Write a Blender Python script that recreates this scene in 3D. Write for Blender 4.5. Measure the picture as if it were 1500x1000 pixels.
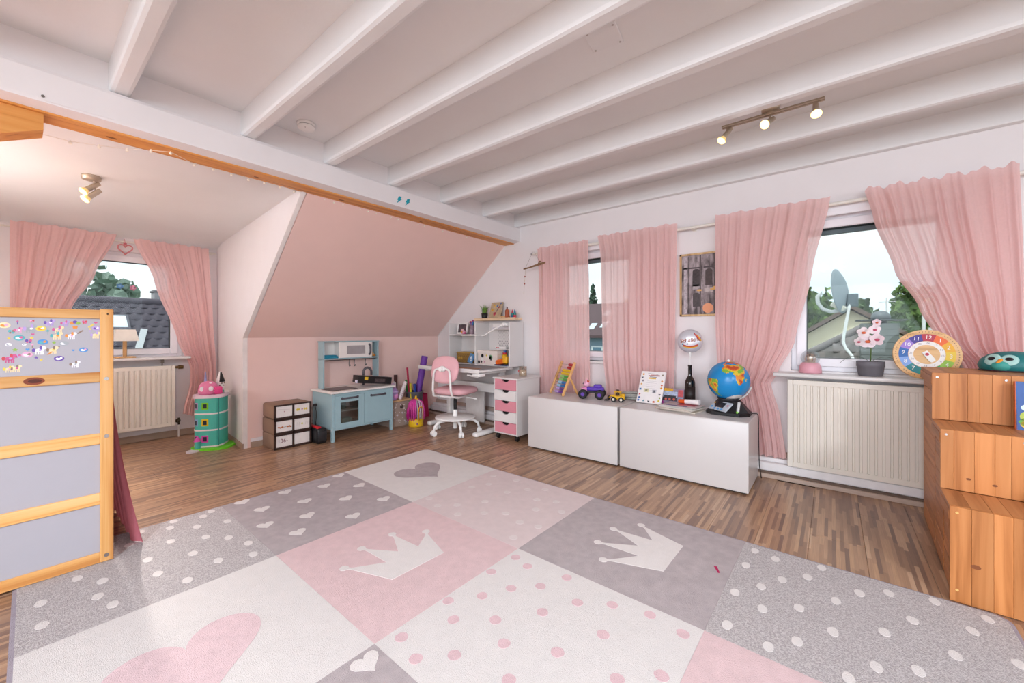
import bpy, bmesh, math, random
from math import sin, cos, pi, radians as R
from mathutils import Matrix, Vector, Euler, noise

for o in list(bpy.data.objects): bpy.data.objects.remove(o)
SC = bpy.context.scene
COL = SC.collection
rnd = random.Random(7)

# ------------------------------------------------------------------ camera
cam = bpy.data.cameras.new('camera'); cam_o = bpy.data.objects.new('camera', cam); COL.objects.link(cam_o)
cam.sensor_width = 36.0; cam.lens = 585.0 / 1500 * 36; cam.shift_y = -12 / 1500
cam.clip_start = 0.05; cam.clip_end = 300
cam_o.location = (0, 0, 1.08); cam_o.rotation_euler = (pi / 2, 0, R(38.7))
SC.camera = cam_o

# ------------------------------------------------------------------ view and sky
vs = SC.view_settings
vs.view_transform = 'Standard'; vs.look = 'None'; vs.gamma = 1.0; vs.use_curve_mapping = False
vs.exposure = 0.60
W = bpy.data.worlds.new('sky'); SC.world = W; W.use_nodes = True
nt = W.node_tree; nt.nodes.clear()
tc = nt.nodes.new('ShaderNodeTexCoord'); mp = nt.nodes.new('ShaderNodeMapping'); mp.inputs['Scale'].default_value = (1, 1, 2.6)
nz = nt.nodes.new('ShaderNodeTexNoise'); nz.inputs['Scale'].default_value = 2.2; nz.inputs['Detail'].default_value = 6
rp = nt.nodes.new('ShaderNodeValToRGB'); rp.color_ramp.elements[0].position = .38; rp.color_ramp.elements[1].position = .66
rp.color_ramp.elements[0].color = (.78, .92, 1.0, 1); rp.color_ramp.elements[1].color = (1, 1, 1, 1)
bg = nt.nodes.new('ShaderNodeBackground'); bg.inputs['Strength'].default_value = 0.98
wo = nt.nodes.new('ShaderNodeOutputWorld')
for a, b in ((tc.outputs['Generated'], mp.inputs[0]), (mp.outputs[0], nz.inputs[0]), (nz.outputs['Fac'], rp.inputs[0]), (rp.outputs[0], bg.inputs[0]), (bg.outputs[0], wo.inputs[0])): nt.links.new(a, b)

def sun(name, rot, e, ang, col):
    l = bpy.data.lights.new(name, 'SUN'); l.energy = e; l.angle = R(ang); l.color = col
    o = bpy.data.objects.new(name, l); COL.objects.link(o); o.rotation_euler = rot
sun('sun', (R(30), 0, R(-12)), 1.6, 3, (1, .95, .86))

def area(name, loc, rot, sx, sy, e, col):
    l = bpy.data.lights.new(name, 'AREA'); l.shape = 'RECTANGLE'; l.size = sx; l.size_y = sy; l.energy = e; l.color = col
    o = bpy.data.objects.new(name, l); COL.objects.link(o); o.location = loc; o.rotation_euler = rot
    return o
# added fill lights in unseen window openings, the back one mimicking a flash
area('fill_light_back', (1.0, -4.25, 1.42), (R(90), 0, 0), 4.9, 1.5, 125, (.82, .91, 1))
area('fill_light_far', (5.05, -.3, 1.42), (R(90), 0, R(90)), 5.4, 1.5, 45, (.82, .91, 1))

# ------------------------------------------------------------------ materials
def lin(h):
    h = h.lstrip('#'); c = [int(h[i:i + 2], 16) / 255 for i in (0, 2, 4)]
    return tuple(x / 12.92 if x <= .04045 else ((x + .055) / 1.055) ** 2.4 for x in c) + (1,)
MATS = {}
def mat(h, rough=.5, metal=0., var=.05, scale=18., bump=0., bscale=200., spec=.4, emit=0., trans=0., alpha=1., coat=0., stretch=None):
    key = (h, rough, metal, var, scale, bump, bscale, spec, emit, trans, alpha, coat, stretch)
    if key in MATS: return MATS[key]
    m = bpy.data.materials.new('m_' + h.strip('#') + '_%d' % len(MATS)); m.use_nodes = True
    t = m.node_tree; b = t.nodes['Principled BSDF']
    b.inputs['Roughness'].default_value = rough; b.inputs['Metallic'].default_value = metal
    b.inputs['Specular IOR Level'].default_value = spec
    c = lin(h)
    co = t.nodes.new('ShaderNodeTexCoord'); src = co.outputs['Object']
    if stretch:
        ma = t.nodes.new('ShaderNodeMapping'); ma.inputs['Scale'].default_value = stretch
        t.links.new(src, ma.inputs[0]); src = ma.outputs[0]
    n = t.nodes.new('ShaderNodeTexNoise'); n.inputs['Scale'].default_value = scale; n.inputs['Detail'].default_value = 4
    r = t.nodes.new('ShaderNodeValToRGB')
    r.color_ramp.elements[0].position = .25; r.color_ramp.elements[1].position = .75
    r.color_ramp.elements[0].color = tuple(max(0, x * (1 - var)) for x in c[:3]) + (1,)
    r.color_ramp.elements[1].color = tuple(min(1, x * (1 + var)) for x in c[:3]) + (1,)
    t.links.new(src, n.inputs[0]); t.links.new(n.outputs['Fac'], r.inputs[0]); t.links.new(r.outputs[0], b.inputs['Base Color'])
    if bump:
        n2 = t.nodes.new('ShaderNodeTexNoise'); n2.inputs['Scale'].default_value = bscale; n2.inputs['Detail'].default_value = 3
        bp = t.nodes.new('ShaderNodeBump'); bp.inputs['Strength'].default_value = bump; bp.inputs['Distance'].default_value = .01
        t.links.new(src, n2.inputs[0]); t.links.new(n2.outputs['Fac'], bp.inputs['Height']); t.links.new(bp.outputs[0], b.inputs['Normal'])
    if emit:
        b.inputs['Emission Color'].default_value = c; b.inputs['Emission Strength'].default_value = emit
    if trans: b.inputs['Transmission Weight'].default_value = trans
    if coat: b.inputs['Coat Weight'].default_value = coat
    if alpha < 1: b.inputs['Alpha'].default_value = alpha
    MATS[key] = m
    return m

def wood(light, mid, dark, axis='Z', scale=1.0, rough=.45, rv=.16):
    """pine: long grain along one local axis, hue shifting from object to object"""
    key = ('wood', light, mid, dark, axis, scale, rv)
    if key in MATS: return MATS[key]
    m = bpy.data.materials.new('m_wood_%d' % len(MATS)); m.use_nodes = True; t = m.node_tree; b = t.nodes['Principled BSDF']
    b.inputs['Roughness'].default_value = rough; b.inputs['Specular IOR Level'].default_value = .35
    co = t.nodes.new('ShaderNodeTexCoord'); ma = t.nodes.new('ShaderNodeMapping'); oi = t.nodes.new('ShaderNodeObjectInfo')
    s = {'X': (.9, 22, 22), 'Y': (22, .9, 22), 'Z': (22, 22, .9)}[axis]
    ma.inputs['Scale'].default_value = tuple(x * scale for x in s)
    cx = t.nodes.new('ShaderNodeVectorMath'); cx.operation = 'ADD'
    mul = t.nodes.new('ShaderNodeVectorMath'); mul.operation = 'SCALE'; mul.inputs[0].default_value = (13, 7, 11)
    t.links.new(oi.outputs['Random'], mul.inputs['Scale']); t.links.new(co.outputs['Object'], ma.inputs[0])
    t.links.new(ma.outputs[0], cx.inputs[0]); t.links.new(mul.outputs[0], cx.inputs[1])
    n = t.nodes.new('ShaderNodeTexNoise'); n.inputs['Scale'].default_value = 1.6; n.inputs['Detail'].default_value = 5; n.inputs['Distortion'].default_value = .6
    r = t.nodes.new('ShaderNodeValToRGB'); e = r.color_ramp.elements
    e[0].position = .30; e[0].color = lin(dark); e[1].position = .72; e[1].color = lin(light)
    e2 = e.new(.48); e2.color = lin(mid)
    hs = t.nodes.new('ShaderNodeHueSaturation'); mr = t.nodes.new('ShaderNodeMapRange')
    mr.inputs['To Min'].default_value = 1 - rv; mr.inputs['To Max'].default_value = 1 + rv
    t.links.new(cx.outputs[0], n.inputs[0]); t.links.new(n.outputs['Fac'], r.inputs[0]); t.links.new(r.outputs[0], hs.inputs['Color'])
    t.links.new(oi.outputs['Random'], mr.inputs['Value']); t.links.new(mr.outputs[0], hs.inputs['Value']); t.links.new(hs.outputs[0], b.inputs['Base Color'])
    MATS[key] = m
    return m

def cloth(h, tl=.45, tr=.10):
    key = ('cloth', h, tl, tr)
    if key in MATS: return MATS[key]
    m = bpy.data.materials.new('m_cloth_%d' % len(MATS)); m.use_nodes = True; t = m.node_tree; t.nodes.clear()
    out = t.nodes.new('ShaderNodeOutputMaterial'); d = t.nodes.new('ShaderNodeBsdfDiffuse'); l = t.nodes.new('ShaderNodeBsdfTranslucent'); p = t.nodes.new('ShaderNodeBsdfTransparent')
    m1 = t.nodes.new('ShaderNodeMixShader'); m2 = t.nodes.new('ShaderNodeMixShader'); m1.inputs[0].default_value = tl; m2.inputs[0].default_value = tr
    co = t.nodes.new('ShaderNodeTexCoord'); n = t.nodes.new('ShaderNodeTexNoise'); n.inputs['Scale'].default_value = 90; n.inputs['Detail'].default_value = 4
    r = t.nodes.new('ShaderNodeValToRGB'); c = lin(h)
    r.color_ramp.elements[0].color = tuple(x * .93 for x in c[:3]) + (1,); r.color_ramp.elements[1].color = tuple(min(1, x * 1.05) for x in c[:3]) + (1,)
    t.links.new(co.outputs['Object'], n.inputs[0]); t.links.new(n.outputs['Fac'], r.inputs[0])
    t.links.new(r.outputs[0], d.inputs[0]); t.links.new(r.outputs[0], l.inputs[0])
    t.links.new(d.outputs[0], m1.inputs[1]); t.links.new(l.outputs[0], m1.inputs[2]); t.links.new(m1.outputs[0], m2.inputs[1]); t.links.new(p.outputs[0], m2.inputs[2])
    t.links.new(m2.outputs[0], out.inputs[0]); MATS[key] = m
    return m

def glass(tint='#FFFFFF', refl=.08):
    key = ('glass', tint, refl)
    if key in MATS: return MATS[key]
    m = bpy.data.materials.new('m_glass_%d' % len(MATS)); m.use_nodes = True; t = m.node_tree; t.nodes.clear()
    out = t.nodes.new('ShaderNodeOutputMaterial'); g = t.nodes.new('ShaderNodeBsdfGlossy'); p = t.nodes.new('ShaderNodeBsdfTransparent'); mx = t.nodes.new('ShaderNodeMixShader')
    fr = t.nodes.new('ShaderNodeTexNoise'); fr.inputs['Scale'].default_value = 3
    mr = t.nodes.new('ShaderNodeMapRange'); mr.inputs['To Min'].default_value = refl * .8; mr.inputs['To Max'].default_value = refl * 1.2
    g.inputs['Roughness'].default_value = .01; p.inputs[0].default_value = lin(tint)
    t.links.new(fr.outputs['Fac'], mr.inputs['Value']); t.links.new(mr.outputs[0], mx.inputs[0])
    t.links.new(p.outputs[0], mx.inputs[1]); t.links.new(g.outputs[0], mx.inputs[2]); t.links.new(mx.outputs[0], out.inputs[0]); MATS[key] = m
    return m

# ------------------------------------------------------------------ mesh builder
_bc = {}
def _rbox(sx, sy, sz, bev, seg):
    key = (round(sx, 5), round(sy, 5), round(sz, 5), bev, seg)
    if key not in _bc:
        bm = bmesh.new(); bmesh.ops.create_cube(bm, size=1); bmesh.ops.scale(bm, vec=(sx, sy, sz), verts=bm.verts)
        bmesh.ops.bevel(bm, geom=bm.edges[:], offset=min(bev, min(sx, sy, sz) * .49), segments=seg, profile=.5, affect='EDGES')
        bm.verts.ensure_lookup_table()
        _bc[key] = ([v.co.copy() for v in bm.verts], [[v.index for v in f.verts] for f in bm.faces]); bm.free()
    return _bc[key]
class MB:
    def __init__(s): s.v = []; s.f = []; s.m = []; s.s = []
    def add(s, vs, fs, m=0, smooth=False, T=None):
        k = len(s.v)
        s.v += [tuple(T @ Vector(v)) if T is not None else tuple(v) for v in vs]
        for f in fs: s.f.append([i + k for i in f]); s.m.append(m); s.s.append(smooth)
        return s
    def box(s, x0, y0, z0, x1, y1, z1, m=0, bev=0., seg=1, T=None):
        sx, sy, sz = abs(x1 - x0), abs(y1 - y0), abs(z1 - z0); c = Vector(((x0 + x1) / 2, (y0 + y1) / 2, (z0 + z1) / 2))
        if bev > 0:
            vs, fs = _rbox(sx, sy, sz, bev, seg); return s.add([v + c for v in vs], fs, m, seg > 1, T)
        vs = [c + Vector((a * sx / 2, b * sy / 2, d * sz / 2)) for a in (-1, 1) for b in (-1, 1) for d in (-1, 1)]
        return s.add(vs, [(0, 1, 3, 2), (4, 6, 7, 5), (0, 4, 5, 1), (2, 3, 7, 6), (0, 2, 6, 4), (1, 5, 7, 3)], m, False, T)
    def cyl(s, p0, p1, r0, r1=None, n=16, m=0, T=None, cap=True):
        r1 = r0 if r1 is None else r1
        p0 = Vector(p0); p1 = Vector(p1); d = (p1 - p0).normalized()
        a = d.orthogonal().normalized(); b = d.cross(a)
        ring = lambda p, r: [p + (a * cos(2 * pi * i / n) + b * sin(2 * pi * i / n)) * r for i in range(n)]
        s.add(ring(p0, r0) + ring(p1, r1), [(i, (i + 1) % n, n + (i + 1) % n, n + i) for i in range(n)], m, True, T)
        if cap:
            if r0 > 1e-5: s.add(ring(p0, r0), [list(range(n))[::-1]], m, False, T)
            if r1 > 1e-5: s.add(ring(p1, r1), [list(range(n))], m, False, T)
        return s
    def lathe(s, prof, n=24, m=0, T=None, c=(0, 0, 0), smooth=True):
        vs = []; fs = []; c = Vector(c)
        for r, z in prof: vs += [c + Vector((r * cos(2 * pi * i / n), r * sin(2 * pi * i / n), z)) for i in range(n)]
        for k in range(len(prof) - 1):
            for i in range(n): fs.append((k * n + i, k * n + (i + 1) % n, (k + 1) * n + (i + 1) % n, (k + 1) * n + i))
        if prof[0][0] > 1e-4: fs.append(list(range(n))[::-1])
        if prof[-1][0] > 1e-4: fs.append([(len(prof) - 1) * n + i for i in range(n)])
        return s.add(vs, fs, m, smooth, T)
    def tube(s, pts, r, n=8, m=0, T=None, closed=False):
        pts = [Vector(p) for p in pts]; L = len(pts); vs = []; prev = None
        for i, p in enumerate(pts):
            if closed: d = pts[(i + 1) % L] - pts[i - 1]
            else: d = pts[min(i + 1, L - 1)] - pts[max(i - 1, 0)]
            d.normalize()
            a = d.orthogonal().normalized() if prev is None else (prev - d * prev.dot(d)).normalized()
            prev = a; b = d.cross(a); rr = r[i] if isinstance(r, (list, tuple)) else r
            vs += [p + (a * cos(2 * pi * k / n) + b * sin(2 * pi * k / n)) * rr for k in range(n)]
        fs = []
        for i in range(L if closed else L - 1):
            j = (i + 1) % L
            for k in range(n): fs.append((i * n + k, i * n + (k + 1) % n, j * n + (k + 1) % n, j * n + k))
        if not closed: fs += [list(range(n))[::-1], [(L - 1) * n + k for k in range(n)]]
        return s.add(vs, fs, m, True, T)
    def sph(s, c, r, nu=16, nv=10, m=0, T=None, sc=(1, 1, 1)):
        c = Vector(c); vs = [c + Vector((0, 0, r * sc[2]))]; fs = []
        for j in range(1, nv):
            t = pi * j / nv
            vs += [c + Vector((r * sc[0] * sin(t) * cos(2 * pi * i / nu), r * sc[1] * sin(t) * sin(2 * pi * i / nu), r * sc[2] * cos(t))) for i in range(nu)]
        vs.append(c - Vector((0, 0, r * sc[2]))); e = len(vs) - 1
        for i in range(nu):
            fs.append((0, 1 + i, 1 + (i + 1) % nu)); fs.append((e, 1 + (nv - 2) * nu + (i + 1) % nu, 1 + (nv - 2) * nu + i))
        for j in range(nv - 2):
            for i in range(nu): fs.append((1 + j * nu + i, 1 + (j + 1) * nu + i, 1 + (j + 1) * nu + (i + 1) % nu, 1 + j * nu + (i + 1) % nu))
        return s.add(vs, fs, m, True, T)
    def prism(s, poly, z0, z1, m=0, T=None):
        n = len(poly)
        a = sum(poly[i][0] * poly[(i + 1) % n][1] - poly[(i + 1) % n][0] * poly[i][1] for i in range(n))
        if a < 0: poly = poly[::-1]
        vs = [(x, y, z0) for x, y in poly] + [(x, y, z1) for x, y in poly]
        return s.add(vs, [list(range(n))[::-1], list(range(n, 2 * n))] + [(i, (i + 1) % n, n + (i + 1) % n, n + i) for i in range(n)], m, False, T)
    def grid(s, fn, nu, nv, m=0, smooth=True, T=None):
        vs = [fn(i / nu, j / nv) for j in range(nv + 1) for i in range(nu + 1)]
        return s.add(vs, [(j * (nu + 1) + i, j * (nu + 1) + i + 1, (j + 1) * (nu + 1) + i + 1, (j + 1) * (nu + 1) + i) for j in range(nv) for i in range(nu)], m, smooth, T)
    def mesh(s, name, mats):
        me = bpy.data.meshes.new(name); me.from_pydata(s.v, [], s.f)
        for x in (mats if isinstance(mats, (list, tuple)) else [mats]): me.materials.append(x)
        me.polygons.foreach_set('material_index', s.m); me.polygons.foreach_set('use_smooth', s.s); me.update()
        return me
def setp(o, label=None, cat=None, group=None, kind=None):
    if label: o['label'] = label
    if cat: o['category'] = cat
    if group: o['group'] = group
    if kind: o['kind'] = kind
    return o
def part(mb, name, mats, parent, label=None, kind=None, loc=None, rot=None):
    o = bpy.data.objects.new(name, mb.mesh(name, mats)); COL.objects.link(o); o.parent = parent
    if loc is not None: o.location = loc
    if rot is not None: o.rotation_euler = rot
    return setp(o, label, None, None, kind)
def inst(me, name, parent, loc=(0, 0, 0), rot=(0, 0, 0), sc=None):
    o = bpy.data.objects.new(name, me); COL.objects.link(o); o.parent = parent; o.location = loc; o.rotation_euler = rot
    if sc: o.scale = sc
    return o
def thing(name, label, cat, loc=(0, 0, 0), rz=0., group=None, kind=None):
    o = bpy.data.objects.new(name, None); COL.objects.link(o); o.location = loc; o.rotation_euler = (0, 0, R(rz)); o.empty_display_size = .1
    return setp(o, label, cat, group, kind)
def solo(mb, name, mats, label, cat, loc=(0, 0, 0), rot=(0, 0, 0), group=None, kind=None):
    o = bpy.data.objects.new(name, mb.mesh(name, mats)); COL.objects.link(o); o.location = loc; o.rotation_euler = rot
    return setp(o, label, cat, group, kind)
def TR(loc=(0, 0, 0), rot=(0, 0, 0), sc=(1, 1, 1)):
    return Matrix.LocRotScale(Vector(loc), Euler(rot), Vector(sc))
def text_mb(txt, size, mb=None, T=None, m=0, depth=.0004, align='CENTER', wrap=None, bold=0.):
    cu = bpy.data.curves.new('lettering', 'FONT'); cu.body = txt; cu.size = size; cu.align_x = align; cu.align_y = 'CENTER'; cu.extrude = depth; cu.resolution_u = 3; cu.offset = bold
    o = bpy.data.objects.new('lettering', cu); COL.objects.link(o)
    dg = bpy.context.evaluated_depsgraph_get(); me = o.evaluated_get(dg).to_mesh()
    vs = [v.co.copy() for v in me.vertices]; fs = [list(p.vertices) for p in me.polygons]
    o.evaluated_get(dg).to_mesh_clear(); bpy.data.objects.remove(o); bpy.data.curves.remove(cu)
    mb = mb or MB()
    if wrap: vs = [wrap(v) for v in vs]
    return mb.add(vs, fs, m, False, T)
def disc(r, n=20, sx=1., sy=1., c=(0, 0)): return [(c[0] + r * sx * cos(2 * pi * i / n), c[1] + r * sy * sin(2 * pi * i / n)) for i in range(n)]
def star(r, n=5, k=.45, c=(0, 0), a0=pi / 2): return [(c[0] + (r if i % 2 == 0 else r * k) * cos(a0 + pi * i / n), c[1] + (r if i % 2 == 0 else r * k) * sin(a0 + pi * i / n)) for i in range(2 * n)]
def heart(s, c=(0, 0), ang=0., n=28):
    """heart of half-width s, its point along -y before rotation"""
    out = []
    for i in range(n):
        t = 2 * pi * i / n
        x = 16 * sin(t) ** 3 / 16 * s; y = (13 * cos(t) - 5 * cos(2 * t) - 2 * cos(3 * t) - cos(4 * t)) / 16 * s
        out.append((c[0] + x * cos(ang) - y * sin(ang), c[1] + x * sin(ang) + y * cos(ang)))
    return out
def lerp_prof(prof, z):
    if z >= prof[0][0]: return prof[0][1]
    for (za, a), (zb, b) in zip(prof, prof[1:]):
        if z >= zb:
            t = (za - z) / (za - zb); t = t * t * (3 - 2 * t) * .5 + t * .5
            return a + (b - a) * t
    return prof[-1][1]
# frames for upright surfaces: local x,y of a flat shape -> world
def UP_X(x, y, z): return Matrix(((0, 0, 1, x), (1, 0, 0, y), (0, 1, 0, z), (0, 0, 0, 1)))     # faces +X, shape x -> Y, shape y -> Z
def UP_Y(x, y, z): return Matrix(((1, 0, 0, x), (0, 0, -1, y), (0, 1, 0, z), (0, 0, 0, 1)))    # faces -Y, shape x -> X, shape y -> Z

WHITE = mat('#E8E2E2', .55, var=.015, scale=6, bump=.03, bscale=60)
CEIL = mat('#E7E6E6', .6, var=.02, scale=3, bump=.05, bscale=40)
PINKW = mat('#EDCCC3', .6, var=.02, scale=5, bump=.04, bscale=80)
BENCH = mat('#D3CDCB', .3, var=.01, scale=5)
LACQ = mat('#DDD8D6', .3, var=.01, scale=5)
PLAS = mat('#EFEBE8', .35, var=.01, scale=10)
PVC = mat('#F1EEF2', .3, var=.01, scale=8)
STEEL = mat('#B8AA98', .35, metal=.6, var=.06)
CHROME = mat('#B9B6B4', .25, metal=1., var=.03)
BLACK = mat('#161515', .4, var=.1)
PINE = wood('#E7B77C', '#DDA566', '#C98A4C')
PINEX = wood('#E9BB80', '#DFA968', '#CB8D50', 'Y')
# ================================================================== the room
WY = 3.70; KX = -4.29; KZ = 1.037; BX = -3.05; BZ = 2.145; DX = -5.40
XR = 5.2; YB = -4.4; XL = -5.40
# ---- floor: laminate planks, printed with narrow strips
def floor_mat():
    m = bpy.data.materials.new('m_laminate'); m.use_nodes = True; t = m.node_tree; b = t.nodes['Principled BSDF']
    b.inputs['Roughness'].default_value = .30; b.inputs['Specular IOR Level'].default_value = .6
    g = t.nodes.new('ShaderNodeNewGeometry'); sp = t.nodes.new('ShaderNodeSeparateXYZ'); t.links.new(g.outputs['Position'], sp.inputs[0])
    def mth(op, a, b_=None):
        n = t.nodes.new('ShaderNodeMath'); n.operation = op
        for i, x in enumerate((a, b_)):
            if x is None: continue
            if isinstance(x, (int, float)): n.inputs[i].default_value = x
            else: t.links.new(x, n.inputs[i])
        return n.outputs[0]
    sx = mth('FLOOR', mth('MULTIPLY', sp.outputs['X'], 1 / .0165))
    wn = t.nodes.new('ShaderNodeTexWhiteNoise'); wn.noise_dimensions = '1D'; t.links.new(sx, wn.inputs['W'])
    ys = mth('ADD', mth('MULTIPLY', sp.outputs['Y'], 1 / .27), mth('MULTIPLY', wn.outputs['Value'], 13.0))
    sy = mth('FLOOR', ys)
    cb = t.nodes.new('ShaderNodeCombineXYZ'); t.links.new(sx, cb.inputs[0]); t.links.new(sy, cb.inputs[1])
    w2 = t.nodes.new('ShaderNodeTexWhiteNoise'); w2.noise_dimensions = '2D'; t.links.new(cb.outputs[0], w2.inputs['Vector'])
    r = t.nodes.new('ShaderNodeValToRGB'); r.color_ramp.interpolation = 'LINEAR'; e = r.color_ramp.elements
    e[0].position = 0; e[0].color = lin('#77594A'); e[1].position = 1; e[1].color = lin('#BE9B7E')
    for p_, c_ in ((.2, '#8A6750'), (.45, '#9F7A5E'), (.7, '#AA8568'), (.88, '#B58E6D')): x = e.new(p_); x.color = lin(c_)
    t.links.new(w2.outputs['Value'], r.inputs[0])
    ma = t.nodes.new('ShaderNodeMapping'); ma.inputs['Scale'].default_value = (240, 7, 1); t.links.new(g.outputs['Position'], ma.inputs[0])
    n = t.nodes.new('ShaderNodeTexNoise'); n.inputs['Scale'].default_value = 1; n.inputs['Detail'].default_value = 4; t.links.new(ma.outputs[0], n.inputs[0])
    mr = t.nodes.new('ShaderNodeMapRange'); mr.inputs['From Min'].default_value = .3; mr.inputs['From Max'].default_value = .7; mr.inputs['To Min'].default_value = .86; mr.inputs['To Max'].default_value = 1.1
    t.links.new(n.outputs['Fac'], mr.inputs['Value'])
    hs = t.nodes.new('ShaderNodeHueSaturation'); t.links.new(mr.outputs[0], hs.inputs['Value']); t.links.new(r.outputs[0], hs.inputs['Color']); t.links.new(hs.outputs[0], b.inputs['Base Color'])
    return m
FLM = floor_mat()
SUB = mat('#5A4435', .8)
fl = MB().box(XL - .1, YB - .1, -.12, XR + .1, WY + .25, -.008, 0)
floor = solo(fl, 'floor', [SUB], 'laminate floor printed with narrow walnut-brown strips', 'floor', kind='structure')
PW, PL = .222, 1.29
pm = MB().box(-PW / 2 + .0004, -PL / 2 + .0004, -.008, PW / 2 - .0004, PL / 2 - .0004, 0, 0, .0012).mesh('plank', FLM)
i = 0; x = XL + PW / 2 - .02
while x < 1.4:
    off = (i * .47) % PL; y = -1.5 + off - PL
    while y < WY + .4:
        if y + PL / 2 < WY + .12 and y - PL / 2 > -2.3 and not (x < KX - .05 and (y > 2.2)): inst(pm, 'plank', floor, (x, y, 0))
        elif y - PL / 2 < WY and y > 0 and not (x < KX - .05):
            y0 = y - PL / 2; l = WY + .02 - y0
            inst(pm, 'plank', floor, (x, y0 + l / 2, 0), sc=(1, l / PL, 1))
        y += PL
    x += PW; i += 1
rest = MB().box(1.15, YB, -.0078, XR, WY, -.0006, 0).box(XL, YB, -.008, 1.42, -1.3, -.0005, 0)
part(rest, 'far_floor', FLM, floor)

# ---- window wall with two window openings
def wall_y(name, label, y0, y1, xa, xb, za, zb, holes, m, top=None):
    b = MB(); xs = sorted(set([xa, xb] + [h[0] for h in holes] + [h[1] for h in holes]))
    for p, q in zip(xs, xs[1:]):
        hs = [h for h in holes if h[0] <= p and h[1] >= q]
        if not hs: b.box(p, y0, za, q, y1, zb); continue
        z = za
        for h in sorted(hs, key=lambda h: h[2]):
            b.box(p, y0, z, q, y1, h[2]); z = h[3]
        b.box(p, y0, z, q, y1, zb)
    return solo(b, name, m, label, 'wall', kind='structure')
W1 = (-.245, .635, .80, 1.95); W2 = (-2.345, -1.45, .80, 1.95)
wall_y('wall_right', 'white window wall with two curtained windows', WY, WY + .22, -4.6, XR, -.05, 2.7, [W1, W2], WHITE)
wall_y('wall_back', 'white wall behind the camera with an added wide window', YB - .2, YB, -5.5, XR, -.05, 2.7, [(-1.5, 3.5, .65, 2.2)], WHITE)
# wall at the far right end of the room, with an opening added for the fill light
b = MB()
for (ya, yb, za, zb) in ((YB, -3.05, -.05, 2.7), (2.45, WY, -.05, 2.7), (-3.05, 2.45, -.05, .65), (-3.05, 2.45, 2.2, 2.7)): b.box(XR, ya, za, XR + .2, yb, zb)
solo(b, 'wall_far', WHITE, 'white end wall to the right of the camera with an added wide window', 'wall', kind='structure')
# ---- knee wall and slope, both sides of the dormer
b = MB().box(KX - .12, 1.3765, -.05, KX, WY, KZ)
solo(b, 'wall_left', PINKW, 'low pink knee wall under the sloping ceiling', 'wall', kind='structure')
def slope(ya, yb):
    t = .10; dx, dz = BX - KX, BZ - KZ; L = math.hypot(dx, dz); nx, nz_ = -dz / L * t, dx / L * t
    b = MB(); P = [(KX, KZ), (BX, BZ), (BX + nx, BZ + nz_), (KX + nx, KZ + nz_)]
    vs = [(x, ya, z) for x, z in P] + [(x, yb, z) for x, z in P]
    return b.add(vs, [(3, 2, 1, 0), (4, 5, 6, 7), (0, 1, 5, 4), (1, 2, 6, 5), (2, 3, 7, 6), (3, 0, 4, 7)])
solo(slope(1.3765, WY), 'wall_slope', PINKW, 'dusky pink sloping roof wall above the play kitchen', 'wall', kind='structure')
b = slope(YB, -.487); b.box(KX - .12, YB, -.05, KX, -.487, KZ)
solo(b, 'wall_slope_rear', WHITE, 'white sloping roof wall behind the loft bed', 'wall', kind='structure')
# ---- dormer: cheeks, window wall, ceiling
def cheek(y0, y1, s):
    P = [(KX, -.05), (KX, KZ), (BX, BZ + .02), (DX - .05, 2.08), (DX - .05, -.05)]
    b = MB(); ys = [y0, y0, y0, y1, y1]; n = 5
    vs = [(p[0], yy, p[1]) for p, yy in zip(P, ys)] + [(p[0], yy + s * .036, p[1]) for p, yy in zip(P, ys)]
    return b.add(vs, [list(range(n)), list(range(n, 2 * n))[::-1]] + [(i, (i + 1) % n, n + (i + 1) % n, n + i) for i in range(n)])
solo(cheek(1.34, 1.435, 1), 'wall_dormer_cheek', WHITE, 'white dormer side wall beside the toy drawer tower', 'wall', kind='structure')
solo(cheek(-.45, -.45, -1), 'wall_dormer_cheek_rear', WHITE, 'white dormer side wall hidden by the loft bed', 'wall', kind='structure')
W3 = (.16, 1.13, .83, 1.88)
b = MB()
for (ya, yb, za, zb) in ((-.55, W3[0], -.05, 2.2), (W3[1], 1.52, -.05, 2.2), (W3[0], W3[1], -.05, W3[2]), (W3[0], W3[1], W3[3], 2.2)): b.box(DX - .22, ya, za, DX, yb, zb)
solo(b, 'wall_dormer', WHITE, 'white dormer wall around the small window', 'wall', kind='structure')
def dorm(u, v):
    x = BX + .02 + (DX - .02 - BX) * u; y = -.5 + 2.02 * v
    cv = max(0, (u - .90) / .10); z = 2.165 - .105 * u - .05 * cv ** 2
    return (x, y, z)
b = MB().grid(dorm, 24, 4); b.grid(lambda u, v: (dorm(u, v)[0], dorm(u, v)[1], 2.26), 2, 2)
solo(b, 'ceiling_dormer', CEIL, 'white dormer ceiling around the small spot lamp', 'ceiling', kind='structure')
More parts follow.
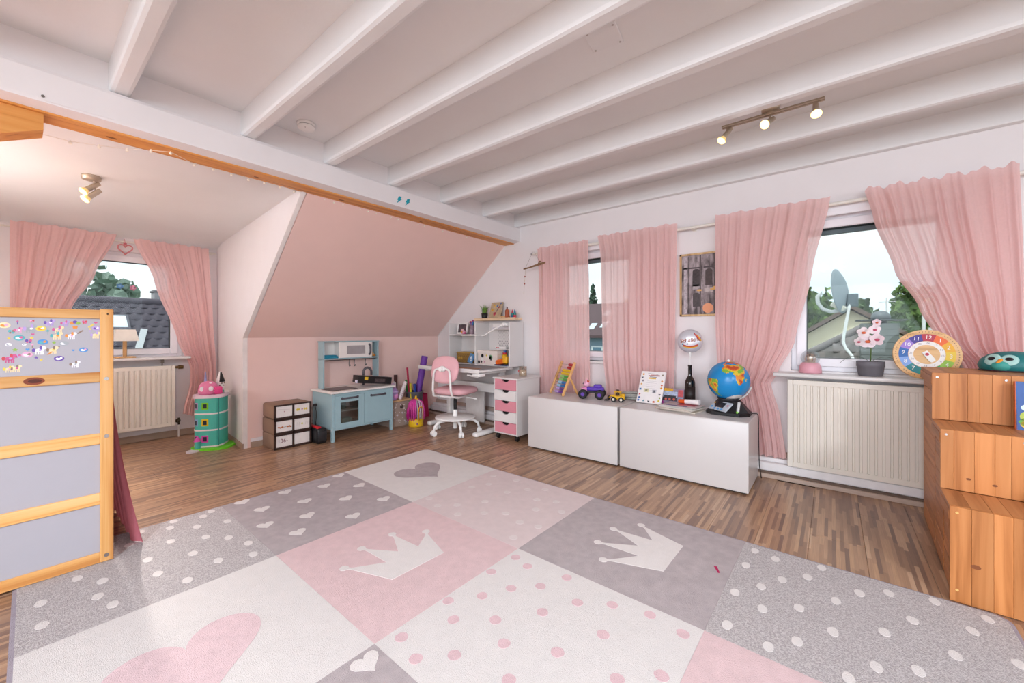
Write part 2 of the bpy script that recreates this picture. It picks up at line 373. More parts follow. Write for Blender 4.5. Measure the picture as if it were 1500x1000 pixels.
# ---- ceiling boards and joists
CZ = 2.46; JZ = 2.312
ceil = solo(MB().box(-2.9, YB, CZ, XR, WY, CZ + .08), 'ceiling', CEIL, 'white ceiling between painted joists', 'ceiling', kind='structure')
JW = .085
def joist(wob):
    b = MB(); rr = random.Random(wob); prof = []
    h = CZ - JZ
    w = JW / 2
    prof = [(-w, h + .01), (-w, .02), (-w + .006, .006), (-w + .02, 0), (w - .02, 0), (w - .006, .006), (w, .02), (w, h + .01)]
    n = 26; vs = []; fs = []; L = 8.1; ph = rr.random() * 9
    for i in range(n + 1):
        x = -2.9 + L * i / n
        for (py, pz) in prof:
            k = .006 * noise.noise(Vector((x * 1.7 + ph, py * 9, pz * 5 + ph)))
            vs.append((x, py + k, pz + (k * .7 if pz < .1 else 0)))
    m = len(prof)
    for i in range(n):
        for k in range(m - 1): fs.append((i * m + k, i * m + k + 1, (i + 1) * m + k + 1, (i + 1) * m + k))
    fs.append(list(range(m))); fs.append([n * m + k for k in range(m)][::-1])
    return b.add(vs, fs, 0, False)
for k, y in enumerate((-4.3, -3.72, -3.14, -2.56, -1.98, -1.40, -.82, -.24, .345, .93, 1.45, 1.99, 2.56, 3.14)):
    part(joist(k), 'joist', CEIL, ceil, loc=(0, y, JZ))
part(MB().box(-2.9, WY - .055, JZ, XR, WY, CZ + .01, 0, .004), 'wall_joist', CEIL, ceil)
# ---- purlin: white casing facing the room, bare pine underside, brace
b = MB(); prof = [(-2.99, JZ), (-2.87, JZ), (-2.853, JZ - .006), (-2.846, JZ - .022), (-2.846, 2.165), (-2.848, 2.15), (-2.93, 2.137), (-2.94, 2.137), (-2.94, 2.16), (-2.99, 2.16)]
n = len(prof); b.add([(x, YB, z) for x, z in prof] + [(x, WY, z) for x, z in prof], [(i, (i + 1) % n, n + (i + 1) % n, n + i) for i in range(n)] + [list(range(n))[::-1], list(range(n, 2 * n))], 0, False)
tr1 = solo(b, 'trim_1', WHITE, 'white casing along the big ceiling purlin', 'beam casing', kind='structure')
part(MB().box(-2.99, YB, JZ, -2.885, WY, CZ + .02), 'bulkhead', WHITE, tr1)
ch = MB().prism([(0, 0), (.05, .012), (.13, .004), (.235, .003), (.25, -.006), (.02, -.012)], 0, .004, 0, UP_X(-2.846, .07, 2.168)); ch.cyl((-2.846, .085, 2.174), (-2.838, .085, 2.174), .006, n=10, m=1)
part(ch, 'loose_filler_strip', [WHITE, mat('#6E655F', .6)], tr1)
BEAM = wood('#E0A25C', '#D69048', '#B06F33', 'Y', .9, rv=.02)
b = MB().box(-3.075, YB, 2.130, -2.925, WY, 2.30, 0, .006)
tr2 = solo(b, 'trim_2', BEAM, 'bare honey-coloured pine purlin above the slope', 'beam', kind='structure')
for y, s in ((.33, 1.), (1.02, .7), (1.62, 1.1), (2.4, .8)): part(MB().prism(disc(.010 * s, 14, 1, 2.1, (-3.02, y)), 2.1285, 2.1302), 'knot', mat('#7A4418', .5, var=.2), tr2)
b = MB(); T = Matrix.Translation((-2.99, -.05, 2.085)) @ Matrix.Rotation(R(0), 4, 'Z')
b.add([(x, y, z) for z in (1.96, 2.13) for x, y in ((-3.08, -.8), (-2.95, -.8), (-2.95, .09), (-3.08, .09))], [(3, 2, 1, 0), (4, 5, 6, 7), (0, 1, 5, 4), (1, 2, 6, 5), (2, 3, 7, 6), (3, 0, 4, 7)])
# sloping underside of the brace
b.v = [(x, y, (z if z > 2.0 else (2.055 if y > 0 else 1.60))) for x, y, z in b.v]
solo(b, 'trim_3', wood('#E0A25C', '#D69048', '#B06F33', 'Y', .7, rv=.02), 'pine brace end under the purlin in the corner above the bed', 'beam', kind='structure')
# light painted edge lines where colours meet
b = MB().box(KX - .002, 1.335, 0, KX + .004, 1.375, KZ)
solo(b, 'trim_4', mat('#EEE6E2', .5), 'white painted edge of the knee wall beside the dormer', 'trim', kind='structure')
b = MB(); dx, dz = BX - KX, BZ - KZ; Ls = math.hypot(dx, dz); nx, nz_ = dz / Ls * .004, -dx / Ls * .004
for ya, yb in ((1.335, 1.365), (WY - .012, WY)):
    b.add([(KX, ya, KZ), (BX, ya, BZ), (BX, yb, BZ), (KX, yb, KZ)] + [(KX + nx, ya, KZ + nz_), (BX + nx, ya, BZ + nz_), (BX + nx, yb, BZ + nz_), (KX + nx, yb, KZ + nz_)], [(4, 5, 6, 7)[::-1], (0, 1, 5, 4), (2, 3, 7, 6)])
solo(b, 'trim_5', mat('#EEE6E2', .5), 'white painted border lines of the pink slope', 'trim', kind='structure')
# ---- skirtings
SK = mat('#A9917F', .5, var=.05); SKW = mat('#E8E2E2', .45)
b = MB(); b.box(KX, 1.40, 0, KX + .014, WY, .055, 0, .002); b.box(KX, 1.40, .055, KX + .008, WY, .085, 1)
bl = solo(b, 'baseboard_left', [SK, SKW], 'slim wood-tone skirting along the pink knee wall', 'skirting', kind='structure')
b = MB(); b.box(DX, -.45, 0, DX + .016, 1.44, .05, 0, .002); b.box(DX, -.45, .05, DX + .010, 1.44, .064, 0)
solo(b, 'baseboard_dormer', [SK], 'wood-tone skirting below the dormer radiator', 'skirting', kind='structure')
b = MB(); b.add([(KX + .016, 1.325, 0), (DX + .02, 1.42, 0), (DX + .02, 1.435, 0), (KX + .016, 1.34, 0), (KX + .016, 1.325, .05), (DX + .02, 1.42, .05), (DX + .02, 1.435, .05), (KX + .016, 1.34, .05)], [(0, 1, 5, 4), (4, 5, 6, 7), (3, 0, 4, 7)])
solo(b, 'baseboard_cheek', [SK], 'wood-tone skirting along the dormer side wall', 'skirting', kind='structure')
b = MB(); b.box(-4.28, 3.52, 0, XR, WY, .03, 1, .003); b.box(-4.28, 3.535, .03, XR, WY, .042, 2); b.box(-4.28, 3.56, .042, XR, WY, .105, 0, .006); b.box(-4.28, 3.60, .105, XR, WY, .135, 0, .004); b.box(-4.28, 3.66, .135, XR, WY, .17, 1)
solo(b, 'baseboard_right', [SKW, mat('#B8A193', .5, var=.1, stretch=(1, 8, 8)), mat('#6A5548', .6)], 'stepped white and brown skirting that boxes in the heating pipe', 'skirting', kind='structure')

# ---- windows (frame, sash, pane, gaskets), built in a local frame: x along wall, y outwards
def window(name, label, T, x0, x1, z0, z1, hinge=True, blind=True):
    w = thing(name, label, 'window', kind='structure')
    fo, fd, s = .045, .07, .062
    b = MB()
    for a in ((x0, z0, x0 + fo, z1), (x1 - fo, z0, x1, z1), (x0 + fo, z0, x1 - fo, z0 + fo), (x0 + fo, z1 - fo, x1 - fo, z1)): b.box(a[0], .07, a[1], a[2], .07 + fd, a[3], 0, .004, T=T)
    part(b, 'frame', PVC, w)
    X0, X1, Z0, Z1 = x0 + .033, x1 - .033, z0 + .033, z1 - .033
    b = MB()
    for a in ((X0, Z0, X0 + s, Z1), (X1 - s, Z0, X1, Z1), (X0 + s, Z0, X1 - s, Z0 + s), (X0 + s, Z1 - s, X1 - s, Z1)): b.box(a[0], .048, a[1], a[2], .069, a[3], 0, .006, 1, T=T); b.box(a[0] + .016, .069, a[1] + .016, a[2] - .016, .118, a[3] - .016, 0, T=T) if a[2] - a[0] < .2 else b.box(a[0] - .016, .069, a[1] + .016, a[2] + .016, .1179, a[3] - .016, 0, T=T)
    part(b, 'sash', PVC, w)
    g = MB(); q = .004
    for a in ((X0 + s, Z0 + s, X0 + s + q, Z1 - s), (X1 - s - q, Z0 + s, X1 - s, Z1 - s), (X0 + s + q, Z0 + s, X1 - s - q, Z0 + s + q), (X0 + s + q, Z1 - s - q, X1 - s - q, Z1 - s)): g.box(a[0], .06, a[1], a[2], .115, a[3], 0, T=T)
    part(g, 'gasket', BLACK, w)
    part(MB().box(X0 + s, .078, Z0 + s, X1 - s, .082, Z1 - s, 0, T=T).box(X0 + s, .100, Z0 + s, X1 - s, .104, Z1 - s, 0, T=T), 'pane', glass('#F8FAFA', .004), w)
    if blind:
        bb = MB().box(X0 + s - .01, .118, Z1 - s - .035, X1 - s + .01, .15, Z1 - s + .03, 0, T=T)
        part(bb, 'shutter_edge', mat('#8D9499', .5), w)
    hx = X0 + s * .5
    h = MB().box(hx - .014, .036, (z0 + z1) / 2 - .035, hx + .014, .05, (z0 + z1) / 2 + .035, 0, .004, 2, T=T); h.box(hx - .010, .005, (z0 + z1) / 2 - .01, hx + .010, .04, (z0 + z1) / 2 + .01, 0, .003, 2, T=T); h.box(hx - .011, .002, (z0 + z1) / 2 - .12, hx + .011, .018, (z0 + z1) / 2 + .012, 0, .004, 2, T=T)
    part(h, 'handle', PVC, w)
    return w
TW = Matrix.Translation((0, WY, 0))
w1 = window('window_1', 'larger white window with the view of roofs and a satellite dish', TW, *W1)
w2 = window('window_2', 'white window half hidden between the two left-hand pink curtains', TW, *W2)
TD = Matrix(((0, -1, 0, DX), (1, 0, 0, 0), (0, 0, 1, 0), (0, 0, 0, 1)))
w3 = window('window_3', 'small white dormer window looking onto a tiled roof', TD, *W3, blind=False)
part(MB().box(-.34, 3.50, .765, .98, 3.80, .79, 0, .006, 2), 'sill', LACQ, w1)
part(MB().box(-2.40, 3.66, .775, -1.40, 3.80, .80, 0, .005, 2), 'sill', LACQ, w2)
part(MB().box(DX - .1, .0, .818, DX + .20, 1.155, .842, 0, .006, 2), 'sill', LACQ, w3)
# lintel boxes (roller shutter cases) above the sashes
part(MB().box(W1[0], WY + .02, 1.945, W1[1], WY + .2, 1.99, 0).box(W1[0] - .02, WY - .012, 1.93, W1[1] + .02, WY + .01, 2.005, 0, .003), 'shutter_box', PVC, w1)
part(MB().box(W2[0] - .02, WY - .012, 1.93, W2[1] + .02, WY + .01, 2.005, 0, .003), 'shutter_box', PVC, w2)
# unseen windows added to frame the fill lights
def added_window(name, label, T, x0, x1, z0, z1):
    w = thing(name, label, 'window', kind='structure'); b = MB(); n = 3
    for k in range(n + 1): xx = x0 + (x1 - x0) * k / n; b.box(xx - .04, -.12, z0, xx + .04, -.05, z1, 0, T=T)
    b.box(x0, -.12, z0, x1, -.05, z0 + .07, 0, T=T); b.box(x0, -.12, z1 - .07, x1, -.05, z1, 0, T=T)
    part(b, 'frame', PVC, w)
    for k in range(n):
        a, c = x0 + (x1 - x0) * k / n + .04, x0 + (x1 - x0) * (k + 1) / n - .04
        part(MB().box(a, -.09, z0 + .07, c, -.085, z1 - .07, 0, T=T), 'pane', glass(), w)
added_window('added_window_4', 'added unseen wide white window in the wall behind the camera', Matrix.Translation((0, YB, 0)), -1.5, 3.5, .65, 2.2)
added_window('added_window_5', 'added unseen wide white window in the end wall', Matrix(((0, -1, 0, XR), (1, 0, 0, 0), (0, 0, 1, 0), (0, 0, 0, 1))), -3.05, 2.45, .65, 2.2)
# ================================================================== rug
GREY = '#B3A8A9'; OFFW = '#DDD7D4'; PINKR = '#DBBFC0'; PALE = '#D9C8C7'
def pile(h, var=.06, bump=.5, speck=None):
    m = mat(h, .95, var=var, scale=24, bump=bump, bscale=420, spec=.1)
    if speck:
        m = m.copy(); t = m.node_tree; n = [x for x in t.nodes if x.type == 'TEX_NOISE'][0]; n.inputs['Scale'].default_value = 210; n.inputs['Detail'].default_value = 2
        r = [x for x in t.nodes if x.type == 'VALTORGB'][0]; e = r.color_ramp.elements; e[0].position = .38; e[1].position = .62; e[0].color = lin(speck[0]); e[1].color = lin(speck[1])
    return m
M_G = pile(GREY, .10); M_W = pile(OFFW, .03); M_P = pile(PINKR, .06); M_PP = pile(PALE, .04); M_S = pile('#B9B2B3', .1, .7, ('#AFA6A6', '#D3CCCB')); M_WW = pile('#E2DBD8', .03)
CW, RH = .8575, .79
rug = thing('rug', 'large pastel patchwork rug with hearts, crowns and dots', 'rug', (-2.918, 2.383, 0), -.9)
RL, RW = 4 * CW, 3 * RH
def rr(x0, y0, x1, y1, r, n=6):
    out = []
    for cx, cy, a in ((x1 - r, y1 - r, 0), (x0 + r, y1 - r, 90), (x0 + r, y0 + r, 180), (x1 - r, y0 + r, 270)):
        out += [(cx + r * cos(R(a + 90 * k / n)), cy + r * sin(R(a + 90 * k / n))) for k in range(n + 1)]
    return out
part(MB().prism(rr(-.012, -RW - .012, RL + .012, .012, .05), 0.0005, .0095), 'binding', pile('#A79DA6', .06), rug)
ZT = .0125
tiles = {(0, 0): M_W, (1, 0): M_PP, (2, 0): M_G, (3, 0): M_S, (0, 1): M_G, (1, 1): M_P, (2, 1): M_W, (3, 1): M_P, (0, 2): M_S, (1, 2): M_W, (2, 2): M_G, (3, 2): M_PP}
PT = {}
for (c_, r_), m_ in tiles.items():
    x0, x1 = c_ * CW, (c_ + 1) * CW; y1, y0 = -r_ * RH, -(r_ + 1) * RH
    corners = {(0, 0): (1, 0), (3, 0): (1, 1), (0, 2): (0, 0), (3, 2): (0, 1)}
    g = .0003
    if (c_, r_) in corners:
        t_, s_ = corners[(c_, r_)]; P = rr(x0 + g, y0 + g, x1 - g, y1 - g, .045)
        cx, cy = (x1 if s_ else x0), (y1 if t_ else y0)
        keep = []
        for q in [(x0 + g, y0 + g), (x1 - g, y0 + g), (x1 - g, y1 - g), (x0 + g, y1 - g)]:
            if math.hypot(q[0] - cx, q[1] - cy) < .05: keep += sorted([p for p in P if math.hypot(p[0] - cx, p[1] - cy) < .07], key=lambda p: math.atan2(p[1] - (y0 + y1) / 2, p[0] - (x0 + x1) / 2))
            else: keep.append(q)
        P = keep
    else: P = [(x0 + g, y0 + g), (x1 - g, y0 + g), (x1 - g, y1 - g), (x0 + g, y1 - g)]
    PT[(c_, r_)] = part(MB().prism(P, .0095, ZT), 'patch', m_, rug)
def motif(tile, poly, m_, name): part(MB().prism(poly, ZT - .001, ZT + .0012), name, m_, PT[tile])
def blob(c, r, sx, sy, seed):
    q = random.Random(seed); return [(c[0] + r * sx * cos(a) * (1 + q.uniform(-.08, .08)), c[1] + r * sy * sin(a) * (1 + q.uniform(-.08, .08))) for a in [2 * pi * i / 14 for i in range(14)]]
motif((0, 0), heart(.195, (.44, -.40), pi / 2, 40), M_G, 'heart')
motif((1, 2), heart(.215, (1.32, -2.0), pi / 2, 44), pile('#DEC3C6', .06), 'heart')
def crown(A, t1, v1, t2, v2, t3, v3, t4, B):
    pts = []
    A, t1, v1, t2, v2, t3, v3, t4, B = [Vector((p[0], -p[1])) for p in (A, t1, v1, t2, v2, t3, v3, t4, B)]
    seq = [(A, t1, v1), (v1, t2, v2), (v2, t3, v3), (v3, t4, B)]
    pts.append(A)
    for a, t, b_ in seq:
        d = ((a + b_) / 2 - t).normalized(); n = Vector((-d.y, d.x)); r = .021
        if (a - t).dot(n) < 0: n = -n
        neck = t + d * .035
        pts.append(neck + n * .007)
        a0 = math.atan2((d + n * .4).y, (d + n * .4).x); sg = 1 if (n.x * d.y - n.y * d.x) < 0 else -1
        for k in range(9):
            an = a0 + sg * (2 * pi - .76) * k / 8; pts.append(t + Vector((cos(an), sin(an))) * r)
        pts.append(neck - n * .007); pts.append(b_)
    return [(p.x, p.y) for p in pts]
motif((1, 1), crown((1.451, 1.334), (1.211, 1.425), (1.318, 1.275), (1.117, 1.286), (1.281, 1.186), (1.112, 1.108), (1.318, 1.095), (1.227, .975), (1.461, 1.051)), M_WW, 'crown')
motif((2, 0), crown((2.337, .525), (2.086, .612), (2.201, .475), (1.992, .484), (2.165, .387), (1.992, .304), (2.201, .289), (2.092, .166), (2.34, .245)), M_WW, 'crown')
for p in ((.045, .855), (.162, 1.018), (.341, .856), (.676, .877), (.481, 1.028), (.067, 1.237), (.32, 1.218), (.03, 1.477), (.24, 1.435), (.539, 1.296), (.753, 1.129), (.479, 1.498), (.702, 1.416)): motif((0, 1), heart(.043, (p[0], -p[1]), pi / 2 + rnd.uniform(-.2, .2), 20), M_WW, 'heart')
for p in ((1.765, 1.64), (2.02, 1.70), (2.28, 1.66), (1.90, 1.86), (2.15, 1.90), (2.42, 1.86), (1.78, 2.08), (2.03, 2.12), (2.30, 2.10), (2.46, 2.25), (1.92, 2.28), (2.17, 2.29)): motif((2, 2), heart(.048, (p[0], -p[1]), pi / 2, 20), M_WW, 'heart')
M_PD = pile('#DABBBF', .08)
for k, p in enumerate(((1.756, .859), (1.843, .882), (1.887, 1.052), (1.974, .962), (2.027, .839), (2.145, .952), (2.07, 1.085), (2.258, .876), (2.393, .836), (2.302, 1.04), (2.519, .856), (1.744, 1.019), (1.826, 1.163), (1.742, 1.27), (1.838, 1.329), (1.762, 1.504), (1.877, 1.529), (1.963, 1.438), (2.058, 1.295), (2.163, 1.395), (2.22, 1.21), (2.42, 1.18), (2.35, 1.33), (2.52, 1.08), (2.5, 1.42), (2.33, 1.52), (1.96, 1.23), (2.05, 1.545))): motif((2, 1), blob((p[0], -p[1]), .0225, 1, 1, k), M_PD, 'dot')
for k, p in enumerate(((2.624, .066), (2.711, .086), (2.612, .233), (2.754, .257), (2.837, .163), (2.883, .037), (2.691, .371), (2.614, .482), (2.716, .526), (2.825, .428), (2.935, .285), (3.009, .162), (3.101, .086), (2.63, .708), (2.76, .733), (2.834, .64), (2.929, .503), (3.07, .389), (3.156, .243), (3.238, .039), (3.372, .055), (3.315, .18), (3.244, .381), (3.039, .608), (3.14, .544), (2.97, .72), (3.395, .302), (3.2, .68), (3.32, .55), (3.38, .72))): motif((3, 0), blob((p[0], -p[1]), .021, .8, 1.25, k + 50), M_WW, 'dot')
for k, p in enumerate(((.04, 1.642), (.082, 1.69), (.03, 1.815), (.114, 1.844), (.211, 1.747), (.264, 1.619), (.051, 1.956), (.383, 1.747), (.483, 1.672), (.626, 1.627), (.185, 2.016), (.299, 1.874), (.528, 1.83), (.76, 1.646), (.433, 1.981), (.695, 1.77), (.613, 1.973), (.772, 1.901), (.389, 2.203), (.497, 2.135), (.627, 2.159), (.741, 2.127), (.513, 2.308), (.701, 2.307), (.10, 2.15), (.25, 2.3), (.06, 2.32))): motif((0, 2), blob((p[0], -p[1]), .021, 1.3, .85, k + 90), M_WW, 'dot')
M_FD = pile('#DED2D0', .03)
for k, p in enumerate(((1.024, .261), (.972, .378), (1.295, .164), (1.389, .087), (1.22, .288), (1.442, .258), (1.557, .208), (1.206, .492), (1.107, .639), (1.314, .613), (1.417, .535), (1.524, .379), (1.66, .307), (1.55, .569), (1.66, .544), (1.205, .724), (1.629, .721), (1.023, .723), (.897, .69), (.94, .12), (1.13, .08))): motif((1, 0), blob((p[0], -p[1]), .023, 1, 1, k + 140), M_FD, 'dot')
motif((2, 0), [(2.50, -.335), (2.512, -.33), (2.535, -.375), (2.528, -.38)], pile('#B5345C', .1), 'stain')

# ================================================================== curtains and rods
CUR = cloth('#F8D0CD', .45, .12)
def curtain(name, label, axis, pos, zt, zb, left, right, folds, amp, seed, group=None, mt=None, zbl=None, rip=1., back=0.):
    """hung on a rod; left and right give the edges as (height, coordinate) from the top down"""
    q = random.Random(seed); nu, nv = 170, 48; sgn = -1 if axis == 'x' else 1
    F = [(f * folds / 9 * q.uniform(.85, 1.2), a, q.uniform(0, 6.28), q.uniform(-1, 1)) for f, a in ((3.1, .55), (6.3, .8), (10.7, .75), (15.9, .5), (23, .28))]
    ph = q.uniform(0, 6.28); w0 = abs(right[0][1] - left[0][1])
    tuck = [(q.uniform(.06, .94), q.uniform(.010, .022), q.uniform(.5, 1.3)) for _ in range(6)]
    def fn(u, v):
        zlow = zb if zbl is None else zb + (zbl - zb) * (1 - u)
        z = zt - (zt - zlow) * v
        a, c = lerp_prof(left, z), lerp_prof(right, z)
        t = a + (c - a) * u
        gath = min(2.4, w0 / max(.08, abs(c - a)))
        fa = amp * (.5 + .5 * min(1, v * 5)) * (.45 + .55 * gath)
        d = 0
        for f, am, p, dr in F: d += am * sin(2 * pi * f * u + p + dr * v * 1.6)
        d = fa * (d * .75 + .35 * abs(d))
        for cu, wd, am in tuck: d += amp * am * .9 * math.exp(-((u - cu - .02 * sin(3 * v + cu * 9)) / wd) ** 2) * (.35 + .65 * math.exp(-v * 1.5))
        head = max(0, 1 - v / .05)
        d = d * (1 - .4 * head) - .010 * math.exp(-((v - .03) / .010) ** 2)
        zz = z + .005 * rip * max(0, 1 - v / .04) * (sin(2 * pi * folds * .55 * u + ph) + .7 * sin(2 * pi * folds * 1.3 * u + 2 * ph)) + (.004 * sin(2 * pi * folds * u + ph) if v > .97 else 0)
        off = pos + back * min(1, max(0, (1.35 - z) / .4)) + sgn * max(d, -.028)
        return (t, off, zz) if axis == 'x' else (off, t, zz)
    return solo(MB().grid(fn, nu, nv), name, mt or CUR, label, 'curtain', group=group)
curtain('curtain', 'sheer pink curtain beside the hanging driftwood, behind the abacus', 'x', 3.592, 2.015, .20, [(2.015, -2.525), (1.7, -2.505), (.2, -2.49)], [(2.02, -1.905), (1.6, -1.89), (.2, -1.875)], 9, .010, 1)
curtain('curtain', 'sheer pink curtain between the narrow window gap and the framed picture', 'x', 3.592, 2.035, .20, [(2.04, -1.80), (1.85, -1.768), (.9, -1.745), (.45, -1.70), (.2, -1.69)], [(2.03, -1.045), (1.2, -1.06), (.2, -1.075)], 9, .010, 2)
curtain('curtain', 'pink curtain drawn aside left of the satellite dish view, its hem pinched beside the radiator', 'x', 3.585, 2.04, .15, [(2.04, -.745), (1.2, -.745), (.15, -.70)], [(2.04, -.008), (1.515, -.111), (1.019, -.212), (.785, -.317), (.70, -.36), (.45, -.30), (.15, -.265)], 9, .011, 3)
curtain('curtain', 'widest pink curtain, swept aside over the toy clock behind the stepped pine unit', 'x', 3.585, 2.05, .80, [(2.05, .172), (1.85, .215), (1.475, .32), (1.246, .431), (1.029, .521), (.885, .627), (.80, .66)], [(2.06, .835), (1.4, .85), (.80, .87)], 10, .012, 4, rip=2.2, back=.075)
curtain('curtain', 'pink dormer curtain swept back above the loft bed', 'y', -5.285, 2.015, .85, [(2.015, -.02), (1.2, -.02), (.85, -.02)], [(2.015, .61), (1.62, .47), (1.3, .325), (.95, .20), (.85, .20)], 8, .011, 5)
curtain('curtain', 'pink dormer curtain swept back behind the turquoise toy drawer tower', 'y', -5.285, 2.0, .12, [(2.0, .727), (1.613, .877), (.995, 1.064), (.72, 1.165), (.56, 1.165), (.25, 1.105), (.12, 1.10)], [(2.0, 1.325), (1.2, 1.36), (.69, 1.387), (.12, 1.39)], 8, .010, 6, zbl=.245)
ROD = mat('#E7E1D8', .4)
t = thing('curtain_rod', 'long white curtain rod across the window wall', 'curtain rod', (0, 0, 0))
part(MB().cyl((-2.62, 3.635, 1.968), (1.6, 3.635, 2.012), .0125, n=14), 'rod', ROD, t)
for x in (-2.56, -.93, 1.2):
    z = 1.968 + (x + 2.62) * .0104
    part(MB().cyl((x, 3.66, z), (x, WY, z), .008, n=10).cyl((x, WY - .006, z), (x, WY, z), .022, n=16).tube([(x + .02 * cos(a), 3.635, z + .017 * sin(a)) for a in [pi + pi * k / 8 for k in range(9)]] + [(x, 3.66, z)], .004), 'bracket', ROD, t)
part(MB().sph((-2.625, 3.635, 1.968), .016), 'finial', mat('#C9C3C6', .2, metal=.3), t)
t = thing('curtain_rod', 'short white curtain rod above the dormer window', 'curtain rod', (0, 0, 0))
part(MB().cyl((-5.325, -.40, 1.972), (-5.325, 1.40, 1.958), .009, n=12), 'rod', ROD, t)
for y in (-.38, .665, 1.375): part(MB().cyl((-5.325, y, 1.964), (DX, y, 1.964), .006, n=10).cyl((DX + .005, y, 1.964), (DX, y, 1.964), .018, n=14), 'bracket', ROD, t)
# red wire heart on the dormer rod
hp = [(-5.27, .667 + x, 1.885 + z) for x, z in heart(.052, n=32)]
t = thing('heart_ornament', 'red beaded wire heart hanging from the dormer curtain rod', 'ornament', (0, 0, 0))
part(MB().tube(hp, .006, 8, closed=True), 'wire_heart', mat('#C9797C', .5), t)
part(MB().tube([(-5.275, .667, 1.91), (-5.285, .668, 1.95), (-5.315, .668, 1.985)], .002, 6).box(-5.285, .655, 1.925, -5.28, .680, 1.945, 0, .002), 'ribbon', mat('#C46A70', .6), t)

# ================================================================== loft bed
BP = wood('#DDAE78', '#D29B5C', '#BF8044', 'Z'); BR = wood('#DDAE78', '#D29B5C', '#BF8044', 'Y', rv=.22); BRX = wood('#DDAE78', '#D29B5C', '#BF8044', 'X')
bx = -2.65
bed = thing('loft_bed', 'child\'s pine loft bed with white panels and colourful stickers', 'bed', (0, 0, 0))
def bedside(xf, s):
    """long side with its posts; s=+1 outside faces +X"""
    x0, x1 = (xf - .042, xf) if s > 0 else (xf, xf + .042)
    for ya, yb in ((.252, .296), (-1.80, -1.756)): 
        part(MB().box(x0, ya, .0142 if s > 0 and ya > 0 else 0, x1, yb, 1.192, 0, .003), 'post', BP, bed)
    for z0, z1 in ((1.148, 1.188), (.853, .900), (.565, .615), (.285, .338), (.0142, .062)):
        cut = rnd.uniform(-.3, -.02)
        part(MB().box(x0 + .004, cut, z0, x1 - .004, .252, z1, 0, .002), 'rail', BR, bed)
        part(MB().box(x0 + .004, -1.756, z0, x1 - .004, cut, z1, 0, .002), 'rail', BR, bed)
    ps = []
    xp = (x0 + x1) / 2 + s * .004
    for z0, z1 in ((.900, 1.148), (.615, .853), (.338, .565), (.062, .285)):
        ps.append(part(MB().box(xp - .004, -1.756, z0, xp + .004, .252, z1), 'panel', mat('#AAA6AD', .4, var=.01), bed))
    return ps
panels = bedside(bx, 1); bedside(-3.62, -1)
for x0, ya, yb in ((0, .265, .29), (0, -1.795, -1.77)):
    for z0, z1 in ((1.148, 1.188), (.853, .900), (.565, .615), (.0145, .062)): part(MB().box(-3.578, ya, z0, bx - .042, yb, z1, 0, .002), 'rail', BRX, bed)
    part(MB().box(-3.578, (ya + yb) / 2 - .004, .900, bx - .042, (ya + yb) / 2 + .004, 1.148), 'panel', mat('#AAA6AD', .4, var=.01), bed)
part(MB().box(-3.57, -1.75, .70, bx - .05, .25, .72, 0).box(-3.56, -1.74, .72, bx - .06, .245, .84, 1, .03, 3), 'mattress', [PINE, mat('#E9D3D6', .8)], bed)
part(MB().prism(disc(.026, 20, 1.15, .62), 0, .0006, 0, UP_X(bx - .004, -.0 + .055, .876)).prism(disc(.015, 16, 1.3, .55), 0, .0009, 1, UP_X(bx - .004, .057, .876)), 'knot', [mat('#7E3A22', .5, var=.2), mat('#4E2014', .5)], bed)
for z in (.868, .60, .045): part(MB().cyl((bx, .272, z), (bx + .004, .272, z), .0085, n=14).cyl((bx + .003, .272, z), (bx + .0045, .272, z), .004, n=6), 'bolt', CHROME, bed)
part(MB().cyl((bx, .276, 1.170), (bx + .001, .276, 1.170), .0035, n=10), 'dowel_hole', mat('#2A160C', .7), bed)
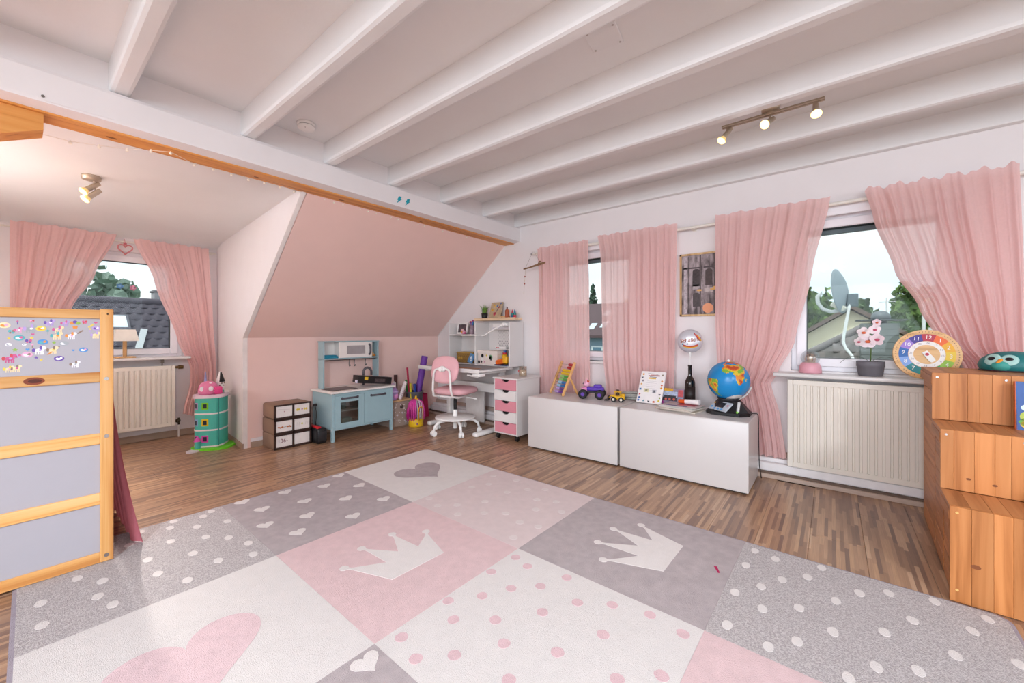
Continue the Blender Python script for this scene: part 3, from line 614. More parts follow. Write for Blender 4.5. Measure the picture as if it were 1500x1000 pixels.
# stickers: (y, z, size, shape, colours) on the top panel
SX = bx - .017 + .004 + .0002
cols = dict(pk='#C75A8C', lp='#DDA0C0', pu='#6B4FA0', lv='#B39AD0', tq='#56A9B0', bl='#4D8CC8', gr='#9FA3A8', gn='#8DB04A', ye='#E2C74A', og='#DD8A3C', rd='#C24A52', cr='#E8D2A8', wh='#EDE9EE', br='#8A7466')
SM = {k: mat(v, .4, var=.08) for k, v in cols.items()}; keys = list(cols)
def sticker(px, py, sz, kind, cc, sy=1.):
    b = MB(); T = UP_X(SX, px, py); m = [SM[c] for c in cc]
    if kind == 'oval': b.prism(disc(sz * .9, 18, 1.12, .82), 0, .0004, 0, T).prism(disc(sz * .5, 12, 1.1, .75, (-sz * .12, -sz * .05)), 0, .0007, 1, T); b.prism(disc(sz * .36, 10, 1, .9, (sz * .3, sz * .12)), 0, .0009, 2, T).prism(disc(sz * .2, 8, 1.4, .8, (-sz * .05, sz * .3)), 0, .0010, 0, T)
    elif kind == 'star': b.prism(star(sz), 0, .0005, 0, T)
    elif kind == 'heart': b.prism(heart(sz), 0, .0005, 0, T)
    elif kind == 'wing':
        b.prism(disc(sz * .55, 12, .8, 1.1, (-sz * .5, sz * .2)), 0, .0004, 0, T).prism(disc(sz * .55, 12, .8, 1.1, (sz * .5, sz * .2)), 0, .0004, 1, T).prism(disc(sz * .4, 10, .8, 1, (-sz * .35, -sz * .45)), 0, .0005, 1, T).prism(disc(sz * .4, 10, .8, 1, (sz * .35, -sz * .45)), 0, .0005, 0, T)
    elif kind == 'horse':   # a plain little pony figure
        b.prism(disc(sz * .55, 14, 1.2, .75, (0, -.1 * sz)), 0, .0004, 0, T).prism(disc(sz * .36, 12, 1, 1, (sz * .6, sz * .45)), 0, .0005, 0, T).prism(disc(sz * .3, 10, .7, 1.5, (sz * .2, sz * .45)), 0, .0007, 1, T).prism(disc(sz * .32, 10, .8, 1.3, (-sz * .8, -sz * .05)), 0, .0006, 1, T)
        for k in (-.5, -.15, .25, .5): b.prism([(sz * k - .1 * sz, -.4 * sz), (sz * k + .1 * sz, -.4 * sz), (sz * k + .1 * sz, -sz), (sz * k - .1 * sz, -sz)], 0, .0004, 0, T)
        b.prism(disc(sz * .22, 8, 1, 1, (sz * .1, -.05 * sz)), 0, .0008, 2, T)
    elif kind == 'wand': b.prism([(-.12 * sz, -sz), (.12 * sz, -sz), (.12 * sz, .2 * sz), (-.12 * sz, .2 * sz)], 0, .0004, 1, T).prism(star(sz * .55, c=(0, sz * .5)), 0, .0006, 0, T)
    elif kind == 'leaf': b.prism([(-sz * .9, -sz * .5), (-sz * .5, -sz * .7), (sz * .9, sz * .5), (sz * .6, sz * .8), (-.1 * sz, .3 * sz)], 0, .0005, 0, T)
    elif kind == 'balloons':
        b.prism(disc(sz * .42, 12, 1, 1, (-sz * .55, sz * .5)), 0, .0004, 0, T).prism(disc(sz * .42, 12, 1, 1, (0, sz * .75)), 0, .0005, 1, T).prism(disc(sz * .42, 12, 1, 1, (sz * .55, sz * .45)), 0, .0006, 2, T).prism([(-.5 * sz, -.35 * sz), (.5 * sz, -.35 * sz), (.35 * sz, -sz), (-.35 * sz, -sz)], 0, .0006, 0, T)
    part(b, 'sticker', m, panels[0])
# coordinates read on the panel itself: distance along the panel (world Y) and height
def PS(u, v): return (-.030 + u * (.252 + .030) / 1330, 1.140 - (v - 140) * (.236 / 720))
for u, v, s_, k_, c_ in ((30, 230, .016, 'oval', ('cr', 'og', 'lp')), (190, 190, .009, 'wand', ('pk', 'pu')), (375, 170, .007, 'wing', ('lp', 'rd')), (610, 185, .017, 'horse', ('lv', 'pu', 'wh')), (820, 190, .014, 'horse', ('lv', 'pk', 'lp')), (960, 215, .017, 'balloons', ('og', 'pu', 'gn')), (1100, 172, .009, 'wing', ('pk', 'rd')), (1265, 180, .006, 'heart', ('pk',)), (1190, 230, .011, 'leaf', ('ye',)), (1270, 262, .0135, 'oval', ('lv', 'pu', 'wh')), (205, 290, .013, 'horse', ('lp', 'pk', 'wh')), (355, 270, .020, 'horse', ('gr', 'lv', 'wh')), (490, 270, .015, 'oval', ('ye', 'og', 'wh')), (118, 315, .010, 'wing', ('tq', 'br')), (580, 320, .011, 'wand', ('tq', 'gr')), (725, 280, .018, 'horse', ('cr', 'pk', 'lv')), (885, 280, .004, 'star', ('gr',)), (1035, 320, .012, 'leaf', ('br',)), (1180, 290, .010, 'wand', ('ye', 'lv')), (1265, 360, .017, 'horse', ('cr', 'lv', 'ye')), (385, 352, .005, 'heart', ('pk',)), (85, 405, .006, 'star', ('ye',)), (213, 400, .0155, 'oval', ('tq', 'wh', 'pk')), (370, 402, .007, 'star', ('ye',)), (705, 370, .019, 'horse', ('cr', 'tq', 'og')), (905, 370, .018, 'horse', ('wh', 'og', 'lp')), (330, 445, .010, 'wing', ('pu', 'pk')), (515, 460, .0155, 'oval', ('bl', 'tq', 'og')), (665, 470, .008, 'star', ('gn',)), (800, 482, .015, 'oval', ('gr', 'wh', 'gr')), (80, 490, .009, 'oval', ('wh', 'gr', 'wh')), (275, 492, .006, 'oval', ('wh', 'gr', 'wh')), (378, 510, .010, 'wand', ('lp', 'br')), (160, 562, .009, 'star', ('gn',)), (318, 560, .006, 'heart', ('bl',)), (470, 570, .020, 'horse', ('wh', 'pu', 'lv')), (648, 570, .018, 'horse', ('cr', 'br', 'ye')), (735, 540, .007, 'wand', ('br', 'gr')), (605, 622, .009, 'leaf', ('og',)), (933, 585, .005, 'heart', ('bl',)), (1083, 582, .0145, 'oval', ('bl', 'wh', 'lp')), (95, 672, .020, 'horse', ('pk', 'rd', 'lv')), (195, 645, .009, 'wing', ('lv', 'pk')), (312, 632, .0155, 'oval', ('lp', 'wh', 'br')), (428, 675, .007, 'star', ('pu',)), (495, 710, .006, 'star', ('ye',)), (735, 698, .0155, 'oval', ('pu', 'wh', 'wh')), (960, 785, .017, 'horse', ('wh', 'br', 'gr')), (85, 815, .015, 'horse', ('cr', 'ye', 'lp')), (175, 810, .016, 'horse', ('cr', 'br', 'pk'))):
    y_, z_ = PS(u, v); z_ = 1.138 - (v - 150) / 720 * .222; sticker(y_, z_, s_, k_, c_)
q = random.Random(21)
for k_ in range(46):   # the sticker cloud goes on along the panel
    sticker(q.uniform(-.85, -.06), q.uniform(.925, 1.13), q.uniform(.008, .017), q.choice(('oval', 'star', 'heart', 'wing', 'horse', 'wand', 'leaf')), [q.choice(keys) for _ in range(3)])
# dusty rose valance at the end of the bed
def bc(u, v):
    z = .80 * (1 - v) + .016 * v; t_ = u
    y = .302 + .018 * (1 + sin(2 * pi * 6 * t_ + 1)) * v + .075 * v ** 1.6
    return (bx - .08 - .86 * t_ , y, z)
solo(MB().grid(bc, 60, 20), 'bed_curtain', cloth('#D8818E', .2, .0), 'dusty rose cloth hanging from the end of the loft bed to the floor', 'curtain')

# ================================================================== stepped pine unit
TP = wood('#CE8C56', '#C27E48', '#A26232', 'Z', .8, rv=.15); TPX = wood('#C88A58', '#BA7A4A', '#9A6036', 'Y', .8, rv=.15)
tro = thing('stepped_shelf_unit', 'pine storage unit in three rising steps beside the radiator', 'shelf unit', (.372, 2.37, 0), -2.4)
D_ = .46
ys = (0, .252, .535, 1.02); zs = (.382, .648, .882)
def staves(n, a, b_, seed, j=.25):
    q = random.Random(seed); w = [1 + q.uniform(-j, j) for _ in range(n)]; s = sum(w); out = [a]
    for x in w: out.append(out[-1] + (b_ - a) * x / s)
    return list(zip(out, out[1:]))
prev = 0
for k in range(3):
    y0, y1, z1 = ys[k], ys[k + 1], zs[k]
    for a, c in staves(9, .0, D_, k): part(MB().box(a + .0003, y0, prev + .002, c - .0003, y0 + .018, z1, 0, .0007), 'stave', TP, tro)                # upright faces
    for a, c in staves(8, .0, D_, k + 9): part(MB().box(a + .0003, y0 + .0185, z1 - .018, c - .0003, y1, z1, 0, .0007), 'stave', TPX, tro)             # treads
    nb = {0: 6, 1: 9, 2: 11}[k]
    for a, c in staves(nb, .004, z1 - .0195, k + 20, .12): part(MB().box(.012, y0 + .019, a + .001, .028, y1 - .001, c - .001, 0, .0012), 'side_board', TPX, tro)
    part(MB().box(-.002, y0 + .012, z1 - .060, .012, y1 - .0, z1 - .019, 0, .001), 'batten', TPX, tro)
    part(MB().box(D_ - .018, y0 + .019, .004, D_, y1, z1 - .019), 'side_panel', TP, tro)
    for xx in (.018, .24, .42) if k else (.02, .44): part(MB().cyl((xx, y0, z1 - .022), (xx, y0 - .002, z1 - .022), .005, n=12), 'screw_cap', CHROME if k else mat('#E3B06A', .4), tro)
    prev = z1
for zz in (.05,): part(MB().cyl((.02, 0, zz), (.02, -.002, zz), .005, n=12), 'screw_cap', mat('#E3B06A', .4), tro)
part(MB().box(.028, .985, 0.004, D_ - .018, 1.02, zs[2] - .02), 'end_panel', TP, tro)
for (x_, z_, y_, w_) in ((.07, .16, 0, .014), (.315, .30, 0, .02), (.35, .27, 0, .012), (.085, .44, .252, .008), (.16, .43, .252, .008), (.285, .85, .535, .009), (.24, .03, 0, .035)):
    part(MB().prism(disc(1, 14, w_, w_ * .6), -.0002, .0006, 0, UP_Y(x_, y_, z_)), 'knot', mat('#7B4524', .5, var=.2), tro)
# ================================================================== white toy benches
def bench(x0, x1, label):
    t = thing('toy_bench', label, 'bench', ((x0 + x1) / 2, 3.045, 0)); w = (x1 - x0) / 2
    part(MB().box(-w + .004, .02, .012, w - .004, .455, .462), 'body', BENCH, t)
    part(MB().box(-w, .004, .462, w, .47, .484, 0, .003), 'lid', BENCH, t)
    part(MB().box(-w, 0, .014, w, .018, .480, 0, .004, 2), 'drawer_front', BENCH, t)
    part(MB().box(-w + .02, .03, 0, w - .02, .44, .012), 'plinth', mat('#3A3434', .7), t)
bench(-2.244, -1.352, 'white toy bench with the abacus and toy cars on it')
bench(-1.332, -.431, 'white toy bench with the globe and magazines on it')

# ================================================================== radiators
RADM = mat('#E7DED2', .35, var=.01)
def radiator(name, label, T, x0, x1, z0, z1, n):
    t = thing(name, label, 'radiator')
    b = MB(); p = (x1 - x0 - .06) / n; prof = [(x0, 0)]
    prof = [(x0 + .03, -.001)]
    for k in range(n):
        a = x0 + .03 + k * p; prof += [(a + p * .12, -.0005), (a + p * .2, .009), (a + p * .8, .009), (a + p * .88, -.0005)]
    prof.append((x1 - .03, -.001))
    vs = [(x, -y, z) for z in (z0 + .035, z1 - .035) for x, y in prof]; L = len(prof)
    b.add(vs, [(i, i + 1, L + i + 1, L + i) for i in range(L - 1)], 0, False, T)
    b.box(x0 + .032, -.008, z0, x1 - .032, .004, z0 + .037, 0, .003, T=T).box(x0 + .032, -.008, z1 - .037, x1 - .032, .004, z1, 0, .003, T=T).box(x0, -.008, z0, x0 + .032, .004, z1, 0, .003, T=T).box(x1 - .032, -.008, z0, x1, .004, z1, 0, .003, T=T)
    part(b, 'front_panel', RADM, t)
    part(MB().box(x0 + .004, .06, z0 + .01, x1 - .004, .07, z1 - .01, 0, T=T).box(x0, .0, z0 + .01, x0 + .004, .07, z1 - .002, 0, T=T).box(x1 - .004, .0, z0 + .01, x1, .07, z1 - .002, 0, T=T), 'casing', RADM, t)
    g = MB(); m = int((x1 - x0) / .022)
    for k in range(m): xx = x0 + .01 + k * (x1 - x0 - .02) / m; g.box(xx, .004, z1 - .010, xx + .008, .064, z1 - .004, 0, T=T)
    part(g, 'top_grille', RADM, t)
    part(MB().box(x0 + .1, .07, z0 + .1, x0 + .13, .105, z1 - .1, 0, T=T).box(x1 - .13, .07, z0 + .1, x1 - .1, .105, z1 - .1, 0, T=T), 'wall_bracket', RADM, t)
    return t
radiator('radiator', 'wide cream ribbed radiator under the larger window', Matrix.Translation((0, 3.555, 0)), -.255, .86, .108, .742, 28)
TDR = Matrix(((0, -1, 0, -5.285), (1, 0, 0, 0), (0, 0, 1, 0), (0, 0, 0, 1)))
rd = radiator('radiator', 'cream ribbed radiator with brass valves under the dormer window', TDR, -.12, 1.043, .13, .752, 28)
BRASS = mat('#8A6A44', .35, metal=.8)
part(MB().cyl((-5.32, 1.043, .728), (-5.32, 1.075, .728), .012, n=12).cyl((-5.32, 1.075, .728), (-5.32, 1.115, .726), .02, .017, n=16).box(-5.33, 1.056, .715, -5.31, 1.072, .742, 0, .003), 'valve', BRASS, rd)
part(MB().cyl((-5.32, 1.043, .170), (-5.32, 1.085, .170), .014, n=12).sph((-5.32, 1.072, .170), .022).cyl((-5.32, 1.078, .20), (-5.32, 1.078, .13), .009, n=10).cyl((-5.32, 1.072, .170), (-5.28, 1.072, .170), .011, n=10), 'lockshield', mat('#4A3D30', .4, metal=.7), rd)
part(MB().cyl((-5.32, 1.078, .13), (-5.32, 1.078, .003), .008, n=10), 'pipe', PLAS, rd)
part(MB().box(-5.3, .93, .778, -5.285, .955, .818, 0, .002).box(-5.31, .938, .752, -5.30, .948, .79), 'clip', mat('#7E756C', .5), rd)

# ================================================================== six-drawer storage box
BRN = mat('#8A6F5C', .5, var=.03); DBR = mat('#3A2620', .5)
ang = math.degrees(math.atan2(.045, .325))
t = thing('drawer_box', 'brown plastic drawer tower with six white drawers showing drawings', 'drawer box', (-4.0, 1.495, 0), 0)
W_ = .335; H_ = .138
for k in range(3):
    z0 = .004 + k * H_
    part(MB().box(-.27, 0, z0, 0, W_, z0 + H_ - .002, 0, .018 if k == 2 else .008, 2), 'casing', BRN, t)
    b = MB().box(-.004, .0, z0, .012, W_, z0 + .016, 0, .002).box(-.004, 0, z0 + H_ - .016, .012, W_, z0 + H_ - .002, 0, .002)
    for y in (0, W_ / 2 - .008, W_ - .016): b.box(-.004, y, z0, .012, y + .016, z0 + H_ - .002, 0, .002)
    part(b, 'frame', DBR, t)
    for j in range(2):
        y0 = .018 + j * (W_ / 2 - .008); y1 = y0 + W_ / 2 - .026
        dr = part(MB().box(-.02, y0, z0 + .018, .006, y1, z0 + H_ - .018, 0, .003), 'drawer', mat('#E6DEDA', .4), t)
        TT = UP_X(.006, (y0 + y1) / 2, z0 + H_ / 2)
        b = MB()
        if (k, j) == (0, 0): text_mb('136-', .05, b, UP_X(.0064, (y0 + y1) / 2 - .015, z0 + H_ / 2 + .005)); part(b, 'drawing', mat('#7A3A46', .6), dr)
        elif (k, j) == (1, 0):
            for x in (-.05, -.035, -.018, .03, .045, .055): b.prism(disc(.008, 8, 1.2, .9, (x, -.005 + .004 * sin(x * 200))), 0, .0006, 0, TT)
            b.prism([(-.02, -.007), (.03, -.007), (.03, -.004), (-.02, -.004)], 0, .0005, 1, TT); part(b, 'drawing', [mat('#B8672F', .6), DBR], dr)
        elif (k, j) == (1, 1):
            for x in (-.05, -.03, .03, .05): b.prism([(x, -.012), (x + .002, -.012), (x + .006, .016), (x + .004, .016)], 0, .0005, 1, TT)
            b.prism(disc(.008, 10, 1, 1.2), 0, .0006, 0, TT); part(b, 'drawing', [mat('#C9C03A', .6), mat('#B8AFA8', .6)], dr)
        elif (k, j) == (2, 1):
            for x in (-.045, -.03, .022, .04): b.prism(disc(.010, 9, .9, 1.2, (x, 0)), 0, .0005, 0, TT)
            b.prism(disc(.007, 9), 0, .0006, 1, TT); part(b, 'drawing', [mat('#D9BE4A', .6), mat('#A8506E', .6)], dr)
        elif (k, j) == (2, 0):
            b.prism(disc(.005, 9), 0, .0006, 0, TT); b.prism([(-.055, .024), (.05, .014), (.05, .016), (-.055, .026)], 0, .0005, 1, TT); part(b, 'drawing', [mat('#B07A86', .6), mat('#B5ABA6', .6)], dr)
# ================================================================== black carrying case
t = thing('carrying_case', 'black plastic case with a red handle strip beside the play kitchen', 'case', (-3.985, 1.885, 0), 0)
part(MB().box(-.11, -.048, 0, .10, .054, .155, 0, .025, 3), 'body', mat('#17171A', .35), t)
part(MB().box(.098, -.04, .03, .106, .045, .12, 0, .006, 2), 'front', mat('#26262A', .3), t)
part(MB().box(-.10, -.038, .150, .085, .0, .168, 0, .006, 2), 'handle', mat('#C2202A', .4), t)
t = thing('hanging_cable', 'black cable with a white plug dangling beside the drawer tower', 'cable', (-4.03, 1.885, 0))
part(MB().tube([(0, 0, .36), (.01, .005, .30), (.004, .01, .24), (.01, .0, .19), (.004, .004, .162)], .003, 6), 'cord', BLACK, t)
part(MB().box(-.012, -.02, .352, .012, .018, .378, 0, .004), 'plug', mat('#2A2425', .4), t)

# ================================================================== play kitchen
KB = mat('#9DBAC1', .45, var=.02); KW = mat('#ECE6E1', .4, var=.01); HND = mat('#57525A', .45)
t = thing('play_kitchen', 'light blue wooden play kitchen with white microwave and oven', 'play kitchen', (-3.85, 1.965, 0), 0)
KD = .385; KWD = .70
for (y, xx) in ((0, 0), (KWD - .028, 0), (0, -KD), (KWD - .028, -KD)): part(MB().box(xx - .028, y, 0, xx, y + .028, .47, 0, .002), 'leg', KB, t)
part(MB().box(-KD, 0.003, .118, -.006, .013, .478), 'side_panel', KB, t)
part(MB().box(-KD, KWD - .013, .118, -.006, KWD - .003, .478), 'side_panel', KB, t)
part(MB().box(-KD, .013, .112, -.01, KWD - .013, .124), 'bottom_shelf', KW, t)
part(MB().box(-.014, .028, .452, -.002, KWD - .028, .48), 'front_rail', KB, t)
part(MB().box(-.014, .028, .112, -.002, KWD - .028, .126), 'front_rail', KB, t)
part(MB().box(-.03, KWD / 2 - .006, .125, -.016, KWD / 2 + .006, .46), 'divider', KB, t)
# oven door with a window
b = MB(); y0, y1, z0, z1 = .03, KWD / 2 - .003, .128, .45
oy0, oy1, oz0, oz1 = .088, .285, .175, .385
for a in ((y0, z0, y1, oz0), (y0, oz1, y1, z1), (y0, oz0, oy0, oz1), (oy1, oz0, y1, oz1)): b.box(-.014, a[0], a[1], 0.002, a[2], a[3])
od = part(b, 'oven_door', KB, t)
part(MB().box(-.009, oy0, oz0, -.006, oy1, oz1), 'pane', glass('#D8DDDC', .12), od)
part(MB().box(-.25, .03, .285, -.03, KWD / 2 - .01, .293), 'oven_rack', KW, t)
part(MB().box(-.14, .13, .125, -.05, .24, .21, 0, .006).cyl((-.15, .19, .293), (-.15, .19, .35), .035, n=16), 'pots', [mat('#6F9088', .5)], t)
cd = part(MB().box(-.014, KWD / 2 + .003, .128, .002, KWD - .03, .452, 0, .002), 'cupboard_door', KB, t)
def khandle(par, ya, yb, z, x=.002):
    b = MB().tube([(x, ya, z - .004), (x + .018, ya + .012, z), (x + .022, (ya + yb) / 2, z + .001), (x + .018, yb - .012, z), (x, yb, z - .004)], .009, 10)
    b.cyl((x - .001, ya + .004, z), (x + .004, ya + .004, z), .013, n=14).cyl((x - .001, yb - .004, z), (x + .004, yb - .004, z), .013, n=14)
    part(b, 'handle', HND, par)
khandle(od, .10, .275, .424); khandle(cd, .425, .60, .418)
part(MB().box(-KD - .03, -.02, .48, .025, KWD + .02, .498, 0, .003), 'worktop', KW, t)
part(MB().box(-.30, .03, .498, -.06, .31, .503, 0, .003), 'hob', mat('#4C4446', .35), t)
part(MB().lathe([(.095, .497), (.10, .499), (.088, .499), (.07, .4985)], 24, c=(-.17, .52, .0)), 'sink_rim', mat('#CFCACA', .4), t)
b = MB(); pts = [(-.27, .50, .498), (-.27, .50, .64)] + [(-.27 + .012 * (1 - cos(a)), .50 + .042 * (1 - cos(a)), .64 + .052 * sin(a)) for a in [pi * k / 10 for k in range(1, 11)]] + [(-.246, .584, .605)]
part(b.tube(pts, .013, 10), 'tap', mat('#5F5A60', .3, metal=.4), t)
# top shelf unit
UX = -.295; ux0 = UX - .105; UZ = .985
for y in (.055, KWD - .005): part(MB().box(ux0, y, .498, UX, y + .014, UZ), 'upright', KB, t)
y0u, y1u = .055, KWD + .009
part(MB().box(ux0 - .006, y0u - .006, UZ, UX + .006, y1u + .006, UZ + .012, 0, .002), 'top_board', KB, t)
part(MB().box(ux0, y0u, .800, UX + .006, y1u, .812, 0, .002), 'shelf', KB, t)
part(MB().box(ux0 - .004, y0u, .805, ux0, y1u, UZ), 'back_board', KW, t)
yA, yB_ = y0u + .185, y0u + .555
for y in (yA - .012, yB_): part(MB().box(ux0, y, .812, UX, y + .012, UZ), 'partition', KW, t)
mb_ = MB(); zz0, zz1 = .814, UZ - .002; w0, w1, v0, v1 = yA + .075, yB_ - .07, zz0 + .035, zz1 - .038
for a in ((yA, zz0, yB_, v0), (yA, v1, yB_, zz1), (yA, v0, w0, v1), (w1, v0, yB_, v1)): mb_.box(UX - .012, a[0], a[1], UX + .004, a[2], a[3])
mw = part(mb_, 'microwave_door', KW, t)
part(MB().box(UX - .008, w0, v0, UX - .005, w1, v1), 'pane', mat('#A39D9E', .15, var=.08), mw)
b = MB().tube([(UX + .004, yB_ - .022, zz0 + .03), (UX + .022, yB_ - .022, zz0 + .042), (UX + .026, yB_ - .022, (zz0 + zz1) / 2), (UX + .022, yB_ - .022, zz1 - .042), (UX + .004, yB_ - .022, zz1 - .03)], .009, 10)
b.cyl((UX + .003, yB_ - .022, zz0 + .03), (UX + .009, yB_ - .022, zz0 + .03), .013).cyl((UX + .003, yB_ - .022, zz1 - .03), (UX + .009, yB_ - .022, zz1 - .03), .013)
part(b, 'handle', HND, mw)
part(MB().cyl((UX - .03, y0u + .02, .79), (UX - .03, y1u - .02, .79), .004, n=8), 'hook_rail', mat('#6B6663', .4, metal=.5), t)
for y in (.36, .42, .555): part(MB().tube([(UX - .03, y, .795), (UX - .024, y, .785), (UX - .03, y, .75), (UX - .03, y, .728), (UX - .02, y, .716), (UX - .008, y, .722), (UX - .006, y, .735)], .0045, 8), 'hook', mat('#6B6663', .4, metal=.5), t)
kx, ky = -3.85, 1.965
solo(MB().box(-.05, -.075, 0, .045, .075, .014, 0, .005, 2).box(-.045, -.07, .014, .04, .072, .026, 0, .005, 2).box(-.04, -.065, .026, .035, .06, .034, 0, .004, 2), 'folded_cloth', mat('#2F8CA6', .9, bump=.3), 'folded turquoise cloth on the left shelf of the play kitchen', 'cloth', (kx + UX - .05, ky + .15, .8125))
tt = thing('toy_figure', 'small beige and orange toy on the right shelf of the play kitchen', 'toy', (kx + UX - .045, ky + .652, .8125))
part(MB().sph((0, 0, .024), .024, sc=(.9, 1, 1)), 'shell', mat('#C9A77C', .6, var=.2), tt); part(MB().sph((.012, .02, .013), .013, sc=(1, 1.3, .9)), 'body', mat('#C9782F', .6), tt)
# black box on the worktop
tt = thing('toy_box', 'black cardboard toy box with a yellow label lying tilted in the play sink', 'box', (kx - .10, ky + .50, .4995), -6)
T = TR((0, 0, .012), (R(-7), 0, 0))
part(MB().box(-.075, -.19, .02, .06, .20, .098, 0, .004, T=T), 'carton', mat('#1C191A', .35), tt)
part(MB().box(.0602, -.12, .055, .0608, -.08, .088, 0, T=T), 'yellow_label', mat('#E0B62A', .4), tt)
part(MB().box(.0602, .0, .04, .0608, .12, .075, 0, T=T), 'print', mat('#4A3F40', .4, var=.5, scale=60), tt)
part(MB().box(.02, -.205, .018, .05, -.15, .05, 0, .004, T=T), 'tissue', mat('#D9CFE0', .7, var=.1), tt)

# ================================================================== starry toy box and what stands around it
t = thing('storage_box', 'grey-brown fabric storage box with white stars and a wooden lid', 'box', (-3.92, 2.695, 0), 0)
FB = mat('#A08C80', .85, bump=.2, bscale=300); LIDW = wood('#D6B48A', '#C9A377', '#B08A5E', 'Y')
body = part(MB().box(-.30, 0, 0, 0, .285, .285, 0, .006), 'body', FB, t)
part(MB().box(-.305, -.006, .288, .006, .291, .306, 0, .003), 'lid', LIDW, t)
q = random.Random(5)
for k in range(34):
    y, z = q.uniform(.02, .265), q.uniform(.02, .265); part(MB().prism(star(q.choice((.006, .009, .014)), 5, .5, a0=q.random() * 3), 0, .0006, 0, UP_X(0, y, z)), 'star', mat(q.choice(('#D9CDC6', '#CFC3C9', '#E0D8D2')), .8), body)
part(MB().tube([(.002 + .003 * sin(a), .135 + .016 * cos(a), .225 + .02 * sin(a)) for a in [2 * pi * k / 14 for k in range(14)]], .004, 6, closed=True).box(.0, .125, .212, .005, .145, .228, 0, .002), 'latch', mat('#4A3A36', .5, metal=.4), t)
sb = (-3.865, 2.695)
# lilac toy handbag on the lid
tt = thing('toy_handbag', 'lilac and pink toy handbag on the starry box', 'bag', (-3.985, 2.757, .306))
part(MB().lathe([(.045, 0), (.055, .02), (.058, .08), (.06, .10), (.05, .125), (.03, .14), (0, .145)], 18, c=(0, 0, 0)), 'body', mat('#A58AC0', .45, var=.12), tt)
part(MB().sph((.045, .01, .045), .032, sc=(.6, 1.1, 1.1)), 'pocket', mat('#D58CC0', .45), tt)
part(MB().lathe([(.062, .085), (.066, .095), (.062, .105)], 18), 'band', mat('#C9AEDC', .4), tt)
part(MB().tube([(0, -.04 * cos(a), .125 + .065 * sin(a)) for a in [pi * k / 10 for k in range(11)]], .006, 8), 'handle', mat('#D8B9D8', .45), tt)
# patterned pouch
tt = thing('pencil_pouch', 'white pencil pouch with dark speckles leaning over the starry box', 'pouch', (-3.955, 2.872, .306))
T = TR((0, 0, .102), (R(-24), 0, R(4)))
part(MB().box(-.016, -.02, -.11, .016, .022, .11, 0, .012, 2, T=T), 'pouch', mat('#E5DADA', .7), tt)
for k in range(16): part(MB().box(.0158, q.uniform(-.014, .012), q.uniform(-.09, .085), .0168, q.uniform(-.008, .016), q.uniform(-.085, .09) , 0, T=T) if False else MB().prism(disc(q.uniform(.003, .006), 8, 1, .7), 0, .001, 0, T @ UP_X(.016, q.uniform(-.013, .015), -.09 + .012 * k)), 'speckle', mat(q.choice(('#6A4A56', '#8A6A8A', '#3F3A48')), .7), tt)
tt = thing('ruffled_scarf', 'white crumpled wrap with black specks behind the lilac handbag', 'cloth', (-4.125, 2.80, .306))
part(MB().grid(lambda u, v: ((.05 + .025 * sin(9 * v + 3 * u) * u) * cos(2 * pi * u) , (.095 + .02 * sin(7 * u * 6.28 / 2)) * sin(2 * pi * u), .027 + .15 * v + .02 * sin(u * 25)), 40, 10), 'cloth', mat('#E3DCDD', .8, var=.25, scale=70), tt)
# grey bin with rolls
tt = thing('waste_bin', 'grey plastic bin holding rolls and sticks beside the starry box', 'bin', (-4.07, 3.13, 0))
part(MB().lathe([(.075, 0), (.08, .01), (.105, .34), (.112, .345), (.112, .36), (.104, .36), (.10, .345), (.078, .015), (0, .012)], 28), 'bin', mat('#6A666C', .5), tt)
def roll(name, label, p0, p1, r, h, hollow=True, m2=None):
    p0, p1 = Vector(p0), Vector(p1); b = MB().cyl(p0, p1, r, n=18)
    if hollow: b.cyl(p1 - (p1 - p0).normalized() * .001, p1 + (p1 - p0).normalized() * .001, r * .45, n=14, m=1)
    solo(b, name, [mat(h, .6), mat(m2 or '#2B1B33', .7)], label, 'roll')
roll('foam_roll', 'long purple foam roll leaning out of the grey bin', (-4.06, 3.105, .02), (-4.035, 3.265, .79), .040, '#6D3A9A')
roll('paper_roll', 'dark blue paper roll standing in the grey bin', (-4.005, 3.115, .02), (-3.995, 3.075, .46), .018, '#1F3F8F')
roll('paper_roll', 'long crimson stick standing in the grey bin', (-4.065, 3.075, .02), (-4.06, 3.015, .66), .012, '#B02448')
roll('paper_roll', 'green paper roll in the grey bin', (-4.105, 3.10, .02), (-4.115, 3.045, .50), .020, '#2F8A4A')
roll('paper_roll', 'yellow paper roll in the grey bin', (-4.035, 3.07, .02), (-4.025, 3.035, .47), .013, '#D9C22E')
roll('paper_roll', 'dark brown tube standing behind the starry box', (-4.253, 2.985, 0), (-4.253, 2.985, .56), .022, '#4A2420')
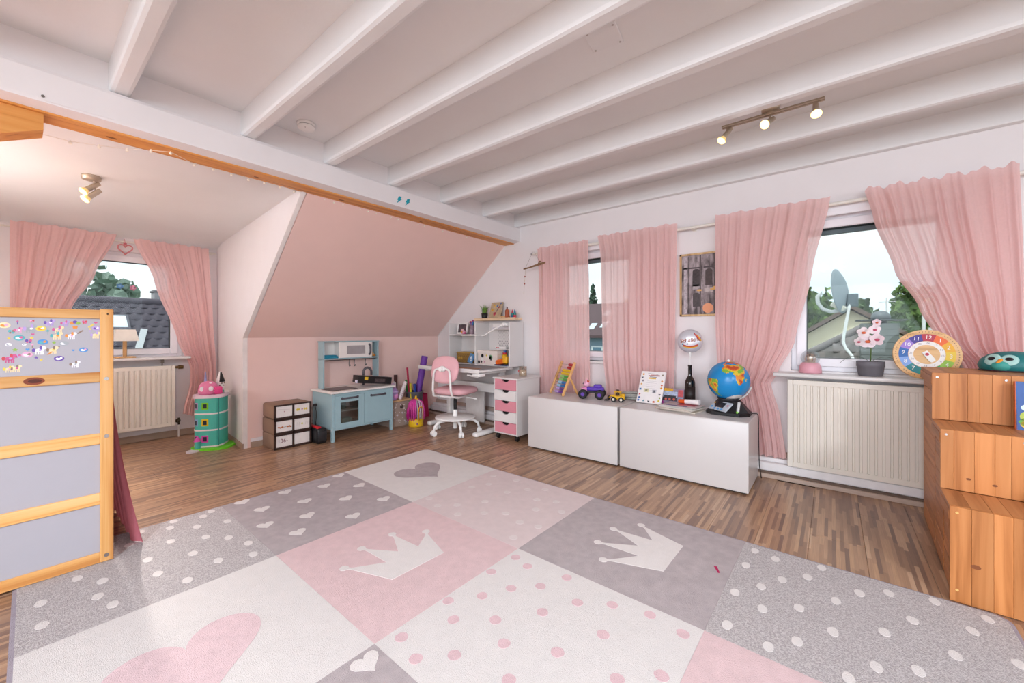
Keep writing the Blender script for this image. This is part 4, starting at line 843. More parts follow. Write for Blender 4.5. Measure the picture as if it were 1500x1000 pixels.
# bird-cage toy
tt = thing('toy_birdcage', 'toy bird cage with yellow base and pink tinsel roof', 'toy', (-3.80, 2.945, 0))
part(MB().lathe([(.082, 0), (.086, .01), (.084, .075), (.08, .085), (0, .085)], 24), 'base', mat('#E2B51F', .4), tt)
for k in range(14):
    a = 2 * pi * k / 14; part(MB().tube([(.074 * cos(a), .074 * sin(a), .085), (.078 * cos(a), .078 * sin(a), .20), (.062 * cos(a), .062 * sin(a), .27), (.02 * cos(a), .02 * sin(a), .315)], .0035, 6), 'bar', mat('#E8DDE6', .4), tt)
part(MB().lathe([(.03, .30), (.028, .315), (.012, .325), (.012, .345), (0, .352)], 16), 'finial', mat('#E2A81F', .4), tt)
for k in range(56):
    a = 2 * pi * (k + .5) / 56 * .80 + .62 ; rr_ = .084 + .008 * (k % 3)
    if True: part(MB().tube([(.025 * cos(a), .025 * sin(a), .312), (.075 * cos(a), .075 * sin(a), .275), (rr_ * .98 * cos(a), rr_ * .98 * sin(a), .19), (rr_ * 1.05 * cos(a + .05), rr_ * 1.05 * sin(a + .05), .070 + .018 * (k % 4))], .0065, 5), 'tinsel', mat(('#D93A9A', '#E05BB0', '#C22C86')[k % 3], .35, var=.3, scale=120), tt)
DOOR = MB()
pts = [(.088, -.03, .075)] + [(.088, -.03 * cos(a), .20 + .03 * sin(a)) for a in [pi * k / 8 for k in range(9)]] + [(.088, .03, .075)]
part(DOOR.tube(pts, .006, 8), 'door_arch', mat('#E39A2A', .4), tt)
part(MB().sph((.03, .02, .115), .022).sph((.036, .02, .145), .014), 'bird', mat('#EDE6E8', .5), tt)
part(MB().sph((.084, -.045, .04), .012, sc=(.4, 1, 1)), 'heart_button', mat('#8C5FA0', .4), tt)
# magenta bag
tt = thing('paper_bag', 'crimson paper bag standing against the knee wall under the desk', 'bag', (-4.16, 3.315, 0))
P = [(-.055, -.075), (.055, -.075), (.055, .075), (-.055, .075)]
b = MB(); b.add([(x, y, 0) for x, y in P] + [(x * .75, y * .80, .30) for x, y in P], [(0, 3, 2, 1), (0, 1, 5, 4), (1, 2, 6, 5), (2, 3, 7, 6), (3, 0, 4, 7)])
part(b, 'bag', mat('#B8174E', .4, var=.15), tt)
part(MB().tube([(.03, -.03, .29), (.03, -.025, .34), (.03, .0, .36), (.03, .025, .34), (.03, .03, .29)], .002, 6), 'cord', mat('#E0D8DA', .6), tt)

# ================================================================== height-adjustable desk with hutch
DX0, DX1, DY0, DY1, DZ = -3.755, -2.785, 2.95, 3.49, .700
t = thing('desk', 'white height-adjustable child desk with shelf hutch and pegboard', 'desk', (-3.27, 3.3, 0))
def D(b, name, m, label=None): 
    b.v = [(x + 3.27, y - 3.3, z) for x, y, z in b.v]; return part(b, name, m, t, label)
D(MB().box(DX0, DY0, DZ - .022, DX1, DY1, DZ, 0, .006, 2), 'desktop', LACQ)
D(MB().box(DX0 + .04, DY0 + .05, DZ, DX1 - .04, DY1 - .1, DZ + .006, 0, .002), 'desk_pad', mat('#8E8C90', .5, var=.05), 'grey drawing mat on the desktop')
D(MB().box(DX0 + .40, DY0 + .015, DZ + .0005, DX1 - .12, DY0 + .16, DZ + .009, 0, .003), 'wood_tray', wood('#B98050', '#A86F42', '#8A5630', 'X'))
D(MB().box(DX0, DY0 - .012, DZ - .03, DX1, DY0, DZ + .012, 0, .005, 2), 'front_lip', LACQ)
for x in (-2.895, -3.70):
    D(MB().box(x - .035, 3.05 if x < -3.5 else 2.985, 0, x + .035, 3.50, .045, 0, .018, 3), 'foot', PLAS)
    D(MB().box(x - .03, 3.36, .045, x + .03, 3.48, .50, 0, .006, 2), 'column', PLAS)
    D(MB().box(x - .022, 3.38, .48, x + .022, 3.46, .67, 0, .004, 2), 'inner_column', mat('#C9C4C2', .35, metal=.3), 'telescopic grey column')
    D(MB().box(x - .03, 3.02, .645, x + .03, 3.47, .677, 0, .006), 'support_arm', PLAS)
D(MB().box(-3.68, 3.42, .40, -2.90, 3.44, .50, 0, .003), 'crossbar', PLAS)
D(MB().box(-3.50, 3.46, .03, -3.20, 3.49, .40, 0, .004), 'rear_panel', mat('#D9D3D0', .5))
D(MB().cyl((-2.99, 2.985, .640), (-2.83, 2.975, .632), .009, n=10).box(-2.90, 2.96, .632, -2.80, 3.06, .668, 0, .008, 2), 'tilt_lever', PLAS)
# hutch
HY0, HY1, HZ0, HZ1 = 3.425, 3.69, DZ + .004, 1.205
D(MB().box(-3.80, 3.675, HZ0 - .3, -2.785, 3.69, HZ1), 'hutch_back', LACQ)
D(MB().box(-2.795, HY0, HZ0, -2.777, 3.675, HZ1, 0, .003), 'hutch_side', LACQ)
D(MB().box(-3.318, HY0, HZ0, -3.300, 3.675, HZ1, 0, .003), 'hutch_side', LACQ)
D(MB().box(-3.80, HY0 + .03, HZ0, -3.785, 3.675, HZ1 + .0, 0, .003), 'hutch_side', LACQ)
D(MB().box(-3.785, HY0 + .03, 1.052, -3.318, 3.675, 1.068, 0, .003), 'hutch_shelf', LACQ)
D(MB().box(-3.785, HY0 + .03, HZ0, -3.318, 3.675, HZ0 + .012, 0, .003), 'hutch_shelf', LACQ)
D(MB().box(-3.300, HY0 + .01, HZ0, -2.795, 3.675, HZ0 + .012, 0, .003), 'hutch_shelf', LACQ)
D(MB().box(-3.19, HY0 + .13, 1.122, -2.80, 3.675, 1.134, 0, .003), 'hutch_shelf', LACQ)
D(MB().box(-3.12, HY0 + .14, .886, -2.80, 3.675, .898, 0, .003), 'hutch_shelf', LACQ)
pb = MB().box(-3.16, 3.668, .90, -2.80, 3.674, 1.12, 0)
for i_ in range(14):
    for j_ in range(9): pb.cyl((-3.145 + i_ * .025 + (j_ % 2) * .012, 3.6678, .915 + j_ * .024), (-3.145 + i_ * .025 + (j_ % 2) * .012, 3.6665, .915 + j_ * .024), .006, n=8, m=1)
D(pb, 'pegboard', [LACQ, mat('#9C9698', .6)], 'white pegboard with rows of small holes')
# desk lamp on the hutch
tt = thing('desk_lamp', 'slim white jointed desk lamp clamped to the hutch', 'lamp', (0, 0, 0))
part(MB().tube([(-2.84, 3.40, 1.185), (-2.93, 3.35, 1.13), (-3.07, 3.335, 1.058), (-3.10, 3.335, 1.050)], .008, 8), 'upper_arm', PLAS, tt)
part(MB().tube([(-3.07, 3.335, 1.058), (-3.40, 3.33, 1.060)], .006, 8), 'lower_arm', PLAS, tt)
part(MB().box(-3.43, 3.31, 1.050, -3.20, 3.345, 1.060, 0, .004, T=TR((0, 0, 0))), 'light_bar', PLAS, tt)
part(MB().lathe([(.028, 0), (.03, .012), (.02, .03), (0, .034)], 16, c=(-2.84, 3.405, 1.165)).box(-2.85, 3.40, 1.16, -2.80, 3.435, 1.195, 0, .004), 'clamp', PLAS, tt)

# ================================================================== desk chair
CP = mat('#E3AEB4', .75, var=.04, bump=.2, bscale=300)
ch = thing('desk_chair', 'pink child swivel chair with white tube frame and foot ring', 'chair', (-3.205, 3.01, 0), 14)
def pad(b, cx, cy, cz, sx, sy, sz, T=None, e=4.0):
    n, m = 36, 14; vs = []; fs = []
    def se(c, p): return math.copysign(abs(c) ** p, c)
    for j in range(m + 1):
        ph = -pi / 2 + pi * j / m
        for i in range(n):
            th = 2 * pi * i / n; k = se(cos(ph), .5)
            vs.append((cx + sx * k * se(cos(th), 2 / e), cy + sy * k * se(sin(th), 2 / e), cz + sz * se(sin(ph), .8)))
    for j in range(m):
        for i in range(n): fs.append((j * n + i, j * n + (i + 1) % n, (j + 1) * n + (i + 1) % n, (j + 1) * n + i))
    return b.add(vs, fs, 0, True, T)
part(pad(MB(), 0, .02, .46, .205, .20, .042), 'seat', CP, ch)
part(pad(MB(), 0, 0, 0, .165, .145, .032, TR((0, -.195, .70), (R(80), 0, 0)), 2.8), 'backrest', CP, ch)
part(MB().tube([(.12, .06, .405), (.12, -.14, .405), (.115, -.235, .43), (.11, -.255, .50), (.10, -.255, .66), (.085, -.25, .70), (.05, -.245, .712), (-.05, -.245, .712), (-.085, -.25, .70), (-.10, -.255, .66), (-.11, -.255, .50), (-.115, -.235, .43), (-.12, -.14, .405), (-.12, .06, .405)], .011, 10), 'back_frame', PLAS, ch)
part(MB().sph((0, -.245, .712), .032, sc=(1.3, .8, 1)).cyl((0, -.25, .712), (0, -.285, .712), .02, .022, n=16), 'backrest_clamp', PLAS, ch)
part(MB().box(-.13, -.13, .395, .13, .14, .415, 0, .006).cyl((.06, .05, .39), (.22, .06, .375), .006, n=8).cyl((.20, .06, .376), (.235, .06, .373), .009, n=10), 'seat_mechanism', PLAS, ch)
part(MB().cyl((0, 0, .24), (0, 0, .40), .018, n=16), 'gas_lift', BLACK, ch)
part(MB().cyl((0, 0, .175), (0, 0, .25), .026, n=18).cyl((0, 0, .05), (0, 0, .17), .024, n=18), 'column', PLAS, ch)
part(MB().lathe([(0, .158), (.20, .158), (.215, .163), (.218, .170), (.213, .177), (.03, .182), (0, .182)], 40), 'foot_ring', PLAS, ch)
for k in range(5):
    a = R(72 * k + 28); dx_, dy_ = cos(a), sin(a)
    lg = part(MB().tube([(.02 * dx_, .02 * dy_, .13), (.12 * dx_, .12 * dy_, .145), (.20 * dx_, .20 * dy_, .135), (.245 * dx_, .245 * dy_, .105), (.258 * dx_, .258 * dy_, .062)], [.017, .016, .015, .014, .013], 10), 'leg', PLAS, ch)
    px_, py_ = .262 * dx_, .262 * dy_
    part(MB().cyl((px_ - .024 * dy_, py_ + .024 * dx_, .028), (px_ - .004 * dy_, py_ + .004 * dx_, .028), .028, n=18).cyl((px_ + .004 * dy_, py_ - .004 * dx_, .028), (px_ + .024 * dy_, py_ - .024 * dx_, .028), .028, n=18).box(px_ - .012, py_ - .012, .03, px_ + .012, py_ + .012, .064, 0, .004), 'caster', PLAS, lg)

# ================================================================== rolling pink and white drawer unit
t = thing('drawer_cabinet', 'narrow white rolling cabinet with three pink and two white drawers', 'cabinet', (-2.725, 3.105, 0))
cw, cdp, z0, z1 = .305, .38, .058, .615
for a in ((0, 0, .014), (cw - .014, 0, cw)): part(MB().box(a[0], 0, z0, a[2], cdp, z1, 0, .001), 'side_panel', LACQ, t)
part(MB().box(.014, .012, z0, cw - .014, cdp, z0 + .014), 'bottom_panel', LACQ, t)
part(MB().box(.014, cdp - .008, z0, cw - .014, cdp, z1), 'back_panel', LACQ, t)
part(MB().box(-.012, -.014, z1, cw + .012, cdp + .01, z1 + .016, 0, .003), 'top_panel', LACQ, t)
DP = mat('#D58A97', .45, var=.02); hh = (z1 - z0 - .016) / 5
for k in range(5):
    a = z0 + .016 + k * hh; m_ = DP if k % 2 == 0 else LACQ
    poly = [(.016, a + .002), (cw - .016, a + .002), (cw - .016, a + hh - .002)]
    poly += [(cw / 2 + .048 * cos(x), a + hh - .002 - .026 * sin(x)) for x in [pi * i_ / 12 for i_ in range(13)]] + [(.016, a + hh - .002)]
    dr = part(MB().prism(poly, -.006, .012, 0, UP_Y(0, .008, 0)), 'drawer', m_, t)
    part(MB().box(.02, .03, a + .005, cw - .02, cdp - .02, a + hh - .03).box(cw / 2 - .06, .026, a + hh - .04, cw / 2 + .06, .03, a + hh - .003, 1), 'drawer_box', [LACQ, BLACK], dr)
for x in (.03, cw - .03):
    for y in (.035, cdp - .035): part(MB().cyl((x - .012, y, .024), (x + .012, y, .024), .024, n=16).box(x - .016, y - .016, .03, x + .016, y + .016, .0575, 0, .003), 'caster', BLACK, t)
# ================================================================== lamps
BULB = mat('#FFDA80', .3, emit=2.6, var=.01); BULBG = mat('#D9B878', .25, var=.05, emit=.45)
PWR = 70.
def spot_head(par, base, direc, L=.075, r=.017, power=9., size=92, col=(1, .95, .90)):
    """one swivel spot: stem, socket, glowing bulb, and the light it gives"""
    base = Vector(base); d = Vector(direc).normalized()
    j = base + Vector((0, 0, -.035))
    hd = part(MB().box(base.x - .006, base.y - .004, j.z - .008, base.x + .006, base.y + .004, base.z, 0, .001), 'spot_stem', STEEL, par)
    a = j - d * .035; c = j + d * (L - .035)
    part(MB().cyl(a, c, r * .82, r, n=18), 'socket', STEEL, hd)
    part(MB().cyl(c, c + d * .022, r * .95, r * 1.5, n=20, m=1).cyl(c + d * .022, c + d * .029, r * 1.5, r * 1.25, n=20), 'bulb', [BULB, BULBG], hd)
    l = bpy.data.lights.new('spot_light', 'SPOT'); l.energy = power; l.spot_size = R(size); l.spot_blend = .8; l.color = col; l.shadow_soft_size = .025
    o = bpy.data.objects.new('spot_light', l); COL.objects.link(o); o.location = c + d * .045; o.rotation_euler = d.to_track_quat('-Z', 'Y').to_euler(); o.parent = par; o.location -= par.location
t = thing('ceiling_spotlight', 'three-spot metal bar lamp on the ceiling above the window wall', 'ceiling lamp', (0, 0, 0))
def lz(x): return 2.366
part(MB().lathe([(.04, 0), (.046, .006), (.05, .055), (.05, .078)], 28, c=(-.282, 2.79, CZ - .078)), 'mount', STEEL, t)
part(MB().box(-.285 - .255, 2.772, 2.366, -.285 + .255, 2.784, 2.378, 0, .002).box(-.285 - .255, 2.796, 2.366, -.285 + .255, 2.808, 2.378, 0, .002), 'bar', STEEL, t)
part(MB().box(-.30, 2.77, 2.372, -.265, 2.81, 2.385, 0, .002), 'bar_clamp', STEEL, t)
spot_head(t, (-.51, 2.79, 2.368), (-.45, -.35, -.75))
spot_head(t, (-.285, 2.79, 2.368), (-.35, -.75, -.55))
spot_head(t, (-.07, 2.79, 2.368), (.05, -.55, -.75))
dc = (-3.86, .325); dzc = 2.165 - .105 * (BX + .02 - dc[0]) / (BX - DX + .02)
t = thing('ceiling_spotlight', 'small two-spot metal lamp on the dormer ceiling', 'ceiling lamp', (0, 0, 0))
part(MB().lathe([(.032, 0), (.046, .004), (.048, .026), (.048, .032)], 28, c=(dc[0], dc[1], dzc - .030)), 'mount', STEEL, t)
spot_head(t, (dc[0], dc[1] + .012, dzc - .028), (.15, -.62, -.62), L=.085, power=112, size=135)
spot_head(t, (dc[0] + .005, dc[1] - .012 + .03, dzc - .075), (.1, -.58, -.65), L=.085, power=112, size=135)
# two unseen bar lamps added as fill light, modelled on the visible one
for k, (px_, py_) in enumerate(((-.1, -1.55), (2.2, -.5))):
    t = thing('ceiling_spotlight', 'added unseen three-spot fill lamp on the ceiling ' + ('behind the camera' if k == 0 else 'near the end wall'), 'ceiling lamp', (0, 0, 0))
    part(MB().lathe([(.04, 0), (.046, .006), (.05, .055), (.05, .078)], 28, c=(px_, py_, CZ - .078)), 'mount', STEEL, t)
    part(MB().box(px_ - .255, py_ - .018, 2.366, px_ + .255, py_ - .006, 2.378, 0, .002).box(px_ - .255, py_ + .006, 2.366, px_ + .255, py_ + .018, 2.378, 0, .002), 'bar', STEEL, t)
    for dx_, dd in ((-.225, (-.15, .25, -1)), (0, (-.25, .3, -1)), (.225, (-.1, .3, -1))): spot_head(t, (px_ + dx_, py_, 2.368), dd, power=PWR, size=162, col=(.83, .91, 1))
# smoke detector and blank ceiling cover
t = thing('smoke_detector', 'round white smoke detector on the ceiling next to the purlin', 'smoke detector', (-2.70, 1.205, CZ))
part(MB().lathe([(0, -.040), (.040, -.040), (.050, -.034), (.054, -.026), (.054, -.022)], 32), 'cover', PLAS, t)
part(MB().lathe([(.047, -.022), (.047, -.016)], 32), 'gap', mat('#8B8686', .6), t)
part(MB().lathe([(.054, -.016), (.056, -.010), (.056, 0)], 32), 'base', PLAS, t)
part(MB().cyl((.03, -.02, -.039), (.03, -.02, -.0412), .003, n=8), 'led', mat('#5A4A4A', .4), t)
t = thing('ceiling_cover', 'flat square white cover plate patched onto the ceiling', 'cover plate', (-.83, 1.72, CZ), 8)
part(MB().box(-.075, -.075, -.006, .075, .075, 0, 0, .003), 'plate', CEIL, t)
for x in (-.06, .06):
    for y in (-.06, .06): part(MB().cyl((x, y, -.006), (x, y, -.0075), .005, n=10), 'screw', mat('#B7AFAB', .5), t)
# two turquoise bolts on the casing
for k, (y, lab) in enumerate(((2.03, 'turquoise lightning-bolt sticker on the purlin casing, on the side of the smoke detector'), (2.115, 'turquoise lightning-bolt sticker on the purlin casing, the one nearer the window wall'))):
    solo(MB().prism([(-.018, -.004), (.0, .028), (.026, .028), (.012, .008), (.026, .008), (-.022, -.034), (-.008, -.006)], 0, .004, 0, UP_X(-2.846, y, 2.205)), 'bolt_sticker', mat('#1E9DAE', .4), lab, 'sticker', group='turquoise bolt stickers')
# string of little lights along the purlin
t = thing('light_string', 'string of small white bulbs draped along the pine purlin', 'string lights', (0, 0, 0))
pts = []; bulbs = []
y = .70
ks = 0
DRAPE = [(-3.10, -.045, 2.074), (-3.10, .077, 2.081), (-3.08, .184, 2.074), (-3.06, .286, 2.084), (-3.04, .392, 2.099), (-3.01, .486, 2.116), (-2.98, .567, 2.126), (-3.083, .70, 2.128)]
while y < 3.66:
    pts.append((-3.083, y, 2.135 + .004 * sin(ks * 1.7))); bulbs.append((-3.083, y, 2.121 + .004 * sin(ks * 1.7))); y += .098 if y < 1.2 else (.075 if y < 2.6 else .085); ks += 1
drape = DRAPE
part(MB().tube(drape + pts[1:], .0016, 5), 'wire', mat('#E9E2DA', .5), t)
bm_ = MB().sph((0, 0, 0), .0075, 10, 7).cyl((0, 0, .005), (0, 0, .014), .003, n=6).mesh('bulb', mat('#F2EBDD', .3))
for p in drape[1:-1]: inst(bm_, 'bulb', t, (p[0], p[1], p[2] - .008))
for p in bulbs: inst(bm_, 'bulb', t, p)
inst(bm_, 'bulb', t, (-3.18, -.03, 2.066), sc=(1.3, 1.3, 1.3))

# ================================================================== dormer sill lamp
t = thing('table_lamp', 'wooden table lamp with white shade on the dormer window sill', 'lamp', (-5.335, .672, .842))
LW = wood('#E0B27C', '#D3A066', '#B98449', 'Z')
part(MB().box(-.06, -.075, 0, .06, .075, .014, 0, .004), 'base', LW, t)
part(MB().box(-.014, -.014, .014, .014, .014, .20, 0, .002), 'stem', LW, t)
n = 4; b = MB(); S0, S1, h0, h1 = .092, .068, .165, .275
v_ = [(sx * s, sy * s, z) for s, z in ((S0, h0), (S1, h1), (S0 - .003, h0), (S1 - .003, h1)) for sx, sy in ((-1, -1), (1, -1), (1, 1), (-1, 1))]
b.add(v_, [(i_, (i_ + 1) % 4, 4 + (i_ + 1) % 4, 4 + i_) for i_ in range(4)] + [(8 + i_, 12 + i_, 12 + (i_ + 1) % 4, 8 + (i_ + 1) % 4) for i_ in range(4)] + [(i_, 8 + i_, 8 + (i_ + 1) % 4, (i_ + 1) % 4) for i_ in range(4)] + [(4 + i_, 4 + (i_ + 1) % 4, 12 + (i_ + 1) % 4, 12 + i_) for i_ in range(4)])
part(b, 'shade', mat('#F1EADF', .8), t)
part(MB().sph((0, 0, .215), .022).cyl((0, 0, .19), (0, 0, .215), .012), 'bulb', mat('#F5EFE0', .4), t)
# small transparent stickers on the dormer pane
for k, (y, z, c1, c2) in enumerate(((.655, 1.545, '#5C8FC2', '#7FB0D8'), (.75, 1.535, '#D68AA6', '#E7B5C6'))):
    b = MB(); T = UP_X(DX - .0775, y, z)
    for a in range(5): b.prism(disc(.012, 9, 1, 1, (.015 * cos(a * 1.257), .015 * sin(a * 1.257))), 0, .0006, 0, T)
    b.prism(disc(.010, 10), 0, .0009, 1, T); solo(b, 'window_sticker', [mat(c1, .5), mat(c2, .5)], ('blue' if k == 0 else 'pink') + ' flower sticker on the dormer window pane', 'sticker')

# ================================================================== toy drawer tower
TQ = mat('#4DB9A9', .4, var=.02)
t = thing('toy_drawer_tower', 'turquoise toy drawer tower shaped like a little house with windows', 'toy', (-4.63, 1.185, 0), -38)
def ovl(a, c, n=28, e=3.2): return [(a * math.copysign(abs(cos(2 * pi * i / n)) ** (2 / e), cos(2 * pi * i / n)), c * math.copysign(abs(sin(2 * pi * i / n)) ** (2 / e), sin(2 * pi * i / n))) for i in range(n)]
part(MB().prism([(x + .012, y + .03) for x, y in ovl(.150, .165)], 0, .018), 'lawn', mat('#6FD62A', .45), t)
for k in range(3):
    z0 = .022 + k * .152
    part(MB().prism(ovl(.125, .115), z0 + .012, z0 + .152), 'drawer', TQ, t)
    part(MB().prism(ovl(.128, .118), z0, z0 + .014), 'ledge', mat('#E8DFE0', .4), t)
part(MB().box(.100, .098, .034, .108, .106, .478, 0, .001), 'corner_groove', mat('#2F8F86', .5), t)
part(MB().prism(ovl(.138, .128), .478, .506), 'roof', mat('#E3CFDC', .4), t)
wc = [('#B58AC0', '#7FC91F'), ('#8AA6D0', '#E2BE1F'), ('#D24FA8', '#D24FA8')]
for k in range(3):
    z = .10 + (2 - k) * .152
    for j, (y, hw) in enumerate(((-.075, .020), (.0, .028))):
        T = UP_X(.1225, .0, z) if j else Matrix.Rotation(R(-34), 4, 'Z') @ UP_X(.132, -.0, z)
        w_ = part(MB().box(-hw, -.032, 0, hw, .032, .006, 0, .003, T=T), 'window', mat(wc[k][j], .4), t)
        part(MB().box(-hw * .55, -.02, .004, hw * .55, .02, .0068, 0, T=T), 'pane', mat('#1F2A3A', .3), w_)
T = Matrix.Rotation(R(-24), 4, 'Z')
part(MB().cyl((.14, 0, .0), (.14, 0, .085), .024, n=16, T=T), 'turret', TQ, t)
part(MB().cyl((.14, 0, .085), (.14, 0, .125), .032, .006, n=16, T=T), 'turret_roof', mat('#D24FA8', .4), t)
part(MB().prism(disc(.045, 16, 1.2, 1, (.185, -.0)), .0, .012, 0, T), 'doorstep', mat('#DDD5DC', .4), t)
zt = .506; o0 = (-4.63, 1.195)
t = thing('toy_cat_pot', 'pink toy cat head with white eyes on top of the drawer tower', 'toy', (o0[0] + .015, o0[1] - .04, zt), -8)
part(MB().lathe([(.072, 0), (.08, .03), (.078, .065), (.06, .10), (.03, .118), (0, .122)], 24), 'head', mat('#E07FA8', .35, var=.06), t)
part(MB().box(.02, .035, 0, .085, .10, .072, 0, .012, 2), 'muzzle', mat('#D93F84', .35), t)
for a in (-.75, .15): part(MB().sph((.077 * cos(a), .077 * sin(a), .055), .019, sc=(.5, 1, 1.25)), 'eye', mat('#EFE9EE', .35), t)
for k in range(3): part(MB().tube([(.076, .03 + .004 * k, .03 + .014 * k), (.079, .055, .025 + .02 * k)], .003, 6), 'whisker', mat('#EFE9EE', .4), t)
part(MB().sph((.03, .01, .098), .022, sc=(1.2, 1, .7)), 'bow', mat('#F3E6EC', .35), t)
solo(MB().cyl((0, 0, 0), (0, 0, .085), .014, .013, n=14).cyl((0, 0, .085), (0, 0, .20), .013, .004, n=14, m=1).sph((0, 0, .20), .005, m=1), 'toy_bottle', [mat('#DCD6E6', .4), mat('#9EA2D6', .35)], 'slim lilac cone-topped toy bottle behind the pink cat', 'toy', (o0[0] - .075, o0[1] - .04, zt))
t = thing('toy_figure', 'tall white toy with a black pointed side standing behind the pink cat', 'toy', (o0[0] - .03, o0[1] + .065, zt), 15)
part(MB().lathe([(.03, 0), (.032, .05), (.028, .09), (.036, .10), (.022, .15), (.006, .20), (0, .203)], 18), 'body', mat('#ECE6E2', .45), t)
part(MB().lathe([(.0365, .102), (.0225, .151), (.0065, .2005)], 18, T=TR((.003, .004, 0))), 'cap', mat('#1D1A1C', .45), t)
for k in range(4): part(MB().sph((.034 * cos(-.6 + k * .5), .034 * sin(-.6 + k * .5), .07 + .02 * (k % 2)), .006, 8, 6), 'spot', mat('#6A4A3A', .5), t)
t = thing('toy_boat', 'small white and turquoise toy lying on the drawer tower roof', 'toy', (o0[0] + .01, o0[1] + .098, zt))
part(MB().box(-.04, -.018, 0, .04, .018, .02, 0, .006, 2), 'body', PLAS, t); part(MB().cyl((.0, -.03, .014), (.0, -.014, .014), .013, n=12), 'wheel', TQ, t)

# ================================================================== wall shelf and things on it
SHW = wood('#E5CDB0', '#DBBF9D', '#C9A884', 'X')
t = thing('wall_shelf', 'narrow light wood wall shelf above the desk hutch', 'shelf', (-3.12, 3.6, 1.232))
part(MB().box(-.31, -.07, 0, .31, .098, .03, 0, .002), 'board', SHW, t)
SZ = 1.262
t = thing('potted_grass', 'small artificial grass plant in a black pot on the wall shelf', 'plant', (-3.315, 3.60, SZ))
part(MB().lathe([(.030, 0), (.034, .005), (.040, .062), (.036, .062), (.034, .052), (0, .05)], 20), 'pot', BLACK, t)
b = MB(); q = random.Random(3)
for k in range(90):
    a, r_ = q.random() * 6.28, q.uniform(0, .03); lean = q.uniform(.0, .055); h_ = q.uniform(.07, .125); an = a + q.uniform(-.5, .5)
    x, y = r_ * cos(a), r_ * sin(a); p2 = Vector((x + lean * cos(an), y + lean * sin(an), .05 + h_)); p1 = Vector((x + lean * .3 * cos(an), y + lean * .3 * sin(an), .05 + h_ * .6)); w_ = Vector((-sin(an), cos(an), 0)) * .003
    p0 = Vector((x, y, .048)); b.add([p0 - w_, p0 + w_, p1 + w_, p1 - w_, p2], [(0, 1, 2, 3), (3, 2, 4)], k % 3)
part(b, 'grass', [mat('#5E8A34', .6), mat('#7FA644', .6), mat('#47702A', .6)], t, kind='stuff')
t = thing('painted_canvas', 'small canvas with painted brushes and a palette leaning on the wall shelf', 'picture', (-3.14, 3.60, SZ + .0005))
T = TR((0, 0, 0), (R(-18), 0, 0))
part(MB().box(-.105, -.008, .002, .075, .008, .20, 0, .002, T=T), 'canvas', mat('#B8A183', .7, var=.2, scale=25), t)
for x, z, r_, c_ in ((-.05, .16, .016, '#D6A63C'), (.0, .15, .012, '#4A6AA0'), (-.065, .10, .018, '#C99A3A'), (.05, .185, .012, '#2F5FA0'), (-.02, .05, .02, '#B83040'), (.03, .13, .012, '#C23A50'), (-.04, .14, .008, '#E0C060')): part(MB().prism(disc(r_, 12, 1, .8), 0, .001, 0, T @ UP_Y(x, -.008, z)), 'paint_blot', mat(c_, .6), t)
part(MB().prism([(-.02, .045), (-.014, .042), (.055, .175), (.049, .178)], 0, .0015, 0, T @ UP_Y(0, -.008, 0)), 'painted_brush', mat('#4A3A5A', .6), t)
part(MB().prism([(-.034, .07), (-.006, .07), (-.012, .018), (-.028, .018)], 0, .0015, 0, T @ UP_Y(0, -.008, 0)), 'painted_cup', mat('#B23A50', .6), t)
solo(MB().box(-.05, -.035, 0, .05, .035, .022, 0, .002), 'small_box', LIDW, 'flat wooden box between the canvas and the brown bottle on the wall shelf', 'box', (-3.02, 3.635, SZ))
t = thing('brown_bottle', 'small terracotta-brown bottle on the wall shelf', 'bottle', (-2.945, 3.585, SZ))
part(MB().lathe([(.022, 0), (.024, .004), (.024, .082), (.018, .092), (.010, .096), (.010, .106)], 20), 'body', mat('#A5512F', .4), t); part(MB().lathe([(.008, .106), (.008, .125), (0, .126)], 12), 'cap', mat('#5A3A34', .5), t)
for k, (x, yy, c1, c2, lab) in enumerate(((-2.872, 3.59, '#C24050', '#205A84', 'pointed red-tipped blue crayon figure at the end of the wall shelf'), (-2.832, 3.585, '#1F6A90', '#C03040', 'pointed blue-tipped red crayon figure at the end of the wall shelf'))):
    t = thing('crayon_figure', lab, 'figure', (x, yy, SZ)); part(MB().cyl((0, 0, 0), (0, 0, .045), .017, n=14), 'base', mat(c2, .5), t); part(MB().cyl((0, 0, .045), (0, 0, .09), .015, .003, n=14), 'tip', mat(c1, .5), t); part(MB().cyl((0, 0, .028), (0, 0, .05), .0175, .0172, n=14), 'band', mat('#2F7F7A', .5), t)

# ---- on the hutch
t = thing('photo_frame', 'white photo frame with a dark picture on the hutch shelf', 'picture frame', (-3.665, 3.555, 1.068))
T = TR((0, 0, .003), (R(-10), 0, R(-4)))
fb = MB()
for a in ((-.10, 0, -.076, .145), (.076, 0, .10, .145), (-.10, 0, .10, .022), (-.10, .123, .10, .145)): fb.box(a[0], -.008, a[1], a[2], .008, a[3], 0, .002, T=T)
part(fb, 'frame', PLAS, t); part(MB().box(-.078, -.002, .02, .078, .004, .125, 0, T=T), 'photo', mat('#5C4A50', .4, var=.6, scale=14), t)
t = thing('toy_figure', 'small pink and orange toy in front of the white photo frame', 'toy', (-3.585, 3.50, 1.068))
part(MB().sph((0, 0, .028), .03, sc=(1.2, .8, .95)), 'body', mat('#D99AB0', .5, var=.15), t); part(MB().sph((.004, -.012, .05), .02), 'head', mat('#E2B5B8', .5), t); part(MB().sph((.0, -.024, .03), .012, sc=(1.3, .6, 1)), 'muzzle', mat('#D8923C', .5), t); part(MB().sph((.035, 0, .016), .014), 'paw', mat('#C25A86', .5), t)
t = thing('pen_jar', 'clear jar stuffed with bright pens and a red flower on the hutch shelf', 'jar', (-3.455, 3.53, 1.068))
